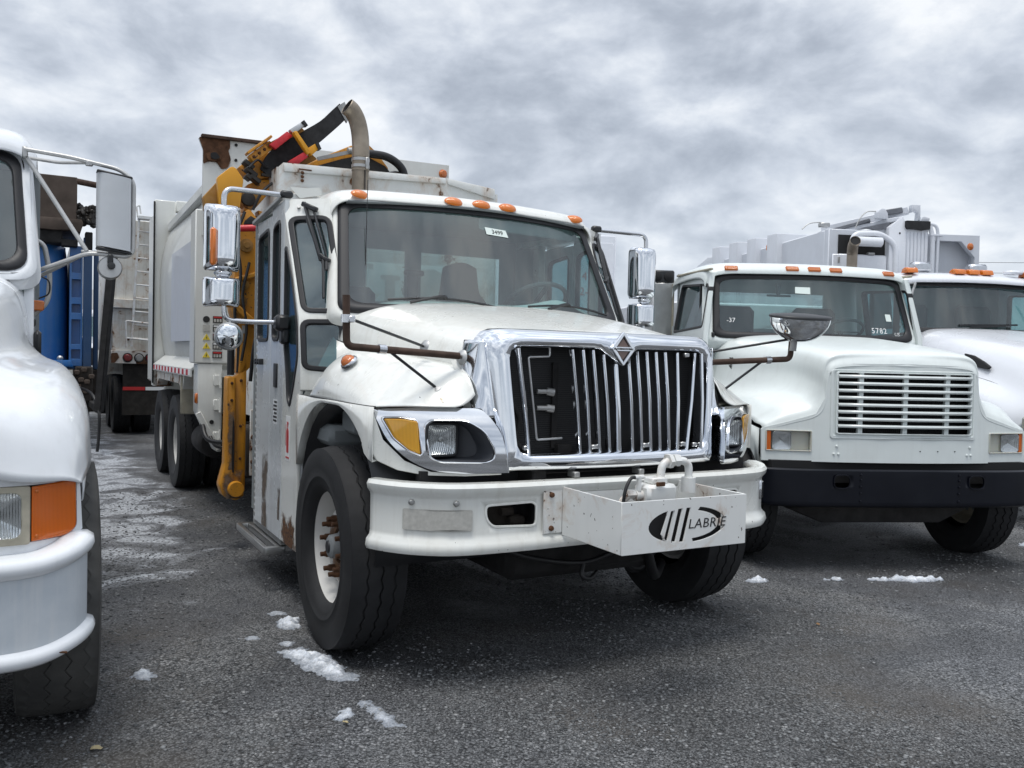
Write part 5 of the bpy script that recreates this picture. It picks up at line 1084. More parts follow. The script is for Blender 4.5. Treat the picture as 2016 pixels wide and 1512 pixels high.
for P_, r_ in (([(-1.20, 2.38, 1.62), (-1.23, 2.36, 1.85), (-1.19, 2.36, 2.1), (-1.22, 2.38, 2.38), (-1.16, 2.40, 2.58)], .012), ([(-1.10, 2.40, 2.60), (-1.05, 2.38, 2.72), (-.98, 2.42, 2.80), (-.90, 2.50, 2.86)], .011), ([(-1.13, 2.42, 2.92), (-1.06, 2.44, 2.99), (-.99, 2.48, 2.95), (-.93, 2.52, 2.98)], .009), ([(-1.17, 2.39, 1.45), (-1.14, 2.37, 1.7), (-1.17, 2.38, 1.95), (-1.12, 2.40, 2.2)], .011)):
    MB().tube(P_, r_, 8).to('hydraulic_hose', 'hose', arm)
for x, z in ((-1.235, 1.28), (-1.235, 1.15), (-1.16, 1.30), (-1.16, .95), (-1.16, .70)): MB().lathe([(0, -.012), (.009, -.010), (.012, .0)], (x, 2.40 if x < -1.2 else 2.44, z), (0, 1, 0), 8).to('arm_bolt', 'rust', arm)
MB().qy(2.398, -1.268, -1.206, .62, 1.32).to('grime', 'stain_brown', arm); MB().qy(2.398, -1.30, -1.14, .40, .66).to('grime', 'stain_brown', arm)
MB().bx(-1.16, -1.12, 2.432, 2.4385, 1.66, 1.72).to('maker_plate', 'decal_grey', arm)
# belt strap running up to the stack
m = MB(); 
bt = [(-.985, 2.905, .055), (-.93, 2.99, .075), (-.83, 3.09, .085), (-.68, 3.20, .075), (-.53, 3.325, .06), (-.42, 3.44, .06), (-.37, 3.50, .055)]
up_, lo_ = [], []
for i, (x, z, h) in enumerate(bt):
    a, b = bt[max(0, i-1)], bt[min(len(bt)-1, i+1)]; d = Vector((b[0]-a[0], b[1]-a[1])).normalized(); n = Vector((-d.y, d.x)); up_.append((x+n.x*h, z+n.y*h)); lo_.append((x-n.x*h, z-n.y*h))
m.prism([(p.x, p.y) for p in crom([(*q, 0) for q in up_], 3)]+[(p.x, p.y) for p in crom([(*q, 0) for q in lo_], 3)][::-1], 'y', 2.49, 2.51, 0); m.to('grab_belt', 'belt_rubber', arm)
m = MB(); m.prism([(-.43, 3.51), (-.372, 3.555), (-.325, 3.455), (-.35, 3.39)], 'y', 2.485, 2.512); m.to('belt_end', 'galvanised', arm)
for nm_, q, y, mt in (('reflector_bar', [(-.982, 3.112), (-.849, 3.232), (-.803, 3.203), (-.934, 3.082)], 2.40, 'reflector_red'), ('reflector_bar', [(-.85, 2.99), (-.732, 3.078), (-.694, 3.046), (-.80, 2.955)], 2.35, 'reflector_red'),
                      ('grab_tip', [(-.832, 3.247), (-.742, 3.318), (-.712, 3.293), (-.799, 3.214)], 2.40, 'aluminium'), ('grab_tip', [(-.700, 3.112), (-.642, 3.155), (-.618, 3.112), (-.675, 3.055)], 2.35, 'yellow_clean'),
                      ('grab_link', [(-.821, 3.217), (-.793, 3.229), (-.672, 3.076), (-.707, 3.062)], 2.33, 'yellow_clean')):
    MB().prism(q, 'y', y, y+.06, .006).to(nm_, mt, arm)
MB().prism([(-.742, 3.318), (-.722, 3.335), (-.690, 3.298), (-.712, 3.293)], 'y', 2.39, 2.47).to('rubber_tip', 'black_plastic', arm); m = MB(); m.prism([(-.642, 3.155), (-.620, 3.168), (-.595, 3.118), (-.618, 3.112)], 'y', 2.34, 2.42); m.to('rubber_tip', 'black_plastic', arm)
m = MB(); m.prism([(-1.0, 3.12), (-.73, 3.30), (-.70, 3.27), (-.97, 3.09)], 'y', 2.46, 2.50); m.prism([(-.84, 2.96), (-.66, 3.09), (-.61, 3.05), (-.80, 2.93)], 'y', 2.41, 2.46); m.to('grab_arm', 'yellow_grimy', arm)
# rear boom across the hopper + hose
m = MB(); m.prism([(-.58, 3.10), (-.389, 3.215), (-.149, 3.340), (.007, 3.378), (.09, 3.313), (.20, 3.19), (.20, 3.05), (-.5, 3.05)], 'y', 3.0, 3.12, .01); bm_ = m.to('cross_boom', 'yellow_paint', T)
m = MB(); m.prism([(-.46, 3.115), (-.25, 3.20), (-.05, 3.265), (.15, 3.19), (.25, 3.09), (.25, 3.02), (-.46, 3.02)], 'y', 2.95, 2.998); m.lathe([(0, -.1), (.06, -.09), (.075, 0), (.06, .1), (0, .12)], (.24, 2.93, 3.08), (1, 0, .1), 14); m.to('boom_machinery', 'greasy', bm_)
m = MB(); m.tube([(-.10, 2.90, 3.262), (.03, 2.90, 3.268), (.14, 2.90, 3.262), (.235, 2.90, 3.222), (.30, 2.90, 3.155), (.323, 2.90, 3.04)], .036, 12); m.to('boom_hose', 'hose', bm_)
m = MB(); m.bar((-.46, 2.93, 3.17), (-.15, 2.93, 3.275), .025, .03); m.cyl((-.2, 2.92, 3.27), (-.08, 2.92, 3.285), .03, n=10); m.to('boom_rod', 'galvanised', bm_)
# side panels between arm and door
m = MB(); m.prism([(-1.13, 1.40), (-1.12, .72), (-1.04, .62), (-1.0, .62), (-1.0, 1.40)], 'y', 2.06, 2.09); m.bx(-1.17, -1.125, 2.04, 2.06, .62, 1.10, .003); pn = m.to('splash_panel', 'white_rusty', T)
m = MB()
for z in (.90, .82, .72): m.lathe([(0, -.02), (.014, -.018), (.018, .0)], (-1.15, 2.04, z), (0, 1, 0), 8)
m.to('panel_bolt', 'rust', pn)
m = MB(); m.tube([(-1.075, 2.03, 1.42), (-1.09, 2.03, 1.1), (-1.10, 2.03, .85), (-1.125, 2.03, .72)], .008, 6); m.to('grab_rod', 'white_main', pn)
m = MB(); m.bx(-1.05, -.98, 1.98, 2.04, .98, 1.47, .004); m.to('battery_box', 'refuse_grey', T)
m = MB(); m.tube([(-1.03, 2.15, 1.45), (-1.08, 2.12, 1.55), (-1.06, 2.1, 1.68), (-1.0, 2.1, 1.78)], .02); m.tube([(-1.0, 2.2, 1.5), (-1.05, 2.16, 1.62), (-1.02, 2.15, 1.75)], .016); m.tube([(-1.12, 2.3, 1.3), (-1.1, 2.25, 1.6), (-1.02, 2.2, 1.9)], .014); m.to('arm_hoses', 'hose', T)
m = MB(); m.bx(-.95, .95, 2.02, 2.26, 1.1, 1.16); m.to('rear_cross_member', 'chassis', T)
# ================================================================== medium-duty truck with the slatted white grille
R = thing('medium_truck', 'white medium truck with a slatted grille and dark navy bumper beside the refuse truck', 'truck', (2.88, 6.72, 0.0606), rad(7), 'trucks parked in the yard')
R.scale = (.96, .96, .96); WS4 = 1/.96
tyre4 = lambda: tyre_mesh(0.50, 0.27, 0.285, grooves=(-.062, 0, .062), amp=.009, per=44)
w4 = make_wheel(tyre4(), RIM_STEER, 'rim_cream', nuts=True, nutmat='hub_grey')
for s in (-1, 1): place_wheel(w4, R, s*1.03, .40, .4475).scale = (WS4,)*3
w5 = make_wheel(tyre4(), RIM_DISH, 'rim_cream', hub=False, nuts=False)
for s in (-1, 1): place_wheel(w5, R, s*1.0, 4.6, .4475).scale = (WS4,)*3; place_wheel(w5, R, s*.68, 4.6, .4475).scale = (WS4,)*3
hr = [[(0, 1.085, 1.798), (.5, 1.11, 1.79), (.80, 1.17, 1.752), (.935, 1.23, 1.66), (.975, 1.26, 1.50), (1.02, 1.26, 1.32), (1.11, 1.26, 1.20), (1.14, 1.26, 1.06)],
      [(0, .65, 1.755), (.48, .65, 1.745), (.73, .65, 1.705), (.85, .65, 1.60), (.89, .65, 1.45), (.96, .65, 1.30), (1.10, .65, 1.21), (1.155, .65, 1.08)],
      [(0, .15, 1.702), (.46, .15, 1.692), (.645, .15, 1.655), (.705, .15, 1.57), (.732, .15, 1.43), (.82, .15, 1.30), (1.03, .15, 1.235), (1.15, .15, 1.10)],
      [(0, -.16, 1.658), (.45, -.16, 1.648), (.613, -.16, 1.612), (.664, -.155, 1.525), (.683, -.15, 1.385), (.76, -.13, 1.27), (.97, -.09, 1.205), (1.122, -.03, 1.09)],
      [(0, -.27, 1.630), (.44, -.27, 1.620), (.598, -.262, 1.585), (.646, -.255, 1.492), (.662, -.245, 1.350), (.735, -.215, 1.235), (.945, -.17, 1.170), (1.114, -.10, 1.065)]]
pN = lambda x, z: -.350+.135*(abs(x)/1.09)**2-.008+(z-.9)*.025
for zo, yo in ((.0, .028), (-.040, .006), (-.065, -.002)):
    hr.append([(x-.25*abs(zo)*(x > .6), pN(x, z+zo)+yo, max(z+zo, 1.028 if x < 1.05 else 1.015)) for x, z in ((0, 1.592), (.43, 1.583), (.588, 1.550), (.632, 1.455), (.645, 1.320), (.712, 1.198), (.92, 1.130), (1.10, 1.05))])
m = MB().patch(hr, 5, 5); m.mirror(); hood = m.to('hood', 'white_medium', R, smooth=60, weld=True, solid=.006)
gR = lambda x: -.350+.135*(abs(x)/1.09)**2
fR = lambda off=0.0: (lambda u, v, w: (u, gR(u)+off+w+(v-.9)*.025, v))
hf_ = [(1.105, 1.02), (1.09, 1.035), (.91, 1.085), (.705, 1.150), (.638, 1.275), (.625, 1.41), (.582, 1.505), (.43, 1.54)]
face = [(-1.10, .782), (1.10, .782)]+hf_+[(0, 1.548)]+[(-x, z) for x, z in hf_[::-1]]
gh = rrect(-.545, .545, 1.008, 1.470, .015); hl = {}
for s in (-1, 1): hl[s] = rrect(min(s*.735, s*1.075), max(s*.735, s*1.075), .858, 1.020, .012)
m = cutsheet(lambda u, v: gR(u)-.008+(v-.9)*.025, -1.13, 1.13, .77, 1.58, 60, 20, face, [gh, hl[-1], hl[1]], .018); nose = m.to('nose_panel', 'white_medium', R, smooth=30)
m = MB(); m.plate(rrect(-.60, .60, .962, 1.495, .03), [rrect(-.575, .575, .988, 1.482, .02)], .022, fR(-.006), .006, sub=.2); m.plate(rrect(-.562, .562, 1.0, 1.478, .015), [gh], .03, fR(-.012), .006, sub=.2); gfr = m.to('grille_frame', 'white_medium', nose)
for i in range(8):
    z = 1.443-i*.0545
    m = MB(); m.grid([[(x, gR(x)+y+(z-.9)*.025, z+dz) for x in (-.55, -.28, 0, .28, .55)] for y, dz in ((.012, .013), (-.030, .011), (-.036, 0), (-.030, -.011), (.012, -.013))]); m.to('grille_slat', 'white_medium', nose, smooth=30, solid=.002)
for x in (-.365, -.008, .345): MB().bx(x-.018, x+.018, gR(x)+.0, gR(x)+.028, 1.005, 1.472).to('grille_post', 'white_medium', nose)
m = MB(); m.bx(-.60, .60, -.20, -.17, .95, 1.50); m.to('radiator', 'radiator', R)
m = MB()
for i in range(60): m.bx(-.5+i*.017, -.494+i*.017, -.206, -.2005, 1.0, 1.48)
m.to('radiator_tubes', 'fin', R)
MB().plate(rpoly([(.30, 0), (.46, .0), (.50, .03), (.32, .045)], .01), [], .006, lambda u, v, w: (u-.05, -.10+v*1.6, 1.652-.04*(u-.3)+v*.2+w)).to('hood_scoop', 'refuse_grey', hood)
for s in (-1, 1):
    q = hl[s]; b_ = MB().plate(q, [inset(q, .008)], .03, fR(-.004), .003).to('headlamp_bezel', 'clear_ribbed', nose)
    MB().plate(inset(q, .001), [], .004, fR(.030)).to('bezel_back', 'clear_ribbed', b_)
    a = rrect(min(s*1.035, s*1.070), max(s*1.035, s*1.070), .863, 1.015, .004); MB().plate(a, [], .02, fR(-.002), .003).to('turn_lens', 'amber_deep', b_)
    x0, x1 = sorted((s*.875, s*1.028)); la = rrect(x0, x1, .868, 1.011, .025); c = ((x0+x1)/2, .9395); gy = gR(c[0])
    rows = [[(c[0]+(u-c[0])*k, gy+d+.0, c[1]+(v-c[1])*k) for u, v in la] for k, d in ((1, .0), (.7, .014), (.35, .022), (.05, .024))]
    MB().grid(rows, closed=True).to('reflector', 'reflector', b_)
    rows = [[(c[0]+(u-c[0])*k, gy+d, c[1]+(v-c[1])*k) for u, v in la] for k, d in ((1, -.004), (.85, -.016), (.5, -.022), (.02, -.024))]
    MB().grid(rows, closed=True).to('headlamp_lens', 'lamp_glass', b_)
for x, z in ((-.565, .845), (-.53, .845), (-.545, .905), (.565, .845), (.53, .845), (.555, .905)): MB().lathe([(0, -.012), (.008, -.010), (.011, .0)], (x, gR(x)-.008, z), (0, 1, 0), 10).to('rivet', 'white_medium', nose)
m = MB()
for x in (.12, .27, .42): m.lathe([(0, -.002), (.005, -.002), (.005, .002)], (x, gR(x)-.010, .875), (0, 1, 0), 8)
m.to('screw_holes', 'black_matt', nose)
o = MB().text('4700', .075, .004, lambda u, v, w: (-.925-w+.1*v, .95-u, 1.548+v*.95), .95, .15).to('badge', 'decal_black', hood); MB().text('T 444E', .050, .004, lambda u, v, w: (-.932-w, .95-u, 1.492+v), .95, .1).to('badge_line', 'decal_black', o)
for s in (-1, 1):
    rows = []
    for y in np.linspace(1.28, -.16, 26):
        zt = pl(y, [(-.18, 1.015), (0, 1.05), (.15, 1.09), (.65, 1.08), (1.26, 1.06)]); xo = pl(y, [(-.18, 1.095), (0, 1.13), (.15, 1.152), (.65, 1.157), (1.26, 1.142)])
        d = (y-.42)/.62; zb = min(.55+.46*math.sqrt(max(0, 1-min(1, abs(d))**2.2)), zt-.02); rows.append([(s*xo, y, zt+.004), (s*(xo+.002), y, (zt+zb)/2), (s*xo, y, zb), (s*(xo-.04), y, zb+.01)])
    MB().grid(rows).to('fender_skirt', 'white_medium', hood, smooth=60, solid=.006)
    rows = [[(s*.55, .42+.60*cos(a), .55+.50*sin(a)), (s*1.12, .42+.60*cos(a), .55+.50*sin(a))] for a in np.linspace(-.1, pi+.1, 14)]; MB().grid(rows).to('wheel_liner', 'black_plastic', hood, solid=.005)
# bumper
plan = crom([(x, y, 0) for x, y in ((-1.17, -.13), (-1.15, -.25), (-1.08, -.34), (-.85, -.405), (-.45, -.43), (0, -.435), (.45, -.43), (.85, -.405), (1.08, -.34), (1.15, -.25), (1.17, -.13))], 5)
prof = [(-.06, .725), (-.015, .735), (0, .725)]+[(0, .71-.0145*i) for i in range(17)]+[(-.003, .465), (-.02, .452), (-.07, .456)]; rows = []
for i, p in enumerate(plan):
    d = (plan[min(len(plan)-1, i+1)]-plan[max(0, i-1)]).normalized(); n = Vector((d.y, -d.x, 0)); n = n if n.y < 0 else -n
    rows.append([(p.x+n.x*o_, p.y+n.y*o_, z) for o_, z in prof])
bp = MB().grid(rows).to('bumper', 'navy_bumper', R, smooth=35, solid=.008)
cut = MB()
for s in (-1, 1): cut.prism(rrect(s*.548-.062, s*.548+.062, .598, .695, .045, 5), 'y', -.6, -.3)
bp.parent = None; apply_cut(bp, cut); bp.parent = R
for s in (-1, 1): hol = rrect(s*.548-.068, s*.548+.068, .592, .701, .05, 5); MB().plate(hol, [inset(hol, .008)], .012, PY(-.432), .003).to('hook_opening_lip', 'navy_bumper', bp)
m = MB()
for s in (-1, 1):
    for z in (.70, .66, .61, .56, .50): m.lathe([(0, -.008), (.008, -.006), (.010, .0)], (s*.40, -.438, z), (0, 1, 0), 8)
tag(m.to('bumper_bolts', 'navy_bumper', bp), kind='stuff')
m = MB(); m.bx(-1.05, 1.05, -.30, -.12, .62, .79); m.to('cross_member', 'black_matt', R)
# cab
def ws4(u, v): return Vector((u*lerp(.955, .905, v), lerp(1.10, 1.285, v)+.11*u*u, lerp(1.795, 2.352, v)-.014*u*u*v))
def ws4loop(e, off=0.0, rc=.13):
    du, dv = e/.93, e/.58; P = rpoly([(-1-du, -dv), (1+du, -dv), (1+du, 1+dv), (-1-du, 1+dv)], rc, 6); o = []
    for i in range(len(P)):
        a, b = P[i], P[(i+1) % len(P)]; k = 8 if math.hypot(a[0]-b[0], a[1]-b[1]) > .4 else 1
        for j in range(k): q = (lerp(a[0], b[0], j/k), lerp(a[1], b[1], j/k)); o.append(tuple(ws4(*q)+Vector((.15*q[0], -.93, .30)).normalized()*off))
    return o
m = MB(); m.grid([[ws4(-1+2*i/16, -.02+1.04*j/8) for i in range(17)] for j in range(9)]); sh = m.to('windscreen', 'glass', R, smooth=80)
MB().grid([ws4loop(-.022, .003), ws4loop(-.018, .016), ws4loop(.025, .02), ws4loop(.040, .010), ws4loop(.042, -.02)], closed=True).to('windscreen_gasket', 'gasket', sh, smooth=70)
w4t = lambda u0, v0: (lambda u, v, w: tuple(ws4(u0+u/.93, v0+v/.56)+Vector((0, -.004-w, 0))))
MB().plate([(-.075, -.03), (.075, -.036), (.08, .03), (-.07, .032)], [], .001, w4t(-.13, .78)).to('price_sticker', 'paper_green', sh)
MB().plate(rrect(-.03, .03, -.035, .035, .003), [], .001, w4t(.80, .36)).to('permit_sticker', 'paper_green', sh)
MB().text('5782', .075, .001, w4t(.66, .12), 1.15).to('chalk_number', 'decal_white', sh); MB().text('US', .05, .001, w4t(.86, .07), 1.0, .3).to('chalk_mark', 'decal_white', sh); MB().text('-37', .06, .001, w4t(-.87, .24)).to('chalk_figure', 'decal_white', sh)
m = MB(); m.grid([ws4loop(.036, -.004), ws4loop(.055, .004), ws4loop(.085, -.006), ws4loop(.125, -.07)], closed=True); cf = m.to('cab_front', 'white_medium', R, smooth=70)
rows = []
for dy, z in ((-.04, 2.378), (-.03, 2.42), (.03, 2.468), (.18, 2.498), (.6, 2.505), (1.02, 2.49), (1.10, 2.45), (1.11, 2.35)):
    r = []
    for u in (-1.08, -1.06, -1.0, -.86, -.6, -.3, 0, .3, .6, .86, 1.0, 1.06, 1.08):
        a = abs(u); r.append((u*.955, min(1.285+.11*u*u*(1 if dy < .3 else 0)+dy, 2.40), z-.012*u*u-(.025 if a > .98 else 0)-(.05 if a > 1.05 else 0)-(.07 if a > 1.07 else 0)))
    rows.append(r)
rf = MB().patch(rows, 4, 4).to('roof', 'white_medium', R, smooth=60, solid=.006)
for u in (-.83, -.228, 0, .228, .83):
    m = MB(); m.box((0, 0, 0), (.125, .03, .052), .008); l = m.to('marker_lamp', 'amber_marker', rf); l.location = (u*.955, 1.285+.11*u*u-.028, 2.432-.012*u*u); l.rotation_euler = (rad(-32), 0, u*.2)
for s in (-1, 1):
    X = 1.075
    wn = rpoly([(1.27, 1.86), (1.30, 2.26), (2.12, 2.31), (2.12, 1.83)], [.04, .05, .05, .03], 4)
    dr = MB().plate([(1.16, .62), (2.22, .62), (2.22, 2.40), (1.32, 2.375), (1.20, 1.80)], [wn], .05, lambda u, v, w: (s*(X-max(0, v-1.75)*.16+w*1.0), u, v), .006).to('door', 'white_medium', R, smooth=30)
    MB().plate(inset(wn, -.012), [inset(wn, .014)], .06, lambda u, v, w: (s*(X-max(0, v-1.75)*.16+w), u, v), .006).to('door_gasket', 'gasket', dr)
    MB().plate(wn, [], .005, lambda u, v, w: (s*(X-max(0, v-1.75)*.16+w), u, v)).to('door_window', 'glass_side', dr)
    MB().bx(s*.97, s*1.03, 1.50, 1.52, 1.84, 2.28).to('window_divider', 'gasket', dr)
    MB().bar((s*1.0, 1.28, 2.405), (s*1.02, 2.25, 2.425), .03, .022, .006).to('drip_rail', 'rim_cream', rf)
    m = MB(); m.prism([(1.28, .60), (2.3, .60), (2.3, 1.70), (1.28, 1.70)], 'x', s*.90, s*1.045); m.to('cab_lower', 'white_medium', R)
m = MB(); m.bx(-1.05, 1.05, 2.28, 2.31, .75, 1.90); m.bx(-1.0, -.62, 2.28, 2.31, 1.9, 2.45); m.bx(.62, 1.0, 2.28, 2.31, 1.9, 2.45); m.bx(-.62, .62, 2.28, 2.31, 2.28, 2.45); m.to('rear_wall', 'interior_light', cf)
MB().bx(-.62, .62, 2.292, 2.298, 1.9, 2.28).to('rear_window', 'glass_clear', cf)
m = MB(); m.bx(-1.0, 1.0, 1.15, 2.28, .9, 1.0); m.bx(-.80, .80, 1.27, 1.46, 1.45, 1.80, .04); m.to('cab_floor', 'interior_dark', cf)
m = MB(); m.bx(-.80, .80, 1.26, 1.46, 1.78, 1.815, .015); m.to('dashboard', 'interior_light', cf)
for x in (-.45, .45): m = MB(); m.box((x, 1.95, 1.60), (.5, .5, .15), .05); m.box((x, 2.17, 1.85), (.48, .12, .55), .05); m.to('seat', 'seat_cloth', cf)
m = MB(); n = 24; c = Vector((.45, 1.58, 1.86)); ax = Vector((0, .5, .86)).normalized(); x = Vector((1, 0, 0)); y = ax.cross(x); m.sweep([c+(x*cos(2*pi*k/n)+y*sin(2*pi*k/n))*.22 for k in range(n+1)], .015, 8); m.bar(c-x*.2, c+x*.2, .03, .015); m.cyl(c, c-ax*.25, .025); m.to('steering_wheel', 'interior_dark', cf)
m = MB(); m.bx(-.92, .92, 1.42, 2.27, 2.42, 2.44); m.to('headliner', 'interior_light', cf)
m = MB(); m.box((-.30, 1.36, 2.18), (.24, .03, .02), .008); m.box((-.30, 1.37, 2.23), (.03, .02, .10)); m.to('interior_mirror', 'interior_dark', cf)
m = MB(); m.bar((-.62, 2.25, 2.35), (-.85, 2.10, 1.85), .12, .10, .03); m.to('belt_pillar', 'interior_dark', cf)
m = MB(); m.box((-.995, 1.22, 1.785), (.03, .05, .05), .008); m.to('hood_catch', 'black_plastic', R)
# body and the cabinet behind the cab
m = MB(); 
for s in (-1, 1): m.bx(s*.36, s*.44, -.2, 6.2, .62, .86, .01)
m.bx(-.9, .9, -.05, .05, .40, .50, .02); m.bx(-.3, .3, -.1, 1.2, .50, 1.1, .04); m.prism([(-.9, .42), (.62, .42), (.38, .30), (-.6, .30)], 'y', -.25, .1, .02); m.to('chassis_rails', 'chassis', R)
m = MB(); m.bx(-1.15, 1.15, 2.75, 6.3, .98, 2.20, .02); m.to('cargo_body', 'white_cool', R)
m = MB(); m.bx(-1.235, -1.00, 2.42, 2.72, 1.35, 2.37, .012); cb_ = m.to('tool_cabinet', 'aluminium', R); MB().bx(-1.022, -1.002, 2.405, 2.4185, 1.35, 2.36, .003).to('cabinet_edge', 'rim_cream', cb_)
m = MB(); m.box((-1.125, 2.48, 2.43), (.26, .10, .145), .015); wl = m.to('work_lamp_panel', 'black_plastic', R)
for x in (-1.185, -1.065): m = MB().lathe([(0, -.022), (.03, -.02), (.048, -.012), (.05, .0)], (x, 2.43, 2.43), (0, 1, 0), 20); m.to('work_lamp', 'black_matt', wl)
# ================================================================== white highway refuse truck beyond
B = thing('packer_truck', 'white long-nosed packer truck with grey ribbed refuse body and amber roof lamps', 'truck', (5.97, 9.3, 0), rad(8), 'trucks parked in the yard')
ox = -.07
tb = make_wheel(tyre_mesh(.52, .29, grooves=(-.06, 0, .06)), RIM_STEER, 'rim_white', nuts=False)
for s in (-1, 1): place_wheel(tb, B, ox+s*1.03, -.15, .513)
tb2 = make_wheel(tyre_mesh(.52, .29, grooves=(-.06, 0, .06)), RIM_DISH, 'rim_white', nuts=False, hub=False)
for y in (5.6, 6.95):
    for s in (-1, 1): place_wheel(tb2, B, ox+s*1.05, y, .513)
hb = [[(0, 1.32, 2.02), (.45, 1.32, 2.01), (.72, 1.32, 1.975), (.86, 1.32, 1.86), (.95, 1.32, 1.60), (1.05, 1.32, 1.40), (1.14, 1.32, 1.22)],
      [(0, .6, 1.90), (.44, .6, 1.89), (.68, .6, 1.85), (.82, .6, 1.73), (.93, .6, 1.52), (1.08, .6, 1.38), (1.16, .6, 1.15)],
      [(0, -.1, 1.76), (.42, -.1, 1.75), (.63, -.1, 1.71), (.76, -.1, 1.59), (.89, -.1, 1.40), (1.08, -.1, 1.27), (1.16, -.1, 1.08)],
      [(0, -.65, 1.62), (.40, -.65, 1.61), (.58, -.65, 1.56), (.70, -.63, 1.44), (.84, -.58, 1.24), (1.03, -.48, 1.10), (1.13, -.40, .95)],
      [(0, -.85, 1.52), (.38, -.85, 1.50), (.54, -.84, 1.43), (.64, -.80, 1.30), (.78, -.74, 1.10), (.96, -.62, .95), (1.08, -.52, .82)]]
m = MB().patch(hb, 5, 5); m.mirror(); m.xf(Matrix.Translation((ox, 0, 0))); hd = m.to('hood', 'white_cool', B, smooth=60, weld=True, solid=.006)
m = MB(); m.plate(rpoly([(.47, 1.70), (.30, 1.672), (.10, 1.605), (-.03, 1.55), (-.01, 1.522), (.2, 1.548), (.42, 1.63)], .03), [], .03, lambda u, v, w: (-.905-.35*(1.61-v)-w, u, v), .006); m.to('air_intake', 'black_matt', hd)
MB().sweep([(ox-x-.002, y, z) for x, y, z in crom([(.95, 1.28, 1.60), (.935, .6, 1.515), (.895, -.1, 1.395), (.845, -.56, 1.235)], 6)], .004, 6).to('hood_seam', 'black_matt', hd)
MB().sweep([(ox-.74, 1.30, 1.965), (ox-.90, 1.30, 1.80), (ox-.965, 1.30, 1.58), (ox-1.10, 1.30, 1.30)], .004, 6).to('cowl_seam', 'black_matt', hd)
m = MB(); m.lathe([(0, .02), (.02, .018), (.03, 0)], (ox-.90, .42, 1.55), (-1, 0, .3), 14); m.to('side_lamp', 'red_lens', hd)
m = MB(); m.plate([(-.62, .62), (.62, .62), (.6, 1.5), (-.6, 1.5)], [], .03, lambda u, v, w: (ox+u, -.84+w, v)); m.to('grille', 'chrome_worn', B); m = MB(); m.bx(ox-1.15, ox+1.15, -.98, -.82, .42, .74, .03); m.to('bumper', 'chrome', B)
for i in range(11): MB().bx(ox-.5+i*.1-.012, ox-.5+i*.1+.012, -.885, -.852, .72, 1.42, .004).to('grille_bar', 'chassis', B)
for s in (-1, 1): m = MB(); m.box((ox+s*.86, -.70, 1.0), (.26, .10, .16), .03); m.to('headlamp', 'clear_ribbed', B)
def wsB(u, v): return Vector((ox+u*lerp(.90, .84, v), lerp(1.28, 1.48, v)+.10*u*u, lerp(1.99, 2.56, v)))
m = MB(); m.grid([[wsB(-1+2*i/16, j/6) for i in range(17)] for j in range(7)]); sB = m.to('windscreen', 'glass', B, smooth=80)
lp = lambda e, off: [tuple(wsB(u, v)+Vector((0, -off, off*.3))) for u, v in rpoly([(-1-e, -e*1.5), (-.5, -e*1.5), (0, -e*1.5), (.5, -e*1.5), (1+e, -e*1.5), (1+e, 1+e*1.5), (.5, 1+e*1.5), (0, 1+e*1.5), (-.5, 1+e*1.5), (-1-e, 1+e*1.5)], .05, 4)]
MB().grid([lp(-.03, .004), lp(-.02, .012), lp(.03, .012), lp(.035, -.02)], closed=True).to('windscreen_gasket', 'gasket', sB, smooth=60)
m = MB(); m.grid([lp(.03, -.004), lp(.06, .004), lp(.10, -.01), lp(.15, -.10)], closed=True); cB = m.to('cab_front', 'white_cool', B, smooth=60)
rows = []
for dy, z in ((-.08, 2.585), (-.07, 2.63), (.02, 2.69), (.25, 2.73), (.7, 2.74), (.95, 2.70), (.96, 2.5)):
    rows.append([(ox+u*.92, 1.48+.10*u*u+dy, z-.02*u*u-(.04 if abs(u) > .99 else 0)-(.12 if abs(u) > 1.05 else 0)) for u in (-1.08, -1.03, -.9, -.6, -.3, 0, .3, .6, .9, 1.03, 1.08)])
rB = MB().patch(rows, 4, 4).to('roof', 'white_cool', B, smooth=50, solid=.006)
for x in (-.80, -.185, 0, .185, .80):
    m = MB(); m.prism([(-.075, 0), (.075, 0), (.06, .05), (.0, .07), (-.05, .06)], 'x', -.075, .075, .012); l = m.to('roof_lamp', 'amber', rB); l.location = (ox+x, 1.53+.07*x*x, 2.695)
for x in (-.55, .22): m = MB(); m.box((0, 0, 0), (.24, .14, .12), .025); l = m.to('air_horn', 'chrome_worn', rB); l.location = (ox+x, 1.75, 2.795)
m = MB(); m.box((ox+.62, 1.6, 2.75), (.2, .16, .05), .02); m.to('roof_vent', 'white_cool', rB)
for s in (-1, 1):
    wn = rpoly([(1.30, 2.02), (1.44, 2.45), (2.1, 2.50), (2.1, 2.0)], .05, 4)
    d = MB().plate([(1.15, .8), (2.3, .8), (2.3, 2.62), (1.45, 2.60), (1.2, 1.98)], [wn], .05, PX(ox+s*.98), .006).to('door', 'white_cool', B, smooth=30); MB().plate(inset(wn, -.01), [inset(wn, .012)], .06, PX(ox+s*.98), .005).to('door_gasket', 'gasket', d); MB().plate(wn, [], .005, PX(ox+s*.98)).to('door_window', 'glass_side', d)
    m = MB(); m.bend([(ox+s*.96, 1.25, 2.54), (ox+s*1.20, 1.15, 2.50), (ox+s*1.24, 1.1, 2.1), (ox+s*.98, 1.2, 1.94)], .012, .03); m.bar((ox+s*.92, 1.26, 2.55), (ox+s*1.20, 1.10, 1.92), .02, .02); m.to('mirror_arm', 'steel', B)
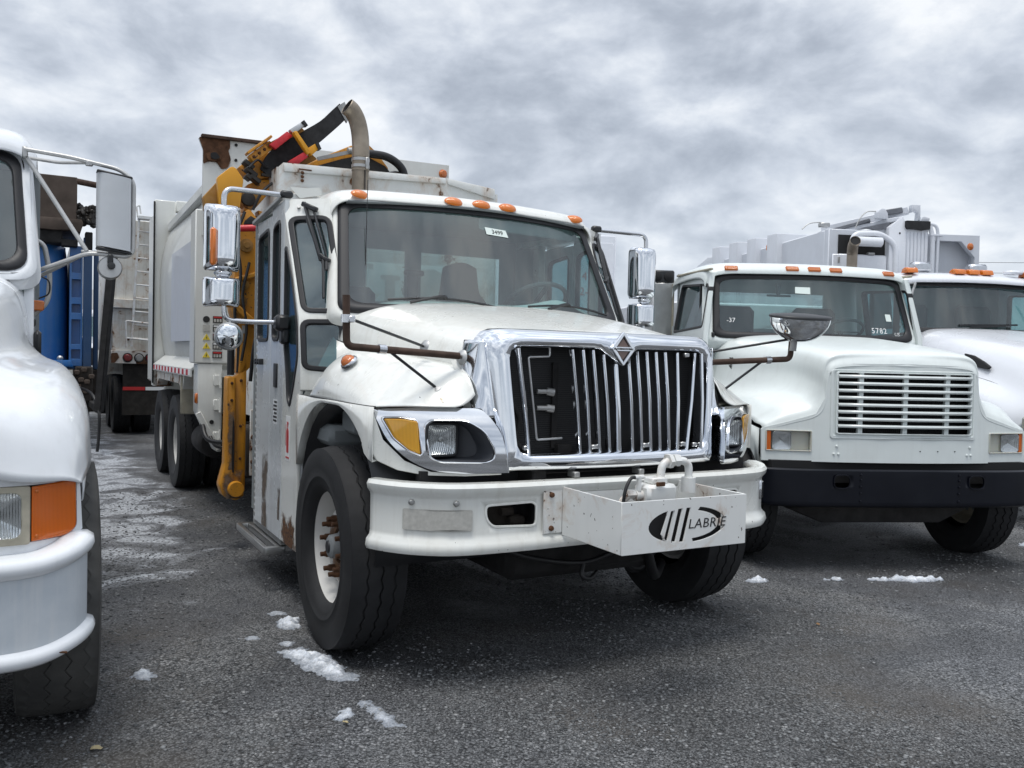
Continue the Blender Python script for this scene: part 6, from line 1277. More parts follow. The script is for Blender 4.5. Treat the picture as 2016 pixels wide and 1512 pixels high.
m = MB(); m.bx(ox-1.0, ox+1.0, 2.28, 2.31, .9, 2.6); m.bx(ox-.95, ox+.95, 1.25, 2.3, 1.1, 1.2); m.to('rear_wall', 'interior_grey', cB); m = MB(); m.bx(ox-.9, ox+.9, 1.36, 1.6, 1.7, 2.0, .04); m.to('dashboard', 'interior_dark', cB)
for x in (-.45, .45): m = MB(); m.box((ox+x, 2.1, 2.05), (.48, .14, .6), .05); m.to('seat', 'seat_cloth', cB)
m = MB(); m.bar((ox-.30, 1.30, 2.055), (ox+.45, 1.27, 2.075), .02, .02); m.bar((ox-.18, 1.27, 2.03), (ox+.3, 1.27, 2.06), .012, .02); m.to('wipers', 'black_plastic', sB)
m = MB(); 
for s in (-1, 1): m.bx(ox+s*.38, ox+s*.46, -.8, 8.6, .7, .95, .01)
m.bx(ox-.3, ox+.3, -.6, 1.2, .6, 1.3, .05); m.to('chassis_rails', 'chassis', B)
# refuse body with ribs
m = MB(); m.bx(-1.18, 1.06, 3.15, 8.6, 1.1, 3.44, .02); bd = m.to('refuse_body', 'refuse_grey', B)
for (a, b_, z) in ((4.50, 4.87, 3.60), (5.30, 5.66, 3.635), (6.07, 6.45, 3.67), (6.88, 7.27, 3.69)):
    m = MB(); m.prism([(a, 1.3), (b_, 1.3), (b_, z), (a, z-.02)], 'x', -1.27, 1.14, .02); m.to('body_rib', 'refuse_grey', bd)
m = MB(); m.prism([(7.45, 3.3), (8.5, 3.2), (8.5, 3.45), (7.8, 3.58), (7.45, 3.55)], 'x', -1.15, 1.05, .02); m.to('tailgate', 'refuse_grey', bd)
m = MB(); m.bx(-1.19, -.55, 3.02, 3.15, 1.2, 3.44, .01); m.bx(-.56, -.34, 3.0, 3.16, 3.40, 3.46, .005); m.bx(-1.06, -.35, 2.96, 3.0, 2.6, 3.09, .01); m.to('front_wall', 'refuse_grey', bd)
m = MB(); m.bx(-1.05, -.35, 3.002, 3.02, 3.08, 3.36); m.to('service_opening', 'black_matt', bd)
m = MB(); m.prism([(-.33, 2.2), (.225, 2.2), (.235, 3.58), (-.13, 3.585), (-.155, 3.64), (-.36, 3.48)], 'y', 2.90, 3.14, .01); tw = m.to('hopper_tower', 'white_cool', bd)
for i in range(6): m = MB(); m.bx(-.10+i*.055, -.09+i*.055, 2.885, 2.899, 2.5, 3.42); m.to('tower_rib', 'refuse_grey', tw)
m = MB(); m.prism(rpoly([(-.13, 3.575), (.235, 3.578), (.232, 3.47), (.12, 3.445), (.0, 3.46), (-.10, 3.455), (-.13, 3.49)], .01), 'y', 2.86, 2.898); m.to('rubber_skirt', 'belt_rubber', tw)
m = MB(); m.lathe([(0, -.004), (.014, -.004), (.014, .004)], (-.20, 2.90, 3.40), (0, 1, 0), 10); m.to('tower_hole', 'black_matt', tw)
m = MB(); m.bar((-1.0, 3.6, 3.50), (-.02, 3.0, 3.74), .12, .10, .01); m.bar((-.95, 3.5, 3.44), (-.2, 2.98, 3.60), .14, .06, .01); m.prism(rpoly([(-.50, 3.60), (-.50, 3.70), (-.44, 3.745), (-.39, 3.74), (-.35, 3.68), (-.345, 3.60)], .02), 'y', 2.96, 3.06, .01); m.prism([(-.018, 3.81), (.112, 3.812), (.12, 3.61), (.07, 3.59), (.08, 3.70), (.03, 3.73), (-.01, 3.70)], 'y', 2.92, 3.0, .006); m.prism(rpoly([(.10, 3.58), (.24, 3.58), (.25, 3.63), (.15, 3.65)], .02), 'y', 2.9, 3.0, .006); am = m.to('lift_arm', 'refuse_grey', bd)
m = MB(); m.bar((-.95, 3.42, 3.47), (-.52, 3.12, 3.60), .08, .05, .01); m.bar((-.34, 3.05, 3.70), (-.12, 2.99, 3.74), .06, .08, .01); m.prism([(-.74, 3.46), (-.30, 3.56), (-.34, 3.47), (-.52, 3.445)], 'y', 2.97, 3.0); m.to('arm_side_plates', 'plate_grey', am)
m = MB(); m.tube([(-.78, 3.05, 3.47), (-.72, 3.05, 3.60), (-.62, 3.05, 3.70), (-.48, 3.05, 3.715)], .009, 6); m.tube([(-1.45, 3.3, 3.46), (-1.35, 3.3, 3.54), (-1.2, 3.3, 3.565), (-1.1, 3.3, 3.55)], .009, 6); m.box((-1.12, 3.3, 3.53), (.14, .1, .06), .01); m.to('hydraulic_line', 'steel', am)
m = MB(); m.bend([(-.90, 2.90, 2.5), (-.90, 2.90, 3.36), (-.50, 2.90, 3.385), (-.26, 2.90, 3.24), (-.24, 2.90, 2.5)], .042, .12, 14, 8); pp = m.to('intake_pipe', 'white_cool', bd)
m = MB(); m.cyl((-.86, 2.86, 3.255), (-.50, 2.86, 3.255), .068, n=18); m.to('filter_drum', 'white_cool', pp)
m = MB(); m.bend([(.29, 2.88, 2.4), (.29, 2.88, 3.36), (.25, 2.9, 3.52)], .032, .1, 12); m.bend([(.36, 2.88, 2.4), (.37, 2.88, 3.40), (.34, 2.88, 3.53), (.22, 2.9, 3.55)], .022, .08, 12); m.box((.34, 2.88, 3.39), (.18, .06, .03), .005); m.to('riser_pipe', 'refuse_grey', pp)
m = MB(); m.plate([(.25, 3.42), (1.07, 3.43), (1.08, 2.2), (.25, 2.2)], [[(.38, 3.33), (.785, 3.332), (.998, 3.115), (.998, 2.3), (.38, 2.3)]], .08, PY(3.0), .006); m.bx(1.04, 1.08, 3.04, 4.2, 2.2, 3.43); m.bx(.25, 1.06, 3.04, 4.2, 3.40, 3.43); hp = m.to('side_hopper', 'refuse_grey', bd)
m = MB().lathe([(0, -.02), (.03, -.018), (.045, -.005), (.052, .0)], (.927, 2.96, 3.267), (0, 1, 0), 18); m.to('clearance_lamp', 'amber_marker', hp)
m = MB().lathe([(0, -.02), (.03, -.018), (.05, .0)], (-1.20, 5.0, 3.42), (-1, 0, 0), 14); m.to('side_lamp', 'amber_marker', bd)
m = MB(); m.bx(.30, 1.03, 3.3, 3.32, 2.2, 3.40); m.to('hopper_back', 'interior_grey', hp)
m = MB(); path = crom([(-1.0, 2.72, 2.4), (-1.0, 2.72, 2.98), (-1.01, 2.70, 3.08), (-1.045, 2.62, 3.16), (-1.07, 2.52, 3.21)], 5); m.sweep(path, .068, 20, caps=False); xo = m.to('exhaust_stack', 'exhaust_steel', B, solid=.004)
m = MB(); d_ = (path[-1]-path[-2]).normalized(); m.cyl(path[-1]-d_*.02, path[-1]-d_*.012, .0665, n=20); m.to('exhaust_mouth', 'black_matt', xo); m = MB(); m.sweep([path[-4], path[-1]+d_*.004], .0695, 20, caps=False); m.to('sooty_tip', 'exhaust_sooty', xo)
m = MB(); m.bx(-1.17, -.36, 2.93, 2.955, 2.3, 3.08, .01); m.to('tank_cabinet', 'white_cool', bd)
m = MB(); m.box((-.60, 2.95, 3.10), (.10, .08, .04), .01); m.box((-1.08, 2.93, 3.0), (.03, .02, .08), .004); m.to('cabinet_latch', 'galvanised', bd)
# ================================================================== white truck cut by the left edge of the view
Lt = thing('conventional_truck', 'white conventional truck with amber turn lens and large tubular-arm mirror, close to the refuse truck', 'truck', (-2.777, 3.218, 0.106), rad(28.54), 'trucks parked in the yard')
Lt.scale = (.93, .93, .93); WSL = 1/.93
wl_ = make_wheel(tyre_mesh(.525, .30, .285, grooves=(-.10, -.035, .035, .10), amp=.011, per=40, gw=.004, gd=.006), RIM_STEER, 'rim_white', tyremat='tyre_dusty')
for s in (-1, 1): place_wheel(wl_, Lt, s*1.034, -.05, .442).scale = (WSL,)*3
wl2 = make_wheel(tyre_mesh(.52, .29, grooves=(-.06, 0, .06)), RIM_DISH, 'rim_white', nuts=False, hub=False)
for s in (-1, 1): place_wheel(wl2, Lt, s*1.03, 5.0, .437).scale = (WSL,)*3
hl_ = [[(0, .95, 1.90), (.45, .95, 1.895), (.70, .95, 1.88), (.825, .95, 1.825), (.875, .95, 1.71), (.90, .95, 1.56), (.97, .95, 1.47), (1.08, .95, 1.41), (1.15, .95, 1.27), (1.16, .95, 1.0)],
       [(0, .50, 1.85), (.45, .50, 1.845), (.68, .50, 1.828), (.785, .50, 1.765), (.83, .50, 1.65), (.865, .50, 1.52), (.955, .50, 1.45), (1.08, .50, 1.405), (1.152, .50, 1.27), (1.168, .50, 1.05)],
       [(0, .10, 1.79), (.44, .10, 1.785), (.64, .10, 1.760), (.73, .10, 1.69), (.77, .10, 1.58), (.82, .10, 1.485), (.93, .10, 1.432), (1.065, .10, 1.392), (1.148, .10, 1.265), (1.168, .10, 1.06)],
       [(0, -.30, 1.71), (.42, -.30, 1.70), (.585, -.30, 1.67), (.67, -.30, 1.60), (.715, -.30, 1.51), (.78, -.30, 1.44), (.90, -.30, 1.400), (1.04, -.30, 1.358), (1.138, -.28, 1.245), (1.160, -.26, 1.04)],
       [(0, -.60, 1.62), (.40, -.60, 1.61), (.545, -.60, 1.57), (.62, -.60, 1.50), (.665, -.60, 1.42), (.74, -.60, 1.36), (.86, -.595, 1.325), (1.0, -.58, 1.275), (1.11, -.54, 1.18), (1.142, -.50, 1.02)],
       [(0, -.76, 1.53), (.39, -.76, 1.52), (.53, -.755, 1.475), (.595, -.752, 1.41), (.64, -.75, 1.335), (.72, -.748, 1.27), (.84, -.74, 1.23), (.97, -.715, 1.18), (1.082, -.66, 1.10), (1.124, -.60, 1.0)],
       [(0, -.835, 1.40), (.38, -.83, 1.385), (.51, -.825, 1.33), (.58, -.82, 1.25), (.64, -.82, 1.16), (.72, -.815, 1.08), (.82, -.81, 1.032), (.94, -.795, 1.010), (1.05, -.745, 1.006), (1.11, -.68, .985)]]
m = MB().patch(hl_, 6, 5); m.mirror(); hdl = m.to('hood', 'white_left', Lt, smooth=70, weld=True, solid=.006)
# side skirt over the wheel
for s in (-1, 1):
    rows = []
    for y in np.linspace(.95, -.58, 26):
        zt = pl(y, [(-.60, .985), (-.26, 1.05), (.10, 1.07), (.5, 1.06), (.95, 1.01)]); xo = pl(y, [(-.60, 1.112), (-.26, 1.154), (.1, 1.165), (.95, 1.162)])
        d = (y+.02)/.68; zb = .56+.50*math.sqrt(max(0, 1-min(1, abs(d))**2.4)) if y > -.50 else .90
        zb = min(zb, zt-.02); rows.append([(s*xo, y, zt+.004), (s*(xo+.003), y, (zt+zb)/2), (s*xo, y, zb), (s*(xo-.04), y, zb+.01)])
    MB().grid(rows).to('fender_skirt', 'white_left', hdl, smooth=60, solid=.006)
    rows = [[(s*.6, -.02+.64*cos(a), .56+.50*sin(a)), (s*1.10, -.02+.64*cos(a), .56+.50*sin(a))] for a in np.linspace(-.2, 2.9, 14)]; MB().grid(rows).to('wheel_liner', 'black_plastic', hdl, solid=.005)
# front face with lamps
gL = lambda x: -.825+.06*(abs(x)/.9)**2+.9*max(0, abs(x)-.93)**1.35
fL = lambda off=0.0: (lambda u, v, w: (u, gL(u)+off+w, v))
face = [(-1.105, .99), (-1.115, .80), (-1.06, .755), (-.9, .735), (0, .725), (.9, .735), (1.06, .755), (1.115, .80), (1.105, .99), (1.05, 1.022), (.94, 1.037), (.82, 1.062), (.72, 1.102), (.64, 1.172), (.58, 1.262), (.51, 1.342), (.38, 1.392), (0, 1.402), (-.38, 1.392), (-.51, 1.342), (-.58, 1.262), (-.64, 1.172), (-.72, 1.102), (-.82, 1.062), (-.94, 1.037), (-1.05, 1.022)]
# refine outline so it can follow the curve
ref = []
for i in range(len(face)):
    a, b = face[i], face[(i+1) % len(face)]; k = max(1, int(math.hypot(a[0]-b[0], a[1]-b[1])/.05))
    ref += [(lerp(a[0], b[0], j/k), lerp(a[1], b[1], j/k)) for j in range(k)]
def rline(poly, st=.03):
    o = []
    for i in range(len(poly)):
        a, b = poly[i], poly[(i+1) % len(poly)]; k = max(1, int(math.hypot(a[0]-b[0], a[1]-b[1])/st)); o += [(lerp(a[0], b[0], j/k), lerp(a[1], b[1], j/k)) for j in range(k)]
    return o
lampw = {s: rline(rpoly([(s*.70, .775), (s*1.06, .785), (s*1.095, .81), (s*1.092, 1.0), (s*.94, .997), (s*.70, .995)], [.01, .02, .02, .01, .003, .01])) for s in (-1, 1)}
grl = rrect(-.5, .5, .85, 1.30, .03)
m = cutsheet(lambda u, v: gL(u)-.008, -1.13, 1.13, .70, 1.42, 90, 20, ref, [lampw[-1], lampw[1], grl], .016); fc = m.to('front_panel', 'white_left', Lt, smooth=30)
for i in range(7): MB().bx(-.5, .5, -.83, -.79, .88+i*.06, .90+i*.06).to('grille_slat', 'white_left', fc)
MB().bx(-.55, .55, -.72, -.70, .8, 1.35).to('radiator', 'radiator', Lt)
for s in (-1, 1):
    b_ = MB().plate(rrect(min(s*.70, s*.935), max(s*.70, s*.935), .776, .995, .012), [rrect(min(s*.725, s*.905), max(s*.725, s*.905), .80, .972, .035)], .03, fL(-.006), .004).to('headlamp_bezel', 'rim_cream', fc)
    la = rrect(min(s*.722, s*.908), max(s*.722, s*.908), .797, .975, .035); c = (s*.815, .886); gy = gL(.815)
    MB().grid([[(c[0]+(u-c[0])*k, gy+d, c[1]+(v-c[1])*k) for u, v in la] for k, d in ((1, .0), (.75, .022), (.4, .036), (.05, .04))], closed=True).to('reflector', 'reflector', b_)
    MB().grid([[(c[0]+(u-c[0])*k, gy+d, c[1]+(v-c[1])*k) for u, v in la] for k, d in ((1, -.012), (.92, -.022), (.5, -.03), (.02, -.032))], closed=True).to('headlamp_lens', 'lamp_glass', b_)
    MB().lathe([(0, 0), (.016, .004), (.02, .03)], (c[0], gy-.004, c[1]), (0, 1, 0), 12).to('bulb', 'galvanised', b_)
    am_ = rline(rpoly([(s*.938, .785), (s*1.06, .789), (s*1.093, .812), (s*1.090, 1.005), (s*1.02, .999), (s*.938, .992)], [.004, .015, .02, .01, .01, .004]), .02)
    t_ = MB().plate(am_, [], .03, fL(-.008), .006, sub=.03).to('turn_lens', 'amber_deep', fc, smooth=50)
    m = MB()
    for x, z in ((.955, .975), (.955, .805)): m.lathe([(0, -.006), (.006, -.005), (.008, 0)], (s*x, gL(x)-.022, z), (0, 1, 0), 10)
    m.to('lens_screws', 'amber_marker', t_)
m = MB(); m.bx(-1.0, 1.0, -.70, -.55, .70, .80); m.to('cross_member', 'chassis', Lt)
# bumper with rolled top and bottom edges
plan = crom([(x, y, 0) for x, y in ((-1.132, -.645), (-1.122, -.72), (-1.06, -.80), (-.90, -.86), (-.5, -.90), (0, -.91), (.5, -.90), (.90, -.86), (1.06, -.80), (1.122, -.72), (1.132, -.645))], 6)
prof = [(-.13, .735), (-.06, .742), (.0, .738), (.022, .722), (.026, .700), (.018, .680), (.0, .668), (-.004, .655), (-.004, .405), (0, .395), (.022, .385), (.030, .365), (.024, .345), (.004, .332), (-.04, .330)]; rows = []
for i, p in enumerate(plan):
    d = (plan[min(len(plan)-1, i+1)]-plan[max(0, i-1)]).normalized(); n = Vector((d.y, -d.x, 0)); n = n if n.dot(Vector((p.x*.3, -1, 0))) > 0 else -n
    e = max(0, abs(p.x)-.9)/.235
    rows.append([(p.x+n.x*o_, p.y+n.y*o_, z+.055*e*e*(1 if z > .5 else 1.1)) for o_, z in prof])
bpl = MB().grid(rows).to('bumper', 'white_left', Lt, smooth=45, solid=.006)
rows2 = [[(x-.0, y, z) for x, y, z in r[7:10]] for r in rows]
rows2 = []
for i, p in enumerate(plan):
    d = (plan[min(len(plan)-1, i+1)]-plan[max(0, i-1)]).normalized(); n = Vector((d.y, -d.x, 0)); n = n if n.dot(Vector((p.x*.3, -1, 0))) > 0 else -n
    e = max(0, abs(p.x)-.9)/.235; rows2.append([(p.x+n.x*.0025, p.y+n.y*.0025, z+.055*e*e*(1 if z > .5 else 1.1)) for z in (.664, .53, .398)])
MB().grid(rows2).to('bumper_face', 'grey_bumper', bpl, smooth=60)
m = MB(); e_ = rows[-12][12]; m.box((1.045, -.842, .372), (.035, .012, .008), .003, rot=(0, .3, .35)); m.to('paint_chip', 'rust', bpl)
# cab
def wsL(u, v): return Vector((u*lerp(.865, .82, v), lerp(.98, 1.30, v)+.09*u*u, lerp(1.96, 2.62, v)))
def lpL(e, off):
    o = []
    for u, v in rline(rpoly([(-1-e, -e*1.3), (1+e, -e*1.3), (1+e, 1+e*1.3), (-1-e, 1+e*1.3)], .16, 6), .2): o.append(tuple(wsL(u, v)+Vector((.3*u, -.9, .35)).normalized()*off))
    return o
m = MB(); m.grid([[wsL(-1+2*i/16, j/6) for i in range(17)] for j in range(7)]); sL = m.to('windscreen', 'glass', Lt, smooth=80)
MB().grid([lpL(-.022, .003), lpL(-.018, .016), lpL(.022, .020), lpL(.034, .01), lpL(.038, -.02)], closed=True).to('windscreen_gasket', 'gasket', sL, smooth=60)
m = MB(); m.grid([lpL(.03, -.004), lpL(.055, .006), lpL(.09, .0), lpL(.13, -.05)], closed=True); cL = m.to('cab_front', 'white_left', Lt, smooth=70)
rows = []
for dy, z in ((-.05, 2.66), (-.03, 2.72), (.05, 2.79), (.25, 2.83), (.7, 2.84), (1.0, 2.80), (1.03, 2.6)):
    rows.append([(u*.88, 1.30+.09*u*u+dy, z-.03*u*u-(.05 if abs(u) > .95 else 0)-(.07 if abs(u) > 1.02 else 0)) for u in (-1.06, -1.02, -.93, -.7, -.35, 0, .35, .7, .93, 1.02, 1.06)])
rL = MB().patch(rows, 4, 4).to('roof', 'white_left', Lt, smooth=60, solid=.006)
for u in (-.6, -.2, 0, .2, .6): m = MB(); m.box((0, 0, 0), (.12, .05, .05), .012); l = m.to('marker_lamp', 'amber_marker', rL); l.location = (u*.88, 1.27+.09*u*u, 2.745-.03*u*u)
for s in (-1, 1):
    wn = rpoly([(1.30, 2.02), (1.45, 2.52), (2.1, 2.56), (2.1, 2.0)], .05, 4); XL = lambda v: .905-max(0, v-1.85)*.045
    f_ = lambda u, v, w: (s*(XL(v)+w), u, v)
    d = MB().plate([(1.06, .75), (2.28, .75), (2.28, 2.66), (1.42, 2.66), (1.28, 2.4), (1.10, 1.95)], [wn], .05, f_, .006).to('door', 'white_left', Lt, smooth=30); MB().plate(inset(wn, -.01), [inset(wn, .012)], .06, f_, .005).to('door_gasket', 'gasket', d); MB().plate(wn, [], .005, f_).to('door_window', 'glass_side', d)
    m = MB().patch([[(0, .93, 1.895), (s*.45, .93, 1.89), (s*.72, .93, 1.87), (s*.825, .93, 1.82), (s*.873, .93, 1.705), (s*.895, .93, 1.555), (s*.90, .95, 1.30)], [(0, 1.0, 1.925), (s*.45, 1.01, 1.93), (s*.72, 1.05, 1.92), (s*.845, 1.08, 1.85), (s*.89, 1.10, 1.72), (s*.905, 1.12, 1.56), (s*.905, 1.12, 1.30)], [(0, 1.08, 1.945), (s*.45, 1.09, 1.955), (s*.74, 1.13, 1.955), (s*.865, 1.16, 1.91), (s*.90, 1.20, 1.75), (s*.91, 1.22, 1.57), (s*.91, 1.22, 1.30)]], 4, 4); m.to('cowl', 'white_left', cL, smooth=60, solid=.005)
    # mirror frame of bent tube
    m = MB(); m.bend([(s*.872, 1.22, 2.640), (s*1.10, 1.14, 2.610), (s*1.36, 1.08, 2.560), (s*1.432, 1.06, 2.50), (s*1.432, 1.06, 2.085), (s*1.40, 1.06, 2.055), (s*1.20, 1.08, 2.065), (s*.945, 1.20, 1.955)], .0125, .05, 10); ma = m.to('mirror_frame', 'tube_grey', Lt)
    m = MB(); m.bend([(s*.885, 1.32, 2.612), (s*1.05, 1.24, 2.590), (s*1.20, 1.13, 2.588)], .010, .03, 8); m.cyl((s*.882, 1.24, 2.60), (s*1.19, 1.09, 2.075), .0125, n=10); m.cyl((s*.95, 1.32, 1.93), (s*1.16, 1.12, 2.05), .012, n=10); m.to('mirror_strut', 'tube_grey', ma)
    
    for c_, d_ in (((s*1.20, 1.10, 2.072), (.08, .03, .018)), ((s*1.20, 1.12, 2.582), (.04, .03, .03)), ((s*.875, 1.25, 2.625), (.03, .08, .06)), ((s*.945, 1.25, 1.95), (.02, .12, .06))): MB().box(c_, d_, .005).to('mirror_clamp', 'steel', ma)
    m = MB(); rows = []
    for z in (2.095, 2.515): rows.append([(s*(1.335+a), 1.06+b+.03, z-.03*(a/.09)*.4) for a, b in ((-.098, .02), (-.092, -.03), (-.075, -.055), (-.04, -.066), (.0, -.068), (.05, -.066), (.08, -.058), (.088, -.02), (.088, .02))])
    m.grid(rows, closed=True); n = 9; m.f += [list(range(n)), [n+i for i in range(n)]]; mh = m.to('mirror_head', 'mirror_shell', Lt, smooth=50)
    for z in (2.085, 2.522): m = MB(); m.box((s*1.33, 1.075, z), (.19, .09, .014), .005, rot=(0, s*.13, 0)); m.to('mirror_end_cap', 'black_plastic', mh)
    MB().bx(s*1.245, s*1.42, 1.112, 1.118, 2.10, 2.51).to('mirror_face', 'mirror_glass', mh)
    m = MB().lathe([(0, .0), (.02, .0), (.045, -.012), (.062, -.02), (.066, -.028), (.066, .0), (.06, .01), (0, .012)], (s*1.31, 1.05, 1.985), (0, -1, .1), 28); rm = m.to('round_mirror', 'steel', Lt); m = MB().lathe([(0, .012), (.018, .010), (.022, .0)], (s*1.315, 1.02, 1.995), (0, -1, .1), 12); m.box((s*1.31, 1.03, 2.03), (.03, .03, .06), .006); m.to('mirror_boss', 'black_plastic', rm)
    m = MB(); m.bend([(s*.90, 1.40, 2.16), (s*.975, 1.40, 2.13), (s*1.008, 1.40, 1.95), (s*.998, 1.40, 1.78), (s*.90, 1.40, 1.69)], .015, .06, 10); m.to('grab_handle', 'tube_grey', Lt)
    m = MB(); m.box((s*.94, 1.37, 1.762), (.075, .05, .06), .008); m.to('side_lamp', 'amber', Lt); m = MB(); m.box((s*.905, 1.34, 1.66), (.06, .08, .07), .02); m.to('door_hinge', 'black_plastic', Lt)
    m = MB(); m.tube([(s*.95, 1.25, 1.93), (s*1.0, 1.24, 1.90), (s*1.0, 1.25, 1.83), (s*.95, 1.28, 1.80)], .005, 6); m.tube([(s*.97, 1.22, 1.975), (s*1.02, 1.18, 1.985), (s*1.10, 1.12, 2.02), (s*1.18, 1.09, 2.05)], .004, 6); m.to('mirror_cable', 'hose', ma)
    m = MB(); m.box((s*.945, 1.12, 1.53), (.04, .10, .16), .015, rot=(.15, 0, 0)); m.box((s*.96, 1.14, 1.45), (.03, .1, .06), .02); m.to('hood_latch', 'black_plastic', Lt)
m = MB(); m.bx(-.95, .95, 2.28, 2.31, .9, 2.7); m.bx(-.92, .92, 1.2, 2.3, 1.0, 1.1); m.to('rear_wall', 'interior_grey', cL); m = MB(); m.bx(-.85, .85, 1.14, 1.45, 1.7, 1.98, .04); m.to('dashboard', 'interior_dark', cL)
for x in (-.42, .42): m = MB(); m.box((x, 2.05, 1.95), (.48, .14, .7), .05); m.to('seat', 'seat_cloth', cL)
m = MB()
for s in (-1, 1): m.bx(s*.38, s*.46, -.75, 6.5, .68, .92, .01)
m.bx(-.95, .95, .05, .2, .42, .52, .02); m.bx(-.3, .3, -.4, 1.0, .55, 1.3, .04); m.to('chassis_rails', 'chassis', Lt)
m = MB(); m.bx(-1.0, 1.0, 2.5, 6.5, .95, 1.3, .02); m.to('flat_bed', 'chassis_brown', Lt)
# ================================================================== blue truck with the brown steel bin
Bl = thing('blue_truck', 'blue refuse truck carrying a brown steel bin behind the close white truck', 'truck', (-6.67, 13.0, 0), rad(28.54), 'trucks parked in the yard')
m = MB(); rows = []
for z in (1.22, 1.6, 2.4, 2.95, 3.12):
    k = .06 if z > 3.1 else (.02 if z > 2.9 else 0)
    rows.append([(x, y+k*2, z) for x, y in ((-2.0+k, .5), (-1.9, .15), (-1.4, -.05), (-.9, -.10), (-.42, -.08), (-.25, -.02), (-.10, .12), (-.03-k, .35), (-.01-k, .9), (-.01-k, 4.5))])
m.patch(rows, 3, 3); m.bx(-1.95, -.05, .35, 4.4, 1.2, 3.05); tk = m.to('refuse_body', 'blue_paint', Bl, smooth=50)
m = MB(); m.plate(rrect(.0, .175, 1.25, 3.05, .01), [rrect(.03, .15, a, b, .008) for a, b in ((1.36, 1.50), (1.58, 1.95), (2.05, 2.18), (2.28, 2.55), (2.65, 2.90))], .10, PY(.0), .006); m.bx(.0, .175, .06, .09, 1.25, 3.05); m.bx(.0, .175, .1, 4.4, 1.25, 3.05); m.to('side_frame', 'blue_paint', Bl)
m = MB(); m.bx(.18, .30, -.12, .0, 1.2, 3.18, .01); m.bx(.33, .40, .1, .2, 1.2, 2.95, .01); m.to('corner_post', 'blue_dark', Bl)
m = MB(); m.bx(.22, .245, .3, .5, 1.3, 2.9); m.to('ladder_rail', 'white_cool', Bl)
m = MB(); m.prism([(-1.9, 1.30), (.02, 1.34), (.05, 1.245), (-1.9, 1.20)], 'y', -.30, .1, .01); sh_ = m.to('rear_shelf', 'blue_paint', Bl)
for i in range(9): MB().bx(-.80+i*.095, -.715+i*.095, -.308, -.3025, 1.13, 1.20).to('reflective_tape', 'decal_red' if i % 2 else 'decal_grey', sh_)
MB().bx(-1.9, .06, -.30, -.26, 1.10, 1.215).to('tape_board', 'chassis_brown', sh_)
m = MB().lathe([(0, -.03), (.03, -.025), (.045, 0)], (-.12, -.22, 1.36), (0, 1, .3), 14); m.to('tail_lamp', 'steel', sh_)
m = MB(); m.bx(-1.8, .15, .0, 4.2, .75, 1.1, .02); m.bx(.08, .32, -.2, .1, .72, 1.25, .02); m.bx(-.3, .0, -.1, .3, .6, 1.1, .02); m.bx(.15, .42, .1, .5, .55, 1.2, .02); m.to('undercarriage', 'chassis_brown', Bl)
m = MB()
for x, z in ((.10, 1.16), (.20, 1.20), (.16, 1.05), (.24, 1.02), (.12, .95), (.22, .88), (.30, 1.1)): m.box((x, -.22, z), (.08, .05, .07), .012)
m.to('valve_gear', 'brown_steel', Bl)
wb = make_wheel(tyre_mesh(.52, .29, grooves=(-.06, 0, .06)), RIM_DISH, 'rim_white', nuts=False, hub=False)
for y in (.9, 2.3): place_wheel(wb, Bl, .16, y, .513); place_wheel(wb, Bl, -1.9, y, .513)
place_wheel(wb, Bl, .30, 6.3, .513); place_wheel(wb, Bl, -1.9, 6.3, .513)
m = MB(); m.prism(rpoly([(5.5, 1.3), (5.6, 1.75), (6.6, 1.75), (7.0, 1.55), (7.0, 1.0), (6.85, .6), (6.7, .95), (6.3, 1.1), (5.9, .95), (5.75, .6), (5.5, .6)], .08), 'x', .05, .48, .03); m.bx(-1.9, .3, 4.6, 6.0, .9, 2.7, .1); m.to('cab', 'blue_paint', Bl)
m = MB(); m.bx(-2.2, .085, -.25, 1.6, 3.40, 4.035, .01); bn_ = m.to('steel_bin', 'brown_steel', Bl)
m = MB(); m.prism([(-2.2, 3.40), (.15, 3.42), (.17, 3.36), (.13, 3.23), (.02, 3.26), (-.2, 3.24), (-2.2, 3.28)], 'y', -.27, 1.4, .008); m.to('bin_lip', 'brown_steel', bn_)
m = MB(); m.cyl((.08, -.2, 3.985), (.36, -.2, 3.955), .045, n=14); m.bx(.355, .39, -.3, -.1, 3.70, 4.03, .005); m.to('bin_trunnion', 'rust_pipe', bn_)
m = MB(); rs = random.Random(5)
for i in range(46): m.box((.20+rs.uniform(-.12, .13), -.2+rs.uniform(-.1, .1), 3.50+rs.uniform(-.13, .13)), (rs.uniform(.05, .12), rs.uniform(.05, .12), rs.uniform(.03, .09)), .012, rot=(rs.uniform(0, 3), rs.uniform(0, 3), rs.uniform(0, 3)))
m.to('packed_debris', 'greasy', Bl)
m = MB(); m.bx(-2.0, -.1, -.2, 1.2, 3.05, 3.25, .02); m.bx(-.12, .10, -.22, 0, 3.02, 3.12, .01); m.bx(.20, .30, -.15, .1, 3.0, 3.26, .01); m.box((.30, -.15, 3.46), (.1, .06, .05), .01); m.to('lifting_forks', 'chassis', Bl)
m = MB(); m.bar((.52, -1.1, 2.90), (.36, -1.0, .62), .11, .10, .01); m.bar((.36, -1.0, .66), (.30, .2, .70), .10, .10, .01); m.to('support_strut', 'chassis', Bl)
m = MB(); m.tube([(.12, -.4, .95), (.28, -.8, .86), (.36, -1.05, .62), (.36, -1.08, .30), (.34, -1.1, .06)], .022, 8); m.to('air_hose', 'hose', Bl)
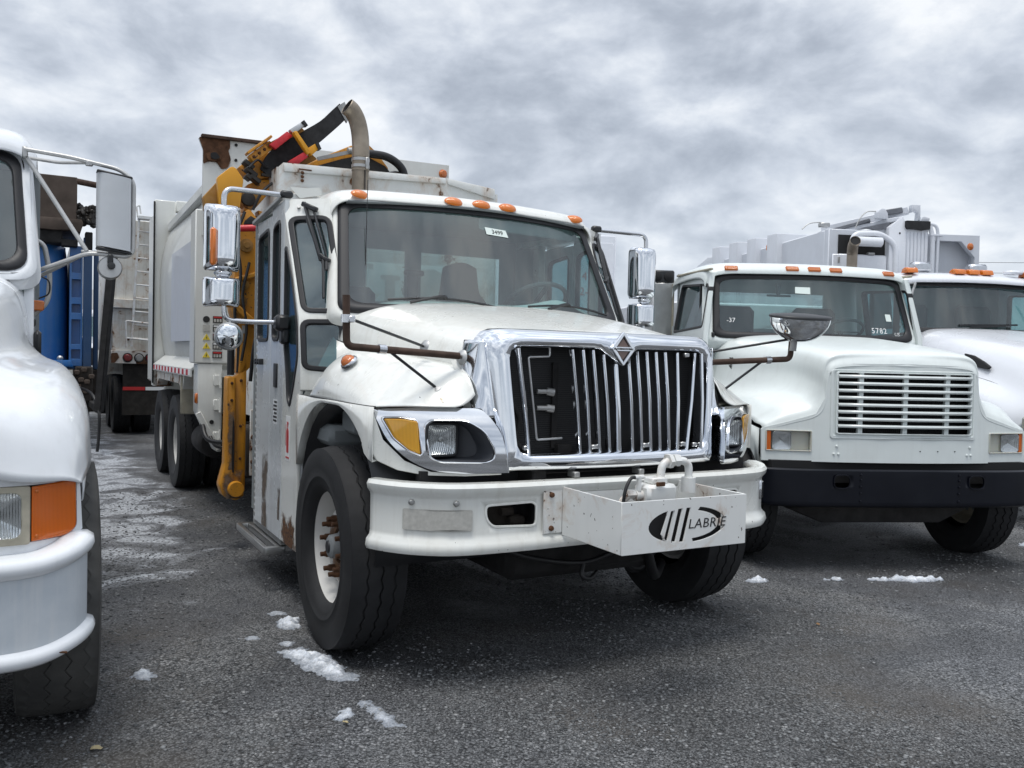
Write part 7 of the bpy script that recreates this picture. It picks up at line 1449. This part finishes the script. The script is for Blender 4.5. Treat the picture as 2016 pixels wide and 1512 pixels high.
# ================================================================== dump truck seen from behind
D = thing('dump_truck', 'rust-stained white dump truck with a ladder on its tailgate, seen from behind', 'truck', (.11+cos(rad(28.54))*-.25-sin(rad(28.54))*12.3, 5.03+sin(rad(28.54))*-.25+cos(rad(28.54))*12.3, 0), rad(28.54), 'trucks parked in the yard')
X0, X1 = -1.195, 1.195
m = MB(); m.bx(X0, X1, 0, .06, 2.36, 3.80, .01); m.bx(X0, X0+.06, .06, 5.0, 1.5, 3.80, .01); m.bx(X1-.06, X1, .06, 5.0, 1.5, 3.80, .01); m.bx(X0+.06, X1-.06, .06, 5.0, 1.5, 1.58); m.bx(X0+.06, X1-.06, 4.9, 5.0, 1.5, 4.1); tb_ = m.to('tailgate', 'dump_white', D)
m = MB(); m.bx(X0-.02, X1+.02, -.10, .0, 2.24, 2.40, .01); m.to('tailgate_beam', 'dump_white', tb_)
m = MB(); m.bx(X0+.02, X1-.02, -.02, .05, 1.50, 2.24, .006); m.to('lower_panel', 'dump_white', tb_)
m = MB(); m.bx(X0, X1, -.06, .1, 1.27, 1.50, .006); lb = m.to('lamp_board', 'white_rusty', D)
for i, (x, mt) in enumerate(((-.93, 'red_lens'), (-.745, 'grey_lens'), (-.57, 'red_lens'), (.57, 'red_lens'), (.745, 'grey_lens'), (.93, 'red_lens'))):
    l = MB().lathe([(0, -.03), (.05, -.028), (.066, -.014), (.07, 0)], (x, -.06, 1.375), (0, 1, 0), 20).to('tail_lamp', mt, lb); MB().lathe([(.066, -.012), (.082, -.010), (.084, 0)], (x, -.06, 1.375), (0, 1, 0), 20).to('lamp_ring', 'chassis_brown', l)
m = MB(); m.prism(rpoly([(X0, 1.45), (X0+.10, 1.46), (X0+.13, 1.38), (X0+.06, 1.28), (X0, 1.28)], .02), 'y', -.068, -.062); m.prism(rpoly([(-.80, 1.27), (-.45, 1.27), (-.35, 1.5), (-.45, 1.49), (-.55, 1.42), (-.65, 1.40), (-.78, 1.34)], .03), 'y', -.064, -.0605); m.to('rust_patch', 'rust', lb)
# ladder
m = MB()
for x, z0 in ((-.875, 1.58), (-.46, 1.58)): m.cyl((x+.0, -.14, z0), (x+.10, -.14, 3.84), .02, n=8)
lad = m.to('ladder', 'white_hopper', D)
for i in range(9): z = 1.72+i*.235; x = -.875+.10*(z-1.58)/2.26; MB().cyl((x, -.14, z), (x+.415, -.14, z-.02), .014, n=8).to('rung', 'white_hopper', lad)
m = MB(); m.bx(-.80, -.30, -.25, -.05, 3.80, 3.86, .006); m.bend([(-.80, -.14, 3.84), (-.82, -.14, 4.02), (-.77, -.14, 4.05), (-.75, -.14, 3.9)], .014, .02, 8); m.to('ladder_platform', 'white_hopper', lad)
m = MB(); m.bend([(-.96, -.15, 1.55), (-.97, -.15, 2.02), (-.55, -.15, 1.98)], .016, .03, 8); m.cyl((-.955, -.15, 1.72), (-.5, -.15, 1.68), .014, n=8); m.to('foot_ladder', 'white_hopper', lad)
MB().bx(-1.0, -.30, .02, .05, .50, 1.27).to('mudflap', 'mudflap', D); MB().bx(.30, 1.0, .02, .05, .50, 1.27).to('mudflap', 'mudflap', D)
m = MB(); m.bx(-1.01, -.28, -.02, .012, .36, .80); m.to('lower_flap', 'mudflap', D)
for i, mt in enumerate(('decal_red', 'decal_white', 'decal_red', 'decal_white')): MB().bx(-1.0+i*.37, -.64+i*.37, -.03, -.022, .80, .86).to('reflective_tape', mt, D)
wdm = make_wheel(tyre_mesh(.52, .29, grooves=(-.06, 0, .06)), RIM_DISH, 'rim_white', nuts=False, hub=False)
for y in (.75, 2.1, 6.2):
    for s in (-1, 1): place_wheel(wdm, D, s*.98, y, .513); (y < 5) and place_wheel(wdm, D, s*.64, y, .513)
m = MB(); m.bx(-.5, .5, .1, 7.0, .8, 1.27, .02); m.to('chassis', 'chassis', D); m = MB(); m.bx(-1.1, 1.1, 5.2, 6.6, .9, 2.8, .12); m.bx(-.95, .95, 6.6, 7.8, .8, 1.8, .12); m.to('cab', 'dump_white', D)
m = MB(); 
for x, z in ((-.60, 2.95), (-.56, 1.84), (-.52, 2.15), (-.92, 1.7)): m.lathe([(0, -.012), (.02, -.01), (.024, 0)], (x, -.02, z), (0, 1, 0), 8)
m.to('rusty_fittings', 'rust', tb_)
# ================================================================== white box truck glimpsed between the two big trucks
X = thing('box_truck', 'plain white box truck with red lettering, glimpsed behind the refuse truck cab', 'truck', (.55, 13.0, 0), rad(10), 'trucks parked in the yard')
m = MB(); m.bx(-1.15, 1.0, 0, 4.8, 1.05, 3.42, .02); bx_ = m.to('cargo_box', 'white_cool', X)
m = MB(); m.bx(-1.1, -.09, -.03, -.002, 1.15, 3.3, .008); m.to('box_door', 'white_cool', bx_); m = MB(); m.bx(-.06, .95, -.03, -.002, 1.15, 3.3, .008); m.to('box_door', 'white_cool', bx_)
MB().text('514', .17, .003, lambda u, v, w: (.42+u, -.034+w, 2.78+v)).to('lettering', 'decal_red', bx_); MB().text('662-04', .17, .003, lambda u, v, w: (.50+u, -.034+w, 2.55+v)).to('lettering', 'decal_red', bx_)
m = MB().lathe([(0, -.05), (.03, -.045), (.045, 0)], (1.0, .1, 3.02), (1, 0, 0), 14); m.to('clearance_lamp', 'red_lens', bx_)
m = MB(); m.bx(-.4, .4, .1, 6.5, .75, 1.03); m.bx(-1.0, 1.0, -.1, .0, .5, .62, .01); m.to('chassis', 'chassis', X); m = MB(); m.bx(-1.0, 1.0, 5.0, 6.4, .7, 2.6, .12); m.to('cab', 'white_cool', X)
wx = make_wheel(tyre_mesh(.48, .26, grooves=(-.05, .05)), RIM_DISH, 'rim_white', nuts=False, hub=False)
for y in (1.0, 5.8):
    for s in (-1, 1): place_wheel(wx, X, s*.9, y, .473)
# ================================================================== far yard
F = thing('far_truck', 'distant white tractor unit standing beyond the dump truck', 'truck', (-14.1, 30.0, 0), rad(20), 'trucks parked in the yard')
m = MB(); m.bx(-1.0, 1.0, .6, 2.4, 1.0, 2.9, .15); m.bx(-.8, .8, -.9, .6, .9, 1.7, .15); m.bx(-1.1, 1.1, -.95, -.1, .8, 1.25, .12); m.to('cab', 'white_cool', F)
MB().bx(-.85, .85, .56, .598, 1.95, 2.65, .05).to('windscreen', 'glass_side', F)
m = MB(); m.bx(-.5, .5, -.96, -.905, .95, 1.55, .02); m.bx(-.45, .45, .5, 6, .7, 1.0); m.to('grille', 'chassis', F); MB().bx(-1.1, 1.1, -1.05, -.96, .5, .75, .03).to('bumper', 'chrome_worn', F)
for s in (-1, 1):
    MB().box((s*1.3, .5, 2.1), (.2, .1, .5), .03).to('mirror', 'black_plastic', F)
    m = MB(); m.bend([(s*1.0, .6, 2.5), (s*1.3, .5, 2.45), (s*1.3, .5, 1.8), (s*1.0, .6, 1.7)], .015, .04, 6); m.to('mirror_arm', 'steel', F)
    place_wheel(wx, F, s*.9, -.3, .473); place_wheel(wx, F, s*.9, 4.0, .473)
sd_ = thing('shed', 'long low grey metal shed far across the yard', 'building', (-30, 62, 0), rad(12))
m = MB(); m.bx(-22, 22, 0, 14, 0, 4.2); m.to('wall', 'refuse_grey', sd_)
m = MB(); m.prism([(-.6, 4.2), (7, 6.0), (14.6, 4.2), (14.6, 4.35), (7, 6.2), (-.6, 4.35)], 'x', -22.5, 22.5); m.to('roof', 'galvanised', sd_)
for i in range(6): m = MB(); m.bx(-20+i*7, -16.5+i*7, -.04, -.002, 0, 3.4); m.to('roller_door', 'galvanised', sd_)
for i in range(40): m = MB().bx(-21.9+i*1.1, -21.75+i*1.1, -.06, -.005, 3.5, 4.15); m.to('cladding_rib', 'refuse_grey', sd_)
# overhead wires
for i, (x, nm_) in enumerate(((62, 'right'), (31.5, 'left'))):
    P_ = thing('utility_pole', ['weathered wooden utility pole carrying wires across from the packer truck cab', 'weathered wooden utility pole standing behind the packer truck body'][i], 'pole', (x, 72.0, 0), 0, 'utility poles')
    m = MB().cyl((0, 0, 0), (0, 0, 11.5), .16, .11, 10); m.to('post', 'chassis_brown', P_); MB().bx(-1.1, 1.1, -.06, .06, 10.4, 10.55).to('crossarm', 'chassis_brown', P_)
for i, (z0, z1) in enumerate(((11.5, 10.45), (10.6, 9.6))):
    P = [(lerp(31.5, 62, t), 72.0, lerp(z1, z0, t)-.35*4*t*(1-t)) for t in np.linspace(0, 1, 25)]
    w_ = MB().sweep(P, .018, 5).to('power_line', 'black_plastic', None); tag(w_, ['thin upper overhead wire crossing the sky at the packer truck', 'thin lower overhead wire crossing the sky at the packer truck'][i], 'wire', 'overhead wires')
# ================================================================== snow left on the ground
from mathutils import noise as mnoise
def snow(name, label, outline, h, seed, group='scraps of old snow'):
    cx = sum(p[0] for p in outline)/len(outline); cy = sum(p[1] for p in outline)/len(outline)
    O = [(p.x-cx, p.y-cy) for p in crom([(*q, 0) for q in outline]+[(*outline[0], 0)], 8)][:-1]; n = len(O)
    xs_ = [p[0] for p in O]; ys_ = [p[1] for p in O]; pad = .03; st = max(.006, (max(xs_)-min(xs_))/90)
    A = np.array(O); Bn = np.roll(A, -1, 0); ab = Bn-A; l2 = (ab**2).sum(1)+1e-12
    nx = int((max(xs_)-min(xs_)+2*pad)/st)+1; ny = int((max(ys_)-min(ys_)+2*pad)/st)+1; m = MB(); idx = {}
    wd = min(max(xs_)-min(xs_), max(ys_)-min(ys_))*.35; H = np.zeros((ny, nx))
    for j in range(ny):
        for i in range(nx):
            x = min(xs_)-pad+i*st; y = min(ys_)-pad+j*st; q = np.array((x, y))
            t = np.clip(((q-A)*ab).sum(1)/l2, 0, 1); d = np.sqrt((((A+ab*t[:, None])-q)**2).sum(1)).min()
            c_ = ((A[:, 1] > y) != (Bn[:, 1] > y)) & (x < (Bn[:, 0]-A[:, 0])*(y-A[:, 1])/(Bn[:, 1]-A[:, 1]+1e-12)+A[:, 0])
            sd_ = d if c_.sum() % 2 else -d
            f1 = mnoise.fractal((x*14+seed*3, y*14, seed), 1.0, 2.0, 4); f2 = mnoise.fractal((x*45, y*45+seed, 2.0), 1.0, 2.0, 3)
            k = (sd_+.030*f1+.012*f2)/wd
            H[j, i] = -1 if k < 0 else h*(min(1, k)**.9)*max(.05, .60+.42*f1+.16*f2)
    for j in range(ny-1):
        for i in range(nx-1):
            c4 = [(j, i), (j, i+1), (j+1, i+1), (j+1, i)]
            if sum(H[c] > 0 for c in c4) < 2: continue
            f = []
            for c in c4:
                if c not in idx: idx[c] = len(m.v); m.v.append((min(xs_)-pad+c[1]*st, min(ys_)-pad+c[0]*st, max(H[c], -.003)))
                f.append(idx[c])
            m.f.append(f)
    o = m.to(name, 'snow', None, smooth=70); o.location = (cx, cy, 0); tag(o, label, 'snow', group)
snow('snow_patch', 'largest wedge of old snow on the gravel in front of the refuse truck tyre', [(-1.157, 4.333), (-1.062, 4.417), (-.93, 4.34), (-.80, 4.18), (-.689, 4.015), (-.782, 3.965), (-.90, 4.06), (-.98, 4.13), (-1.066, 4.229)], .05, 1)
snow('snow_patch', 'small lumpy snow scrap beside the refuse truck tyre', [(-1.29, 4.84), (-1.23, 4.90), (-1.18, 4.86), (-1.14, 4.73), (-1.20, 4.70), (-1.26, 4.76)], .045, 2)
snow('snow_patch', 'thin flat snow smear lying on gravel beyond the small lump', [(-1.40, 4.99), (-1.33, 5.03), (-1.28, 4.98), (-1.34, 4.95)], .012, 3)
snow('snow_patch', 'grey half-melted snow streak nearest the gravel foreground', [(-.655, 3.76), (-.59, 3.74), (-.50, 3.63), (-.40, 3.50), (-.46, 3.48), (-.55, 3.57), (-.61, 3.68)], .018, 4)
snow('snow_patch', 'little round snow blob beside the half-melted streak', [(-.70, 3.62), (-.66, 3.66), (-.63, 3.60), (-.66, 3.54), (-.69, 3.55)], .018, 5)
snow('snow_patch', 'tiny snow lump on the gravel beside the close white truck', [(-1.75, 4.03), (-1.69, 4.06), (-1.62, 3.97), (-1.63, 3.91), (-1.70, 3.95)], .022, 6)
snow('snow_patch', 'small white snow scrap between refuse truck and medium truck', [(1.66, 6.02), (1.75, 6.10), (1.84, 6.04), (1.78, 5.97), (1.70, 5.97)], .03, 7)
snow('snow_patch', 'long thin snow strip in front of the medium truck', [(2.56, 6.12), (2.75, 6.20), (2.95, 6.24), (3.12, 6.18), (3.02, 6.11), (2.85, 6.09), (2.68, 6.11)], .035, 8)
snow('snow_patch', 'narrow snow sliver beside the long strip', [(2.24, 6.10), (2.33, 6.15), (2.40, 6.12), (2.32, 6.07)], .022, 9)
snow('snow_patch', 'greyish snow crumb between the wedge and the lump', [(-1.21, 4.47), (-1.16, 4.50), (-1.11, 4.46), (-1.15, 4.43)], .012, 10)
snow('snow_patch', 'faint thin snow smear near the wedge of snow', [(-1.42, 4.53), (-1.36, 4.57), (-1.30, 4.53), (-1.36, 4.50)], .008, 12)
snow('snow_patch', 'snow heap beside the medium truck wheel', [(4.42, 7.45), (4.6, 7.62), (5.1, 7.6), (5.2, 7.4), (4.8, 7.3)], .09, 11)
for i, (x, y, mt, lb_, sz) in enumerate(((-1.533, 3.218, 'straw', 'pale curled dead leaf on the gravel near the close truck', .02), (1.818, 5.005, 'leaf_brown', 'small orange-brown dead leaf on the gravel before the medium truck', .016), (-.649, 3.50, 'straw', 'tiny straw-coloured leaf scrap beside the half-melted snow', .012))):
    m = MB(); m.patch([[(-sz, -sz*.5, .004), (0, -sz*.7, .010), (sz, -sz*.4, .006)], [(-sz*1.1, 0, .008), (0, 0, .004), (sz*1.2, 0, .010)], [(-sz, sz*.5, .010), (0, sz*.7, .012), (sz*.9, sz*.4, .004)]], 3, 3); o = m.to('dead_leaf', mt, None, solid=.001); o.location = (x, y, .004); o.rotation_euler = (0, 0, i*1.3); tag(o, lb_, 'leaf', 'dead leaves')
